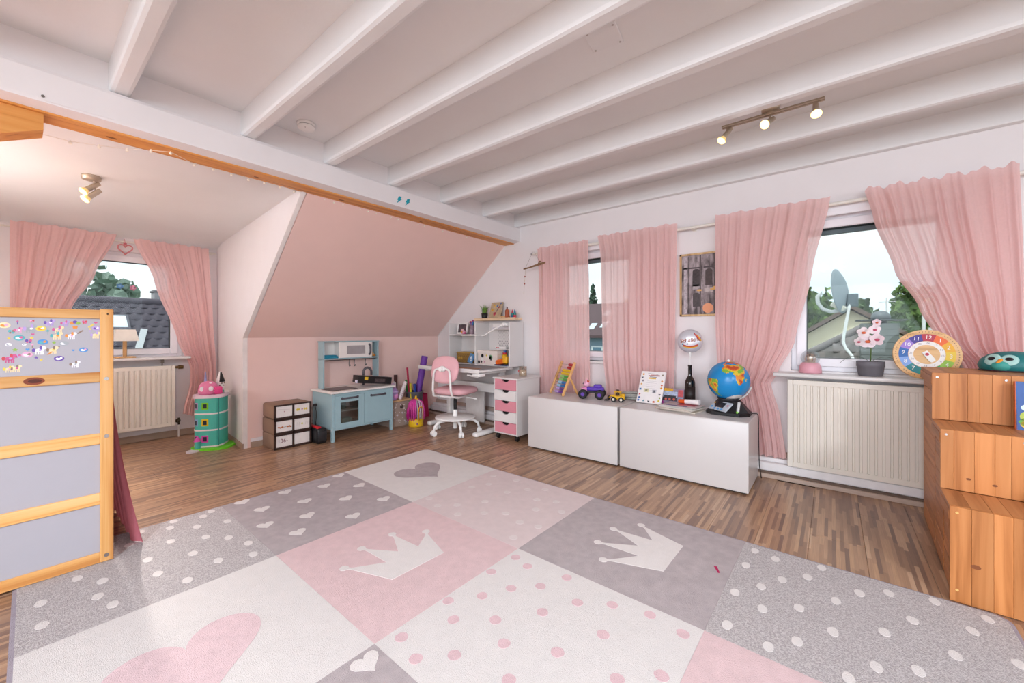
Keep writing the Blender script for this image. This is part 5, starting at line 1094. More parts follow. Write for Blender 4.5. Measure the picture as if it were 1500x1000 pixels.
part(MB().lathe([(.034, 0), (.036, .004), (.036, .08), (.026, .10), (.026, .115)], 20), 'jar', mat('#8E7A86', .2, var=.3, scale=60), t)
for k, (c_, lx, ly) in enumerate((('#C22A4A', -.02, .0), ('#3F9A4A', .012, .01), ('#2F6AC0', .02, -.01), ('#7A3A9A', -.008, -.012), ('#E0DCE0', .0, .014))): part(MB().cyl((lx * .4, ly * .4, .02), (lx * 1.3, ly * 1.3, .155 + .01 * (k % 3)), .006, n=8), 'pen', mat(c_, .5), t)
part(MB().sph((-.024, -.004, .15), .017, sc=(1, 1, .8)).sph((.018, -.008, .165), .014), 'flower', mat('#C8283C', .5), t)
t = thing('wicker_basket', 'brown patterned basket on the left desk shelf', 'basket', (-3.55, 3.56, HZ0 + .012))
part(MB().box(-.14, -.07, 0, .14, .07, .125, 0, .012, 2), 'basket', mat('#8A6A34', .7, var=.35, scale=55, bump=.5, bscale=120), t)
T2 = TR((0, 0, .0))
part(MB().box(-.142, -.072, .115, .142, .072, .132, 0, .006, 2), 'rim', mat('#A88444', .7, var=.2), t)
for x in (-.09, -.05): part(MB().cyl((x, -.071, .06), (x, -.075, .06), .016, n=14), 'motif', mat('#B8923C', .6), t)
t = thing('greeting_card', 'blue greeting card leaning against the brown basket', 'card', (-3.42, 3.435, HZ0 + .012))
T = TR((0, 0, 0), (R(-20), R(12), R(-12))); part(MB().box(-.045, -.003, .012, .055, .003, .125, 0, T=T), 'card', mat('#5B93C4', .4, var=.2, scale=20), t); part(MB().prism(disc(.02, 12), 0, .001, 0, T @ UP_Y(.0, -.003, .075)).prism(disc(.012, 12, 1, 1, (.02, -.03)), 0, .001, 0, T @ UP_Y(.0, -.003, .075)), 'print', mat('#DCE6EE', .5), t)
t = thing('keepsake_box', 'cream cardboard box with panda prints in the middle of the hutch', 'box', (-3.13, 3.54, HZ0 + .012))
part(MB().box(-.16, -.085, 0, .145, .10, .15, 0, .003), 'box', mat('#DED0C8', .6), t); part(MB().box(-.165, -.09, .125, .15, .105, .162, 0, .003), 'lid', mat('#E2D6CE', .6), t)
for x, z, r_, c_ in ((-.085, .10, .022, '#221E22'), (-.085, .065, .026, '#E9E4E2'), (-.10, .03, .014, '#2A2428'), (-.14, .025, .020, '#2A2428'), (-.02, .105, .010, '#D8C02F'), (.045, .085, .030, '#7FB08A'), (.04, .08, .022, '#E6E0DA'), (.05, .06, .012, '#3A3440'), (-.05, .03, .010, '#C98AA0')): part(MB().prism(disc(r_, 14, .9, 1), 0, .0008 + .0003 * (r_ < .02), 0, UP_Y(x, -.0852, z)), 'print', mat(c_, .6), t)
t = thing('toy_bottle', 'yellow toy bottle with blue and red cap in the hutch', 'toy', (-2.945, 3.545, HZ0 + .012))
part(MB().lathe([(.030, 0), (.032, .004), (.032, .11), (.02, .12)], 20), 'body', mat('#E0AE22', .4), t); part(MB().lathe([(.026, .12), (.026, .14), (.0, .142)], 16), 'cap', mat('#C2323A', .4), t); part(MB().cyl((0, 0, .142), (0, 0, .165), .017, n=14), 'top', mat('#2F62B0', .4), t); part(MB().cyl((0, 0, .03), (0, 0, .08), .0325, n=20), 'label', mat('#C8962A', .4), t)
t = thing('toy_camera', 'orange and yellow toy on the desk edge in the hutch', 'toy', (-2.90, 3.455, HZ0 + .012), 0)
part(MB().box(-.09, -.03, 0, .065, .03, .06, 0, .02, 3, T=TR((0, 0, .018), (0, R(-14), 0))), 'body', mat('#E0641E', .4), t); part(MB().box(.02, -.036, .03, .08, .034, .105, 0, .012, 2), 'grip', mat('#E5A82A', .4), t); part(MB().box(-.10, -.04, 0, .09, .04, .012, 0, .004), 'tray', mat('#2C3A6A', .5), t)
t = thing('white_cup', 'white square pen cup with red dots on the pegboard shelf', 'cup', (-2.86, 3.60, .898))
part(MB().box(-.05, -.035, 0, .05, .035, .075, 0, .006, 2), 'cup', PLAS, t); part(MB().sph((.0, -.01, .082), .022, sc=(1.3, .8, .5)), 'pompom', mat('#C23040', .6), t)
t = thing('storage_tray', 'low white tray with red stickers on the lower pegboard shelf', 'tray', (-3.05, 3.60, .898))
part(MB().box(-.06, -.035, 0, .10, .035, .028, 0, .006, 2), 'tray', PLAS, t); part(MB().prism(heart(.009), 0, .001, 0, UP_Y(-.035, -.0352, .014)).prism(heart(.009), 0, .001, 0, UP_Y(-.012, -.0352, .014)), 'sticker', mat('#C2404E', .5), t)
t = thing('paper_stack', 'loose white papers on the upper hutch shelf', 'papers', (-3.04, 3.61, 1.134))
part(MB().box(-.12, -.05, 0, .14, .05, .02, 0, .002), 'papers', mat('#DAD6DA', .7), t); part(MB().box(-.11, -.045, .0205, .05, .04, .06, 0, .004), 'carton', PLAS, t)
t = thing('candle_jar', 'glass candle jar with a red seal on the rolling cabinet', 'candle', (-2.50, 3.30, .631))
part(MB().lathe([(.038, 0), (.042, .006), (.042, .105), (.040, .105), (.038, .012)], 24), 'jar', glass('#F3EFEA', .12), t); part(MB().lathe([(0, .008), (.037, .008), (.037, .072), (0, .074)], 20), 'wax', mat('#E6D8C4', .6), t); part(MB().cyl((-.026, -.034, .06), (-.03, -.038, .06), .013, n=14), 'seal', mat('#C9303A', .4), t); part(MB().cyl((0, 0, .073), (0, 0, .085), .0015, n=6), 'wick', BLACK, t)

# ---- driftwood mobile
t = thing('driftwood_mobile', 'driftwood stick hung by a thread from the curtain rod with bead strings', 'mobile', (0, 0, 0))
DW = mat('#8A6A4C', .8, var=.2, scale=40, bump=.5)
part(MB().tube([(-2.68, 3.555, 1.795), (-2.60, 3.55, 1.803), (-2.52, 3.545, 1.815), (-2.44, 3.54, 1.826), (-2.38, 3.53, 1.832)], [.009, .008, .011, .013, .009], 8).tube([(-2.47, 3.54, 1.83), (-2.45, 3.53, 1.852), (-2.43, 3.525, 1.848)], .008, 7), 'stick', DW, t)
part(MB().tube([(-2.66, 3.555, 1.80), (-2.60, 3.615, 1.985), (-2.58, 3.62, 1.983), (-2.44, 3.53, 1.835)], .0014, 5), 'thread', mat('#8C7D72', .8), t)
part(MB().cyl((-2.655, 3.555, 1.795), (-2.675, 3.55, 1.53), .0014, n=5).cyl((-2.43, 3.535, 1.82), (-2.432, 3.53, 1.49), .0035, n=6), 'strand', mat('#B59C84', .8), t)
for z, x in ((1.71, -2.662), (1.63, -2.668), (1.75, -2.659), (1.67, -2.665)): part(MB().sph((x, 3.552, z), .0085 if z in (1.71, 1.63) else .005, 10, 7), 'bead', mat('#A0564A' if z in (1.71, 1.63) else '#D8C8B8', .6), t)
part(MB().sph((-2.675, 3.55, 1.53), .006, 8, 6, sc=(1, 1, 2)), 'tassel', mat('#E6DDD4', .8), t)

# ---- framed picture
def picture_mat():
    m = mat('#7A6C6C', .5).copy(); t_ = m.node_tree; n_ = [x for x in t_.nodes if x.type == 'TEX_NOISE'][0]; n_.inputs['Scale'].default_value = 9; n_.inputs['Detail'].default_value = 8; n_.inputs['Distortion'].default_value = .3
    r_ = [x for x in t_.nodes if x.type == 'VALTORGB'][0]; e = r_.color_ramp.elements; e[0].position = .35; e[1].position = .65; e[0].color = lin('#4A3F40'); e[1].color = lin('#B3A4A6')
    mp_ = t_.nodes.new('ShaderNodeMapping'); mp_.inputs['Scale'].default_value = (3, 3, 1); co_ = [x for x in t_.nodes if x.type == 'TEX_COORD'][0]; t_.links.new(co_.outputs['Object'], mp_.inputs[0]); t_.links.new(mp_.outputs[0], n_.inputs[0])
    return m
t = thing('framed_picture', 'oak-framed picture of a weathered church front with a round orange sticker', 'picture', (-.87, 3.70, 1.50))
FW = wood('#DDBD92', '#D0AC7C', '#B8905E', 'Z')
w_, h_ = .18, .272; b = MB()
for a in ((-w_, -h_, -w_ + .016, h_), (w_ - .016, -h_, w_, h_), (-w_, -h_, w_, -h_ + .016), (-w_, h_ - .016, w_, h_)): b.box(a[0], -.022, a[1], a[2], -.001, a[3], 0, .001)
part(b, 'frame', FW, t)
pr_ = part(MB().box(-w_ + .014, -.012, -h_ + .014, w_ - .014, -.004, h_ - .014), 'print', picture_mat(), t)
for x, z, sx, sz, c_ in ((-.135, 0, .012, .25, '#B8ACB0'), (-.105, 0, .004, .25, '#3A3132'), (-.045, .06, .030, .075, '#3F3536'), (-.045, -.02, .03, .02, '#A79A9C'), (-.012, 0, .006, .25, '#5A4E4E'), (.055, .06, .028, .07, '#4A3C3A'), (.01, 0, .004, .25, '#8E8082'), (.0, .145, .16, .006, '#4A4042'), (-.045, -.13, .028, .06, '#4C4344'), (.055, -.05, .035, .02, '#B5A8A6'), (.10, 0, .006, .25, '#5A4C4A'), (.13, .02, .02, .2, '#8A7C7E')):
    n_ = 10; poly = [(x - sx, z - sz), (x + sx, z - sz)] + ([(x + sx * cos(a), z + sz * .7 + sz * .3 * sin(a)) for a in [pi * k / n_ for k in range(n_ + 1)]] if sx > .02 and sz > .05 else [(x + sx, z + sz), (x - sx, z + sz)])
    part(MB().prism(poly, 0, .0006 + .0002 * (sx < .01), 0, UP_Y(0, -.0122, 0)), 'print_detail', mat(c_, .5, var=.35, scale=60), pr_)
for x, z in ((-.02, -.05), (.085, -.045), (.105, -.03)): part(MB().prism(disc(.018, 10, 1.2, .5, (x, z)), 0, .001, 0, UP_Y(0, -.0122, 0)), 'print_detail', mat('#D9A860', .5, var=.3, scale=50), pr_)
st = part(MB().prism(disc(.042, 28, 1, 1, (.048, -.205)), 0, .0014, 0, UP_Y(0, -.0122, 0)), 'round_sticker', mat('#E39A72', .5), pr_)

# ================================================================== things on the benches (top at .484)
BZt = .4845
t = thing('abacus', 'wooden abacus with rows of coloured beads on the toy bench', 'abacus', (-2.075, 3.27, BZt), 0)
AW = wood('#DFAE78', '#D09C62', '#B57E46', 'Z', 1.5)
tilt = R(-24); T = TR((0, 0, .004), (tilt, 0, R(-27)))
for s in (-1, 1): part(MB().box(s * .115 - .010, -.012, .002, s * .115 + .010, .012, .345, 0, .005, 2, T=T), 'side_rail', AW, t)
rc = ['#6B3A8F', '#6B3A8F', '#2F6FB0', '#2F6FB0', '#4FA03F', '#4FA03F', '#E8BE1E', '#E8BE1E', '#B81F2A', '#B81F2A']; lc = ['#B79AD0', '#B79AD0', '#A9CFE4', '#A9CFE4', '#9ACB7A', '#9ACB7A', '#E8BE1E', '#E8BE1E', '#E0A0A0', '#E8B8B0']
for k in range(10):
    z = .035 + k * .031
    part(MB().cyl((-.11, 0, z), (.11, 0, z), .002, n=6, T=T), 'wire', CHROME, t)
    part(MB().cyl((-.128, 0, z), (-.124, 0, z), .006, n=10, T=T), 'wire_end', BLACK, t)
    nb = 5 if k < 8 else 1; x0_ = .102 - .021 * (2 * nb if k < 8 else 4)
    for i_ in range(5): part(MB().cyl((.102 - .0135 * i_ - .0125, 0, z), (.102 - .0135 * i_, 0, z), .0135, n=12, T=T), 'bead', mat(rc[k], .35), t)
    if k < 8:
        for i_ in range(5): part(MB().cyl((.034 - .0135 * i_ - .0125, 0, z), (.034 - .0135 * i_, 0, z), .0135, n=12, T=T), 'bead', mat(lc[k], .35), t)
for s in (-1, 1): part(MB().box(s * .128 - .006, -.010, -.17, s * .128 + .006, .010, .02, 0, .004, T=T @ TR((0, .008, .18), (R(52), 0, 0))), 'prop_leg', AW, t)
# monster truck
t = thing('toy_truck', 'purple and pink toy monster truck with big black wheels', 'toy car', (-1.715, 3.335, BZt), 20)
wheels = ((-.085, -.06), (-.085, .06), (.065, -.065), (.065, .06))
for x, y in wheels:
    s = -1 if y < 0 else 1
    w_ = part(MB().lathe([(.022, -.02), (.036, -.022), (.042, -.016), (.042, .016), (.036, .022), (.022, .02)], 20, T=TR((x, y, .042), (R(90), 0, 0))), 'wheel', mat('#1B181B', .6), t)
    part(MB().cyl((x, y + s * .0, .042), (x, y + s * .024, .042), .021, .017, n=14), 'hub', mat('#5A2F9A', .4), w_)
part(MB().box(-.10, -.035, .05, .085, .035, .068, 0, .006, 2), 'chassis', mat('#2A2530', .5), t)
part(MB().box(-.06, -.04, .068, .10, .04, .105, 0, .018, 3).box(.005, -.034, .10, .08, .034, .128, 0, .014, 3), 'body', mat('#5B3AA8', .35, var=.08), t)
part(MB().box(-.105, -.038, .066, -.045, .038, .10, 0, .014, 2), 'hood', mat('#D98AB5', .35), t)
part(MB().sph((-.06, 0, .128), .03, sc=(1, 1.1, .95)), 'driver_head', mat('#E3A9C2', .4), t)
for y in (-.022, .022): part(MB().cyl((-.06, y, .145), (-.06, y * 1.25, .172), .012, .003, n=10), 'ear', mat('#E3A9C2', .4), t)
part(MB().sph((-.05, 0, .152), .016, sc=(1, 1.6, .6)), 'headband', mat('#D8582E', .4), t)
part(MB().sph((-.088, -.012, .132), .006, 8, 6).sph((-.088, .012, .132), .006, 8, 6), 'eye', mat('#2A1E2A', .3), t)
# digger
YE = mat('#E3B021', .4)
t = thing('toy_digger', 'small yellow toy wheel loader with a black bucket', 'toy car', (-1.455, 3.30, BZt), 12)
for x, y in ((-.035, -.03), (-.035, .03), (.03, -.03), (.03, .03)):
    w_ = part(MB().cyl((x, y - .011, .022), (x, y + .011, .022), .022, n=16), 'wheel', mat('#1B181B', .6), t)
    s = -1 if y < 0 else 1; part(MB().cyl((x, y + s * .009, .022), (x, y + s * .0125, .022), .011, n=12), 'hub', mat('#D9CFC0', .5), w_)
part(MB().box(-.05, -.024, .022, .055, .024, .05, 0, .006, 2), 'chassis', YE, t)
for x in (-.028, .02):
    for y in (-.02, .02): part(MB().cyl((x, y, .05), (x, y, .085), .003, n=6), 'cab_post', YE, t)
part(MB().box(-.034, -.025, .083, .028, .025, .09, 0, .003), 'roof', YE, t)
part(MB().sph((-.005, 0, .066), .015).sph((-.005, 0, .10), .011, sc=(1.3, 1, .6)), 'driver', mat('#3A2A22', .5), t)
part(MB().box(.028, -.02, .05, .056, .02, .07, 0, .006, 2), 'engine_cover', YE, t)
for y in (-.018, .018): part(MB().tube([(-.03, y, .05), (-.06, y, .052), (-.078, y, .032)], .004, 6), 'lift_arm', YE, t)
bk = MB(); bk.add([(x, y, z) for y in (-.034, .034) for x, z in ((-.078, .048), (-.082, .008), (-.115, .006), (-.118, .012), (-.092, .014), (-.088, .046))], [(0, 1, 2, 3, 4, 5), (11, 10, 9, 8, 7, 6), (0, 6, 7, 1), (1, 7, 8, 2), (2, 8, 9, 3), (3, 9, 10, 4), (4, 10, 11, 5), (5, 11, 6, 0)])
part(bk, 'bucket', mat('#1F1C1E', .5), t)
# grey twig bundle
t = thing('chenille_bundle', 'bundle of grey chenille stems with pink tips behind the yellow loader', 'craft supplies', (-1.40, 3.445, BZt), 6)
q = random.Random(8)
for k in range(16):
    a = q.uniform(-.35, .35); y0_ = q.uniform(-.025, .025); z0_ = q.uniform(.012, .075); dx_ = .10 * cos(a)
    st_ = part(MB().tube([(-.10, y0_ * .6, z0_ * .8 + .003), (0, y0_, z0_), (dx_, y0_ + .05 * sin(a), z0_ + q.uniform(-.004, .01))], .0085, 6), 'stem', mat(q.choice(('#9A9894', '#8A8C86', '#A9A6A0')), .9, var=.3, scale=200), t)
    if k % 4 == 0: part(MB().sph((dx_, y0_ + .05 * sin(a), z0_ + .004), .011, 8, 6), 'tip', mat('#D05A78', .6), st_)
# white board with print
t = thing('memory_board', 'white upright keepsake board with small school drawings around its text', 'board', (-1.208, 3.345, BZt), 0)
T = TR((0, 0, .003), (R(-24), 0, R(-4)))
part(MB().box(-.108, -.008, .002, .108, .008, .285, 0, .003, T=T), 'board', mat('#EBE5E4', .5), t)
TF = T @ UP_Y(0, -.008, 0)
q = random.Random(11)
def strip(x, z, w_, h_, c_): part(MB().prism([(x - w_, z - h_), (x + w_, z - h_), (x + w_, z + h_), (x - w_, z + h_)], 0, .0006, 0, TF), 'print', mat(c_, .6, var=.3, scale=150), t)
for z, w_, c_, x in ((.262, .045, '#8A8088', .0), (.246, .05, '#B87A80', .012), (.234, .03, '#7A6A78', .005), (.252, .04, '#C08A8A', .02)): strip(x, z, w_, .0028, c_)
strip(.0, .222, .032, .006, '#E0B64A')
for k in range(6): strip(.0, .196 - k * .016, .040 + .006 * (k % 2), .0008, '#BDB4B8')
strip(-.035, .112, .022, .016, '#D8CFA8'); strip(.035, .108, .018, .016, '#C9C6CC'); strip(-.035, .112, .008, .009, '#7A7A6A'); strip(.035, .108, .007, .010, '#5A5A66')
for k, (x, z, c_) in enumerate(((-.082, .255, '#D89A3C'), (.085, .255, '#7A6A4A'), (-.088, .225, '#5A5A66'), (-.08, .195, '#8A8088'), (.088, .20, '#D89A6A'), (-.088, .165, '#D8A03C'), (.09, .165, '#D8643C'), (-.088, .12, '#4A7AB0'), (.09, .14, '#E09A3C'), (-.088, .075, '#C0504A'), (.085, .085, '#6A6A72'), (-.085, .045, '#4A6AA8'), (-.09, .022, '#3F6FB0'), (-.045, .02, '#5A8A9A'), (.0, .018, '#3A3A42'), (.045, .018, '#C8643C'), (.085, .03, '#D8C03C'), (.09, .055, '#8A9A3A'))):
    sh_ = [disc(.009, 10), star(.011), heart(.009), [(-.008, -.008), (.01, -.006), (.006, .01), (-.01, .006)]][k % 4]
    part(MB().prism([(x + a, z + c) for a, c in sh_], 0, .0007, 0, TF), 'print', mat(c_, .5), t)
part(MB().cyl(T @ Vector((0, .010, .20)), (0, .155, .004), .005, n=8), 'prop', mat('#C9A377', .6), t)
# puzzle box
t = thing('puzzle_box', 'colourful cardboard puzzle box with a vehicle picture behind the magazines', 'box', (-1.052, 3.425, BZt), 2)
T = TR((0, 0, .001), (R(-14), 0, 0))
part(MB().box(-.10, -.016, .002, .105, .016, .135, 0, .002, T=T), 'carton', mat('#8E7F90', .4, var=.35, scale=28), t)
TF = T @ UP_Y(0, -.016, 0)
for x0_, z0_, x1_, z1_, c_, e_ in ((-.10, .112, .02, .134, '#D8A02A', .0006), (-.065, .03, .055, .108, '#A9B4CC', .0006), (-.065, .03, .055, .06, '#3A2E34', .0009), (-.05, .042, .045, .075, '#2E2A30', .0011), (.06, .07, .10, .125, '#B84A50', .0006), (.06, .01, .10, .065, '#7A86A0', .0006), (-.098, .01, -.07, .10, '#8AA06A', .0006), (-.098, .003, -.05, .028, '#A0408A', .0008)): part(MB().prism([(x0_, z0_), (x1_, z0_), (x1_, z1_), (x0_, z1_)], 0, e_, 0, TF), 'print', mat(c_, .4, var=.3, scale=60), t)
for x in (-.035, -.005, .03): part(MB().prism(disc(.010, 10, 1, 1, (x, .045)), 0, .0014, 0, TF), 'print', mat('#C85A4A', .4), t)
# magazines
mcol = [('#D9CDBE', '#C86A3C'), ('#CDBFB4', '#D8843C'), ('#D8D0C6', '#B84A3A'), ('#C2C4BE', '#C89A5A'), ('#D6CBC6', '#B85A5A')]
z = BZt
for k, (x, y, a, th, lab) in enumerate(((-.905, 3.255, -10, .009, 'bottom magazine of the loose pile beside the globe'), (-.935, 3.235, -7, .008, 'second magazine from the bottom of the loose pile beside the globe'), (-.915, 3.255, -13, .007, 'middle magazine of the loose pile beside the globe'), (-.925, 3.262, -9, .006, 'second magazine from the top of the loose pile beside the globe'), (-.912, 3.268, -5, .005, 'top magazine of the loose pile, with a red cover picture'))):
    t = thing('magazine', lab, 'magazine', (x, y, z + .0003), a, 'magazines piled on the toy bench')
    part(MB().box(-.135, -.10, 0, .135, .10, th - .0012, 0, .001), 'pages', mat(mcol[k][0], .6, var=.1, scale=120, stretch=(1, 1, 30)), t)
    part(MB().box(-.136, -.101, th - .0011, .136, .101, th, 0), 'cover', mat(mcol[k][0] if k != 4 else '#C9B4B2', .35, var=.25, scale=30), t)
    part(MB().box(-.137, -.101, .0004, -.1345, .101, th, 0), 'spine', mat(mcol[k][1], .4), t)
    if k == 4:
        part(MB().box(-.03, -.03, th, .10, .055, th + .0004, 0), 'print', mat('#B0404E', .4, var=.3, scale=40), t); part(MB().box(-.11, -.085, th, .06, -.055, th + .0004, 0), 'print', mat('#5A5A86', .4, var=.4, scale=60), t)
    z += th + .0005
t = thing('rolled_leaflet', 'rolled orange and white leaflet lying on the magazines', 'leaflet', (-.880, 3.315, z + .0008), -8)
part(MB().cyl((-.075, 0, .017), (-.025, .0, .019), .016, .018, n=18), 'orange_end', mat('#DE5A1E', .4), t); part(MB().cyl((-.025, 0, .019), (.085, .0, .024), .018, .022, n=18), 'white_end', mat('#E9E2E2', .5), t)
# bottle and balloon
t = thing('wine_bottle', 'dark empty wine bottle with a foil balloon stick in its neck', 'bottle', (-.905, 3.455, BZt))
part(MB().lathe([(.032, .002), (.037, 0), (.039, .006), (.039, .185), (.037, .205), (.026, .232), (.0155, .248), (.0145, .265), (.0145, .325), (.0165, .327), (.0165, .338), (.012, .338), (.011, .25), (0, .245)], 28), 'bottle', mat('#15100E', .12, spec=.5, coat=.5), t)
part(MB().lathe([(.0395, .03), (.0395, .16)], 28), 'label', mat('#241A18', .5), t)
t = thing('foil_balloon', 'round silver foil balloon with a rainbow and lettering on a stick', 'balloon', (-.905, 3.455, BZt + .27), 15)
bc_ = .262; br_ = .096
part(MB().cyl((0, 0, 0), (0, 0, bc_ - br_ + .02), .0028, n=8), 'stick', PLAS, t)
part(MB().cyl((0, 0, bc_ - br_ - .03), (0, 0, bc_ - br_ + .008), .006, .013, n=12), 'cup', PLAS, t)
def bal(x, z): 
    r_ = min(1, math.hypot(x, z) / br_); return -.052 * (1 - r_ ** 2.4) ** .6
n_ = 40; vs_ = []; fs_ = []
prof_ = [k / 14 for k in range(15)]
b = MB()
for side in (1, -1):
    vv = []; ff = []
    for j, pr in enumerate(prof_):
        for i_ in range(n_):
            a = 2 * pi * i_ / n_; rr_ = pr * br_ * (1 + (.012 * sin(a * 20) if j == 14 else .0)); vv.append((rr_ * cos(a), side * bal(pr * br_ * .9999, 0) if j < 14 else 0, bc_ + rr_ * sin(a)))
    for j in range(14):
        for i_ in range(n_): ff.append((j * n_ + i_, j * n_ + (i_ + 1) % n_, (j + 1) * n_ + (i_ + 1) % n_, (j + 1) * n_ + i_))
    b.add(vv, ff, 0, True)
fo = part(b, 'foil', mat('#D5D4DC', .28, metal=.35, var=.03), t)
def wrapf(v): 
    x, z = v.x, v.y; return Vector((x, bal(x, z) - .0018 - v.z, bc_ + z))
part(text_mb('Schulkind', .040, bold=.0011, wrap=lambda v: wrapf(Vector((v.x + .004, v.y + .008 + .12 * v.x * 1.0, v.z)))), 'lettering', mat('#94502F', .5), t)
for k, c_ in enumerate(('#B8203A', '#D8642E', '#E0B42E')):
    pts = [wrapf(Vector((x, -.052 + .006 * (2 - k) + .0 + .25 * x * x / .06, 0))) for x in [-.05 + .012 * i_ for i_ in range(10)]]; part(MB().tube(pts, .0032, 6), 'rainbow_band', mat(c_, .4), t)
    pts = [wrapf(Vector((.03 + .012 * k + .028 * s_, .065 - .008 * k - .045 * s_, 0))) for s_ in [i_ / 6 for i_ in range(7)]]; part(MB().tube(pts, .004, 6), 'rainbow_band', mat(c_, .4), t)
for x, z in ((-.055, -.025), (-.035, -.035), (-.02, -.022)): p = wrapf(Vector((x, z, 0))); part(MB().sph(p, .006, 8, 6, sc=(1, .3, 1)), 'dot', mat('#3F8FA8', .4), t)

# ================================================================== globe
def pip(x, y, poly):
    c = False; j = len(poly) - 1
    for i_ in range(len(poly)):
        xi, yi = poly[i_]; xj, yj = poly[j]
        if (yi > y) != (yj > y) and x < (xj - xi) * (y - yi) / (yj - yi) + xi: c = not c
        j = i_
    return c
AFR = [(-17, 15), (-16, 21), (-10, 30), (-6, 36), (10, 37), (11, 33), (20, 31), (32, 31), (36, 24), (43, 12), (51, 12), (48, 5), (40, -4), (40, -15), (35, -20), (35, -24), (27, -34), (18, -34), (12, -18), (14, -8), (9, 0), (9, 4), (4, 6), (-8, 4), (-13, 9)]
EUR = [(-9, 37), (-9, 43), (-1, 44), (-4, 48), (2, 51), (8, 54), (9, 57), (20, 55), (24, 59), (30, 60), (40, 66), (60, 68), (60, 50), (50, 45), (38, 47), (28, 41), (23, 36), (16, 39), (13, 45), (3, 43), (0, 38)]
ASI = [(26, 40), (36, 36), (35, 28), (43, 13), (52, 16), (59, 22), (56, 26), (48, 30), (57, 26), (66, 25), (73, 18), (77, 8), (80, 15), (88, 22), (95, 16), (100, 8), (104, 10), (108, 18), (120, 25), (122, 38), (140, 55), (140, 72), (60, 70), (60, 50), (50, 45), (40, 43)]
SAM = [(-80, -3), (-78, 8), (-72, 12), (-60, 9), (-50, 2), (-35, -6), (-39, -15), (-41, -22), (-48, -27), (-54, -34), (-62, -40), (-66, -48), (-69, -54), (-74, -50), (-71, -30), (-71, -18), (-77, -12)]
MAD = [(44, -16), (50, -15), (47, -25), (44, -23)]
SCA = [(6, 58), (12, 64), (24, 71), (30, 69), (22, 64), (17, 57), (12, 56)]
gx, gy, gz = -.602, 3.33, BZt
t = thing('globe', 'light-up world globe on a black and silver talking base', 'globe', (gx, gy, gz), 0)
GR = .142; gc = Vector((0, 0, .245))
M0 = Euler((0, 0, 0)).to_matrix()
# continents laid on the sphere: Africa to the upper right as seen from the room
view = Vector((-gx, -gy, 1.08 - gz - .245)).normalized()
clon, clat = R(-8), R(-16)
e1 = Vector((cos(clat) * cos(clon), cos(clat) * sin(clon), sin(clat)))
up0 = Vector((0, 0, 1)); r_e = up0.cross(e1).normalized(); u_e = e1.cross(r_e)
r_v = Vector((0, 0, 1)).cross(view).normalized(); u_v = view.cross(r_v)
roll_ = R(16); r_v2 = r_v * cos(roll_) + u_v * sin(roll_); u_v2 = u_v * cos(roll_) - r_v * sin(roll_)
nu, nv = 120, 72; b = MB(); vs_ = []
for j in range(nv + 1):
    th = pi * j / nv
    for i_ in range(nu): vs_.append(Vector((sin(th) * cos(2 * pi * i_ / nu), sin(th) * sin(2 * pi * i_ / nu), cos(th))))
k0 = len(b.v); b.v += [tuple(gc + v * GR) for v in vs_]
for j in range(nv):
    for i_ in range(nu):
        q4 = (j * nu + i_, (j + 1) * nu + i_, (j + 1) * nu + (i_ + 1) % nu, j * nu + (i_ + 1) % nu)
        c = (vs_[q4[0]] + vs_[q4[1]] + vs_[q4[2]] + vs_[q4[3]]).normalized()
        g = e1 * c.dot(view) + r_e * c.dot(r_v2) + u_e * c.dot(u_v2)
        lat, lon = math.degrees(math.asin(max(-1, min(1, g.z)))), math.degrees(math.atan2(g.y, g.x))
        m_ = 0
        if any(pip(lon, lat, P) for P in (AFR, EUR, ASI, SAM, MAD, SCA)):
            v_ = noise.noise(g * 3.7); m_ = 1 if v_ < -.12 else (2 if v_ < .06 else (3 if v_ < .26 else 4))
            if lat < -60: m_ = 5
        if lat < -68 or lat > 82: m_ = 5
        b.f.append(list(q4)); b.m.append(m_); b.s.append(True)
part(b, 'sphere', [mat('#1E86C4', .25, var=.08, scale=12), mat('#7FA83A', .3), mat('#D8B83A', .3), mat('#D8842E', .3), mat('#B8482A', .3), mat('#E3E0DC', .3)], t)
ax = Vector((-.30, .1, 1)).normalized()
part(MB().tube([gc + Vector((sin(a) * (GR + .008), .02, -cos(a) * (GR + .008))) for a in [R(-100 + 8 * k) for k in range(23)]], .006, 8), 'meridian_arm', mat('#CFC9C6', .3), t)
part(MB().sph(gc + Vector((0, 0, GR + .002)), .012, 10, 7), 'pivot', PLAS, t)
hb = ovl(.165, .125, 8, 2.0); hb = [(.145, .05), (.09, .12), (-.09, .12), (-.14, .05), (-.14, -.06), (-.09, -.12), (.09, -.12), (.145, -.05)]
part(MB().prism(hb, 0, .022), 'base', mat('#151416', .4), t)
top = MB(); hb2 = [(x * .52, y * .55 + .01) for x, y in hb]; n_ = 8; top.add([(x * .96, y * .96, .022) for x, y in hb] + [(x, y, .10) for x, y in hb2], [(i_, (i_ + 1) % n_, n_ + (i_ + 1) % n_, n_ + i_) for i_ in range(n_)] + [list(range(n_, 2 * n_))])
part(top, 'housing', mat('#1D1B1E', .4), t)
part(MB().lathe([(.05, .085), (.065, .10), (.075, .118), (.05, .108)], 24), 'cradle', mat('#2A282C', .4), t)
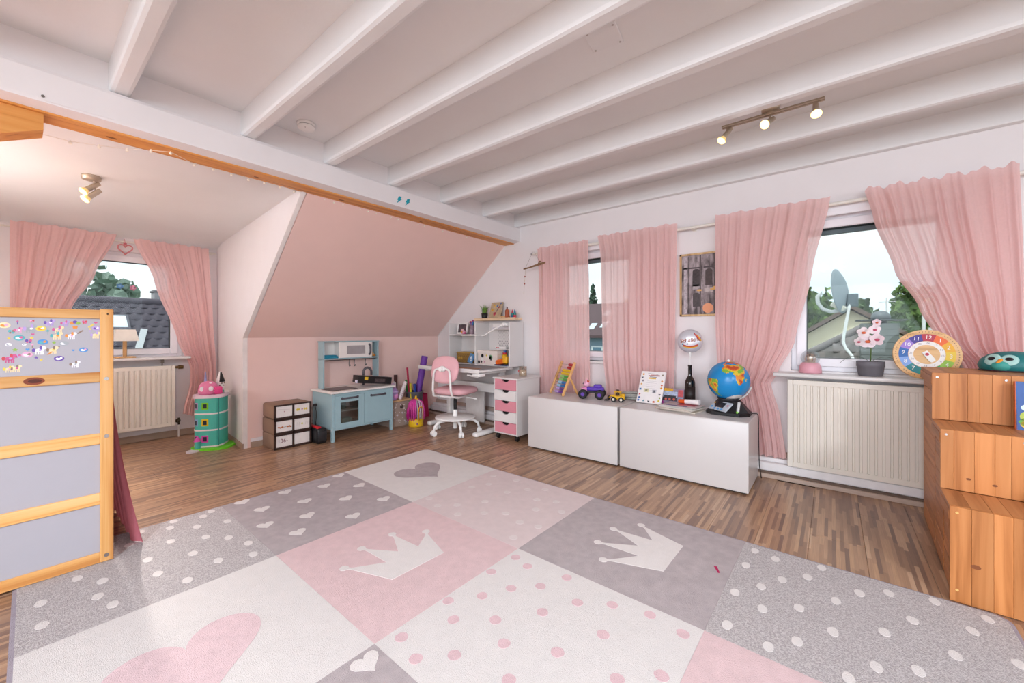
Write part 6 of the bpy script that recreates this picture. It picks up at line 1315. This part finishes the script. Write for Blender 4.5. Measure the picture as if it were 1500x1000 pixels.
# slanted control panel
TP_ = Matrix.Translation((-.03, -.090, .060)) @ Matrix.Rotation(R(-34), 4, 'Z') @ Matrix.Rotation(R(38), 4, 'X')
part(MB().box(-.085, -.045, -.004, .075, .045, .008, 0, .004, T=TP_), 'control_panel', mat('#B9BEC6', .35), t)
part(MB().box(-.03, -.018, .008, .03, .032, .0095, 0, T=TP_), 'screen', mat('#2A2A2E', .2), t)
for x, y, c_ in ((-.065, .02, '#D89A3C'), (-.065, -.02, '#4F9AD0'), (-.03, -.034, '#4F9AD0'), (.0, -.034, '#4F9AD0'), (.03, -.034, '#4F9AD0'), (.055, .01, '#C89AA0')): part(MB().cyl((x, y, .008), (x, y, .0105), .009, n=12, T=TP_), 'button', mat(c_, .4), t)
part(MB().cyl((.075, -.105, .01), (.082, -.075, .10), .010, .010, n=12).cyl((.074, -.109, .004), (.076, -.1, .035), .0105, n=12, m=1), 'stylus', [mat('#C9C9C9', .35), mat('#7FC93A', .4)], t)
solo(MB().tube([(-.452, 3.352, .4975), (-.424, 3.372, .497), (-.416, 3.36, .488), (-.412, 3.35, .46), (-.410, 3.345, .30), (-.413, 3.40, .12), (-.41, 3.48, .004)], .003, 6), 'power_cord', BLACK, 'thin black power cord hanging over the bench end beside the globe', 'cord')

# ================================================================== on the window sill (top at .79)
SZL = .7905
t = thing('snow_globe', 'glass snow globe on a pink base on the window sill', 'snow globe', (-.125, 3.665, SZL))
part(MB().lathe([(.066, 0), (.069, .005), (.066, .045), (.056, .068), (.045, .076)], 28), 'base', mat('#DFA0AC', .4), t)
part(MB().sph((0, 0, .110), .058, 24, 16), 'glass', glass('#EFF2F3', .16), t)
part(MB().cyl((0, 0, .070), (0, 0, .082), .04, .03, n=16).sph((0, 0, .105), .018).cyl((0, .0, .08), (0, 0, .10), .012), 'figure', mat('#D6BFA8', .5, var=.2), t)
for k in range(3): part(MB().tube([(.03 * cos(a) * cos(k), .03 * cos(a) * sin(k), .10 + .038 * sin(a)) for a in [2 * pi * i_ / 16 for i_ in range(16)]], .0022, 6, closed=True), 'wire_ring', mat('#C9A28A', .4, metal=.5), t)
t = thing('orchid', 'pink-white orchid in a grey pot on the window sill', 'plant', (.205, 3.655, SZL))
part(MB().lathe([(.060, 0), (.064, .004), (.071, .062), (.074, .064), (.074, .10), (.068, .10), (.066, .09), (0, .088)], 28), 'pot', mat('#6E6A70', .6), t)
part(MB().lathe([(0, .0885), (.066, .0885)], 20), 'soil', mat('#3E3026', .9), t)
part(MB().tube([(0, 0, .085), (.003, .004, .20), (.005, .0, .31), (.02, -.005, .365)], [.004, .0035, .003, .002], 8), 'stem', mat('#5D7340', .6), t)
for x, s in ((-.155, -1), (.15, 1)):
    lf = []; 
    b = MB(); b.grid(lambda u, v, x=x: (x * u * 1.05, (.018 * (1 - u) ** .5 * (v - .5) * 2 if u < 1 else 0) - .01 * u, .092 + .05 * sin(u * 2.6) - .04 * u * u + .006 * abs(v - .5)), 12, 4); part(b, 'leaf', mat('#3E4A34', .5), t)
for k, (x, z, s_, yaw_) in enumerate(((-.014, .235, .042, -5), (.030, .248, .038, 20), (-.035, .295, .034, -15), (.020, .315, .030, 15), (.030, .362, .022, 10), (-.058, .232, .028, -30))):
    T = Matrix.Translation((x, -.022, z)) @ Matrix.Rotation(R(yaw_), 4, 'Z')
    fl_ = MB()
    for a in range(5):
        an = pi / 2 + a * 2 * pi / 5; fl_.prism([(s_ * .62 * cos(an) + s_ * .55 * cos(2 * pi * i_ / 12) * abs(1), s_ * .62 * sin(an) + s_ * .5 * sin(2 * pi * i_ / 12)) for i_ in range(12)], 0, .0012, 0, T @ UP_Y(0, -.001 * (a % 2), 0))
    fb_ = part(fl_, 'blossom', mat(('#EFDDE2', '#EAD2D8', '#F0E2E4')[k % 3], .6), t)
    part(MB().sph(T @ Vector((0, -.006, -.002)), s_ * .3, 10, 7, sc=(1.2, .6, .8)), 'blossom_lip', mat(('#D8643A', '#C8506A')[k % 2], .5), fb_)
# learning clock
t = thing('toy_clock', 'round wooden learning clock with a rainbow ring of numbers leaning at the window', 'clock', (.462, 3.535, SZL), 0)
CR = .155; T = TR((0, 0, 0), (R(-7), 0, R(6))) @ Matrix.Translation((0, 0, CR + .004)) @ UP_Y(0, 0, 0) @ Matrix.Rotation(R(-6), 4, 'Z')
CWD = wood('#DDB583', '#D2A672', '#B88A58', 'X')
part(MB().prism(disc(CR, 60), -.02, 0, 0, T), 'disc', CWD, t)
cc = ['#B51F3A', '#E8641E', '#E8A81E', '#E8C23A', '#8FB83A', '#3F9A5A', '#1F8A7A', '#1F7F86', '#7F9FD8', '#1F5FA8', '#9A78C8', '#3F2F8A']
for k in range(12):
    a0, a1 = pi / 2 - (k - .5) * pi / 6, pi / 2 - (k + .5) * pi / 6; ra, rb = .085, .128
    poly = [(rb * cos(a0 + (a1 - a0) * i_ / 6), rb * sin(a0 + (a1 - a0) * i_ / 6)) for i_ in range(7)] + [(ra * cos(a1 + (a0 - a1) * i_ / 6), ra * sin(a1 + (a0 - a1) * i_ / 6)) for i_ in range(7)]
    sg_ = part(MB().prism(poly, 0, .0012, 0, T), 'hour_segment', mat(cc[k], .45), t)
    am = pi / 2 - k * pi / 6; n12 = str(12 if k == 0 else k)
    part(text_mb(n12, .032, T=T @ Matrix.Translation((.1065 * cos(am), .1065 * sin(am), .0018))), 'numeral', mat('#F3EEE8', .5), sg_)
part(MB().prism(disc(.083, 48), 0, .0008, 0, T), 'white_ring', mat('#EDE6E2', .5), t)
for k in range(12):
    am = pi / 2 - k * pi / 6; part(text_mb(str(12 + k if k else 24), .016, T=T @ Matrix.Translation((.071 * cos(am), .071 * sin(am), .0012))), 'small_numeral', mat('#9A8A90', .5), t)
part(MB().prism(disc(.060, 40), .0, .0016, 0, T), 'centre_disc', CWD, t)
for k in range(60): am = 2 * pi * k / 60; part(MB().prism(disc(.0026, 6, 1, 1, (.142 * cos(am), .142 * sin(am))), 0, .0009, 0, T), 'minute_mark', mat('#7A5A42', .6), t)
hp_ = [(-.014, -.012), (.014, -.012), (.015, .05), (.010, .060), (-.010, .060), (-.015, .05)]
part(MB().prism(hp_, .003, .009, 0, T @ Matrix.Rotation(R(218), 4, 'Z') @ Matrix.Translation((0, -.008, 0))), 'hand', mat('#EDE8E4', .5), t)
part(MB().cyl((0, 0, .001), (0, 0, .012), .009, n=16, T=T), 'hub', mat('#B8243A', .4), t)

# ================================================================== on the stepped unit
t = thing('toy_owl', 'round teal toy bird with pale eye patches on the top step of the pine unit', 'toy', (.735, 3.255, .8825), 0)
part(MB().lathe([(.10, 0), (.115, .008), (.122, .03), (.112, .06), (.085, .085), (.045, .10), (0, .104)], 30, T=TR(sc=(1, .8, 1))), 'body', mat('#1F6F70', .5), t)
part(MB().lathe([(.117, .0), (.117, .006), (.10, .008)], 30, T=TR(sc=(1.02, .82, 1))), 'base', mat('#3A1E22', .5), t)
for a, s_ in ((-2.45, .03), (-1.85, .028)):
    p = Vector((.105 * cos(a), .084 * sin(a), .058)); p2 = p * 1.0 + Vector((cos(a), sin(a), .5)) * .008
    TE = Matrix.Translation(p * .985 + Vector((0, 0, .003))) @ Matrix.Rotation(a, 4, 'Z') @ Matrix.Rotation(R(-28), 4, 'Y')
    ey = part(MB().sph((0, 0, 0), s_ * 1.15, 16, 12, T=TE, sc=(.28, 1, .95)), 'eye_patch', mat('#A9CFC8', .5), t)
    part(MB().sph((s_ * .26, 0, .002), s_ * .48, 12, 8, T=TE, sc=(.3, 1.15, .8)), 'pupil', mat('#1A1416', .3), ey)
part(MB().cyl((.10 * cos(-2.15), .085 * sin(-2.15), .058), (.14 * cos(-2.15), .118 * sin(-2.15), .045), .012, .002, n=10), 'beak', mat('#E08A2A', .4), t)
part(MB().sph((.085 * cos(-2.15), .07 * sin(-2.15), .03), .045, 14, 10, sc=(1, .9, .7)), 'breast', mat('#3F9A90', .5), t)
def book(name, label, loc, rz, w, h, th, cov, prints, spine=None, lean=-4):
    t = thing(name, label, 'book', loc, rz); T = TR((0, 0, 0), (R(lean), 0, 0))
    part(MB().box(.004, .003, .003, w - .004, th - .003, h - .003, 0, T=T), 'pages', mat('#E8E0D4', .7), t)
    part(MB().box(0, 0, 0, w, .003, h, 0, T=T).box(0, th - .003, 0, w, th, h, 0, T=T), 'cover', mat(cov, .35, var=.12, scale=20), t)
    part(MB().box(-.0015, 0, 0, .003, th, h, 0, T=T), 'spine', mat(spine or cov, .4, var=.2, scale=40), t)
    for x, z, r_, c_, sx_, sy_ in prints: part(MB().prism(disc(r_, 14, sx_, sy_, (x, z)), 0, .0006, 0, T @ UP_Y(0, 0, 0)), 'print', mat(c_, .45, var=.1), t)
    return t
book('picture_book', 'blue children\'s picture book with orange spine on the middle step', (.645, 2.81, .6485), -4, .20, .215, .028, '#1F4F96', ((.10, .036, .07, '#5F9A3A', 1.35, .46), (.05, .026, .03, '#E0B82A', 1.3, .7), (.03, .06, .02, '#A9B84A', 1, 1.2), (.035, .10, .022, '#CFE0EA', 1, .7), (.10, .16, .03, '#C8283A', 1.2, .35), (.11, .12, .03, '#D8C8B8', 1, .8), (.07, .035, .014, '#B83A3A', 1, 1)), '#D8642E')
book('storybook', 'orange-backed storybook standing behind the blue picture book', (.652, 2.846, .6485), -4, .19, .20, .012, '#C8562E', (), '#C8562E')
for k, (lab, c_, dz, o_) in enumerate((('brown book lying on the lowest step of the pine unit', '#8A4A32', 0, 0), ('teal book lying on top of the brown book on the lowest step', '#4F9A98', .024, .008))):
    t = thing('book', lab, 'book', (.625 + o_, 2.42 + .03, .3825 + dz), -8)
    part(MB().box(.003, .003, .003, .187, .147, .020, 0), 'pages', mat('#DCD2C4', .7), t); part(MB().box(0, 0, 0, .19, .15, .003, 0).box(0, 0, .020, .19, .15, .023, 0).box(-.0015, 0, 0, .003, .15, .023, 0), 'cover', mat(c_, .4, var=.1), t)
solo(MB().sph((0, 0, .017), .018, sc=(1.1, 1, .95)).sph((.012, -.008, .036), .010), 'toy_frog', mat('#6FB83A', .4), 'tiny green toy sitting on the teal book', 'toy', (.70, 2.51, .4302))
# ================================================================== outdoors
GND = MB().box(-60, 4.3, -6.2, 60, 90, -6, 0).box(-90, -40, -6.2, -6.2, 4.3, -6, 0)
solo(GND, 'ground', mat('#6E7F52', .9, var=.3, scale=.5), 'grassy ground far below the windows', 'ground', kind='structure')
TILE = mat('#6A6664', .7, var=.25, scale=4); TILE2 = mat('#77706E', .7, var=.25, scale=4); TILED = mat('#57505A', .75, var=.2, scale=3)
def tile_mesh(m):
    b = MB(); n = 8; vs = []
    for j, (y, dz) in enumerate(((-.205, .032), (.205, .0))):
        for i_ in range(n + 1): x = -.155 + .31 * i_ / n; vs.append((x, y, dz + .022 * cos(2 * pi * (i_ / n) - .6) + .02))
    for j, (y, dz) in enumerate(((-.205, .012),)):
        for i_ in range(n + 1): x = -.155 + .31 * i_ / n; vs.append((x, y, dz + .022 * cos(2 * pi * (i_ / n) - .6)))
    k = n + 1; b.add(vs, [(i_, i_ + 1, k + i_ + 1, k + i_) for i_ in range(n)] + [(i_ + 1, i_, 2 * k + i_, 2 * k + i_ + 1) for i_ in range(n)], 0, True)
    return b.mesh('roof_tile', m)
TM = [tile_mesh(TILE), tile_mesh(TILE2), tile_mesh(TILED)]
# ---- hip roof with chimney in front of the larger window
ap = Vector((.62, 14, 1.2)); CN = [Vector((-4.5, 9, -1.9)), Vector((5.7, 9, -1.9)), Vector((5.7, 19, -1.9)), Vector((-4.5, 19, -1.9))]
t = thing('tiled_roof', 'grey tiled hip roof below the larger window', 'roof', (.62, 14, -6))
off = Vector((.62, 14, -6))
b = MB().add([tuple(p - off) for p in CN] + [tuple(ap - off)], [(0, 1, 4), (1, 2, 4), (2, 3, 4), (3, 0, 4)]); part(b, 'roof_deck', TILE, t)
part(MB().box(-4.6, -4.5, 0, 4.6, 4.5, 4.2), 'walls', mat('#C9C2B4', .8), t)
sl = math.atan2(3.1, 5.0); T0 = Matrix.Translation((.62, 9, -1.9)) @ Matrix.Rotation(sl, 4, 'X')
L_ = math.hypot(3.1, 5.0)
for r_ in range(int(L_ / .36)):
    s_ = .2 + r_ * .36
    hw = 5.1 * (1 - s_ / L_)
    if s_ < 2.2: continue
    for k in range(-8, 10):
        x = k * .30 + (.15 if r_ % 2 else 0)
        if abs(x) < hw - .16 and -1.6 < x < 2.3:
            p = T0 @ Vector((x, s_, .012)) - off; inst(TM[(k * 7 + r_ * 3) % 2], 'roof_tile', t, p, (sl, 0, 0))
# side slope facing left, seen beside the hip
part(MB().tube([ap - off + Vector((0, 0, .03)), CN[0] - off + Vector((0, 0, .03))], .09, 8).tube([ap - off + Vector((0, 0, .03)), CN[1] - off + Vector((0, 0, .03))], .09, 8), 'hip_caps', TILE2, t)
SL = mat('#6B706E', .6, var=.08, scale=4)
t = thing('chimney', 'slate-clad chimney with a domed metal cowl', 'chimney', (.83, 12.4, -1.0))
part(MB().box(-.31, -.3, 0, .31, .3, 2.30, 0, .01), 'shaft', SL, t)
for k in range(7): part(MB().box(-.318, -.31, 1.30 + k * .145, .318, -.29, 1.30 + k * .145 + .135, 0, .006), 'slate', SL, t)
part(MB().box(-.40, -.36, 2.36, .46, .36, 2.39, 0, .01), 'cover_plate', mat('#4A4E50', .5), t)
part(MB().box(-.12, -.1, 2.30, .14, .1, 2.36), 'flue', mat('#3A3C3E', .6), t)
part(MB().lathe([(.15, 2.39), (.17, 2.42), (.16, 2.50), (.11, 2.57), (0, 2.60)], 20, c=(.04, 0, 0)), 'cowl', mat('#6A7074', .45, metal=.4), t)
# ---- cream gabled house
t = thing('gabled_house', 'cream house gable with brown roof edge behind the tiled roof', 'house', (.62, 22, -6))
H0, AX, EV = 8.15, 0, 5.6
g = MB().add([(x, y, z) for y in (0, 8) for x, z in ((-3.6, 0), (3.6, 0), (3.6, EV), (0, H0 - .1), (-3.6, EV))], [(0, 1, 2, 3, 4), (9, 8, 7, 6, 5), (0, 5, 6, 1), (1, 6, 7, 2), (4, 9, 5, 0)]); part(g, 'walls', mat('#EFE4C6', .8), t)
for s in (-1, 1):
    P = [(0, H0 - .05), (s * 4.2, EV - .38), (s * 4.2, EV - .22), (0, H0 + .13)]
    part(MB().add([(x, y, z) for y in (-.4, 8.4) for x, z in P], [(0, 1, 2, 3), (7, 6, 5, 4), (0, 4, 5, 1), (1, 5, 6, 2), (2, 6, 7, 3), (3, 7, 4, 0)]), 'roof_slope', mat('#6B5A50', .7, var=.1), t)
part(MB().box(-.9, -.02, 4.6, .1, .02, 5.8), 'window', mat('#4A5058', .3), t)
# ---- satellite dish on its mast
t = thing('satellite_dish', 'grey satellite dish on a bent white mast outside the larger window', 'satellite dish', (.095, 6.5, .55))
TD_ = TR((.045, 0, 1.07), (0, R(-97), R(-19)))
b = MB(); prof = [(.285 * k / 8, .075 * (k / 8) ** 2) for k in range(9)] + [(.285 * k / 8, .075 * (k / 8) ** 2 - .006) for k in range(8, -1, -1)]
part(b.lathe(prof, 36, T=TD_ @ TR(sc=(1, .82, 1))), 'reflector', mat('#8E9AA2', .5, var=.05), t)
part(MB().tube([(.09, 0, 1.0), (.07, -.02, .85), (.02, -.03, .50), (.015, -.03, .42), (.04, -.04, .34), (.10, -.06, .25), (.10, -.6, .15), (.10, -2.57, .05)], .016, 10), 'mast', mat('#DDE0E0', .4), t)
part(MB().tube([(.03, 0, .83), (-.10, -.05, .80), (-.19, -.08, .84), (-.235, -.09, .92), (-.24, -.09, 1.0), (-.20, -.08, 1.04)], .022, 8), 'feed_arm', mat('#C9CDCE', .45), t)
part(MB().cyl((-.04, -.06, .86), (-.10, -.07, .90), .03, n=12).cyl((-.02, -.03, .82), (.03, -.05, .86), .028, n=12), 'receiver', mat('#D8D4C8', .5), t)
part(MB().box(.05, -.03, .86, .16, .05, 1.02, 0, .01), 'bracket', mat('#5A666C', .5), t)
t = thing('roof_antenna', 'thin white television antenna above the chimney', 'antenna', (1.25, 16, -.5))
part(MB().cyl((0, 0, 0), (0, 0, 2.62), .022, n=8), 'pole', mat('#DADCDD', .5), t); part(MB().cyl((-.17, 0, 2.50), (.2, 0, 2.52), .012, n=6), 'boom', mat('#DADCDD', .5), t)
for k in range(6): part(MB().cyl((-.15 + k * .065, -.12, 2.505), (-.15 + k * .065, .12, 2.505), .007, n=6), 'rod', mat('#DADCDD', .5), t)
for nm, lab, x, y, z0_, z1_ in (('mast_pole', 'taller thin white pole on the tiled roof', 1.51, 12, .35, 1.80), ('vent_pipe', 'short white vent pipe on the tiled roof beside the pole', 1.62, 12, .35, 1.27)):
    t = thing(nm, lab, 'pole', (x, y, z0_ - .1)); part(MB().cyl((0, 0, 0), (0, 0, z1_ - z0_), .03, n=8), 'pipe', mat('#D4D6D4', .5), t); part(MB().cyl((0, 0, z1_ - z0_ - .02), (0, 0, z1_ - z0_ + .03), .045, n=8), 'cap', mat('#D4D6D4', .5), t)
# ---- trees
def tree(label, x, y, base, top, rx, hs, seed, n=2600, lf=.42, cone=False, grp='trees beyond the roofs'):
    q = random.Random(seed); t = thing('tree', label, 'tree', (x, y, base), group=None)
    h = top - base; cz = h * .60; rz = h * .42
    part(MB().cyl((0, 0, 0), (0, 0, h * .62), .28, .12, n=8), 'trunk', mat('#5A4A3C', .9), t)
    b = MB(); lobes = [(Vector((0, 0, cz)), 1.)] + [(Vector((q.uniform(-.6, .6) * rx, q.uniform(-.6, .6) * rx, cz + q.uniform(-.5, .55) * rz)), q.uniform(.42, .68)) for _ in range(9)]
    for k in range(n):
        if cone:
            u = q.random() ** .6; a = q.random() * 6.28; rr_ = rx * u * (.55 + .45 * q.random()); p = Vector((rr_ * cos(a), rr_ * sin(a), h * (1 - u * .92)))
        else:
            c, s = lobes[q.randrange(len(lobes))]; d = Vector((q.gauss(0, 1), q.gauss(0, 1), q.gauss(0, 1))).normalized() * (q.uniform(.55, 1) ** .5)
            p = c + Vector((d.x * rx * s * .8, d.y * rx * s * .8, d.z * rz * s * .9))
        e = Euler((q.uniform(0, 6), q.uniform(0, 6), q.uniform(0, 6))).to_matrix(); s_ = lf * q.uniform(.5, 1.1)
        b.add([p + e @ Vector(v) * s_ for v in ((-.5, -.3, 0), (.1, -.45, .12), (.55, .05, 0), (.1, .45, .12), (-.45, .25, 0))], [(0, 1, 2, 3, 4)], q.randrange(len(hs)))
    part(b, 'crown', [mat(c, .7, var=.15) for c in hs], t, kind='stuff')
G1 = ('#5E7A3A', '#4A6630', '#73904A', '#3F5A2C'); G2 = ('#4C6838', '#3C562E', '#5F7D40', '#35492A'); G3 = ('#8A9A4A', '#6F8A3F', '#A39A4A', '#5A7438')
tree('broad leafy tree behind the satellite dish', -.5, 40.5, -6, 5.1, 2.7, G1, 1, 3000, .52)
tree('slimmer leafy tree to the right of the cream gable', 2.0, 44.5, -6, 4.2, 2.0, G2, 2, 2600, .52)
tree('dense dark tree behind the chimney', 4.5, 40, -6, 4.4, 1.6, G1, 3, 2600, .52)
tree('rounded green tree behind the thin poles', 7.0, 45, -6, 4.6, 2.2, G2, 4, 2600, .52)
tree('tall green tree half hidden by the widest curtain', 11.0, 40, -6, 5.0, 2.6, G1, 5, 2600, .52)
tree('leafy tree half hidden by the gathered curtain', -5.6, 44, -6, 5.4, 2.6, G1, 6, 2600, .52)
tree('low dark tree in front of the tree line', 3.2, 34.5, -6, 2.5, 1.9, G2, 12, 2000, .5)
# ---- dark roofed building seen in the gap of the small window
t = thing('dark_roof_house', 'building with a steep dark roof and roof windows in the curtain gap', 'house', (-9.2, 18, -6))
part(MB().box(-3.5, .3, 0, 3.5, 7, 7.0, 0), 'walls', mat('#7F95A6', .7, var=.1), t)
rf = part(MB().add([(x, y, z) for x in (-3.8, 3.8) for y, z in ((0, 6.98), (2.6, 8.75), (7.2, 6.9), (7.2, 6.8), (2.6, 8.6), (0, 6.85))], [(0, 6, 7, 1), (1, 7, 8, 2), (0, 1, 2, 3, 4, 5), (11, 10, 9, 8, 7, 6), (0, 5, 11, 6)]), 'roof', mat('#5C4A4E', .75, var=.15, scale=6, stretch=(1, 8, 1)), t)
a_ = math.atan2(1.77, 2.6)
for x, s_, sl_ in ((-.10, 2.05, .3), (.18, .95, .3), (-.42, .8, .3)):
    part(MB().box(-.17, -.28, 0, .17, .28, .03, 0, .01, T=TR((x, s_ * cos(a_), 6.98 + s_ * sin(a_)), (a_, 0, 0))), 'roof_window', mat('#C9D4DC', .2), rf)
part(MB().box(-.3, .27, 5.9, .35, .30, 6.45, 0).box(-.2, .25, 5.9, .25, .27, 6.38, 1), 'dormer_front', [mat('#DDE4E8', .6), mat('#5F7F96', .4)], t)
tree('dark spruce behind the steep dark roof', -13.9, 27, -6, 4.75, 1.6, ('#3F5446', '#2F443A', '#4C6250'), 8, 1500, cone=True)
tree('yellow-green tree behind the steep dark roof', -13.3, 32, -6, 4.1, 1.7, G3, 9, 1600)
# ---- tiled roof and trees seen from the dormer
t = thing('tiled_roof', 'dark tiled roof with a roof window outside the dormer', 'roof', (-13.5, 2.0, -6))
off = Vector((-13.5, 2.0, -6)); RGZ = 1.84; sl = R(38)
part(MB().add([(x, y, z) for y in (-6, 6) for x, z in ((0, 6 + RGZ), (5.5, 6 + RGZ - 5.5 * math.tan(sl)), (-5.5, 6 + RGZ - 5.5 * math.tan(sl)))], [(0, 1, 4, 3), (2, 0, 3, 5), (0, 2, 1), (3, 4, 5)]), 'roof_deck', TILED, t)
part(MB().box(-5, -5.8, 0, 5, 5.8, 6 + RGZ - 5.5 * math.tan(sl) + .35), 'walls', mat('#CFC8BA', .8), t)
L_ = 3.2; Ts = Matrix.Translation((0, 0, 6 + RGZ)) @ Matrix.Rotation(R(90), 4, 'Z') @ Matrix.Rotation(sl, 4, 'X')
for r_ in range(14):
    for k in range(-8, 12):
        p = Ts @ Vector((k * .205 - .1 + (.1 if r_ % 2 else 0), -.12 - r_ * .245, .010)); inst(TM[2], 'roof_tile', t, p, Euler((sl, 0, R(90)), 'XYZ'), sc=(.68, .68, .5))
part(MB().tube([(0, -6, 6 + RGZ + .02), (0, 6, 6 + RGZ + .02)], .1, 8), 'ridge', TILED, t)
sk = part(MB().box(-.24, -1.18, .02, .24, -.62, .09, 0, .01, T=Ts @ TR((-.55 - .0, 0, 0))), 'roof_window', mat('#5A5660', .5), t)
part(MB().box(-.19, -1.12, .088, .19, -.68, .096, 0, T=Ts @ TR((-.55, 0, 0))), 'glass', mat('#DDE6EC', .15), sk)
part(MB().box(-.06, -2.2, .04, .06, -1.2, .08, 0, T=Ts @ TR((.2, 0, 0), (0, 0, R(-14)))), 'snow_guard', mat('#B9BCC0', .5), t)
t = thing('brick_chimney', 'grey chimney stack on the roof ridge outside the dormer', 'chimney', (-13.9, 2.4, 1.2)); part(MB().box(-.2, -.12, 0, .2, .12, .95, 0, .01), 'stack', mat('#A9A4A8', .7), t); part(MB().box(-.24, -.15, .95, .24, .15, 1.0, 0, .01), 'cap', mat('#8A868A', .7), t)
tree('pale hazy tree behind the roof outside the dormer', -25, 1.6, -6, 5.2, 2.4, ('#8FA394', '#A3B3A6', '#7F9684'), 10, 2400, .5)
tree('bushy green tree behind the dormer roof', -21.5, 6.2, -6, 4.1, 2.0, ('#5F7A50', '#4C6642', '#76905E'), 11, 2200, .45)
tree('leafy tree behind the left part of the dormer roof', -22.5, -3.0, -6, 4.4, 2.1, ('#6F8A66', '#5A7552', '#86A07A'), 13, 2000, .48)
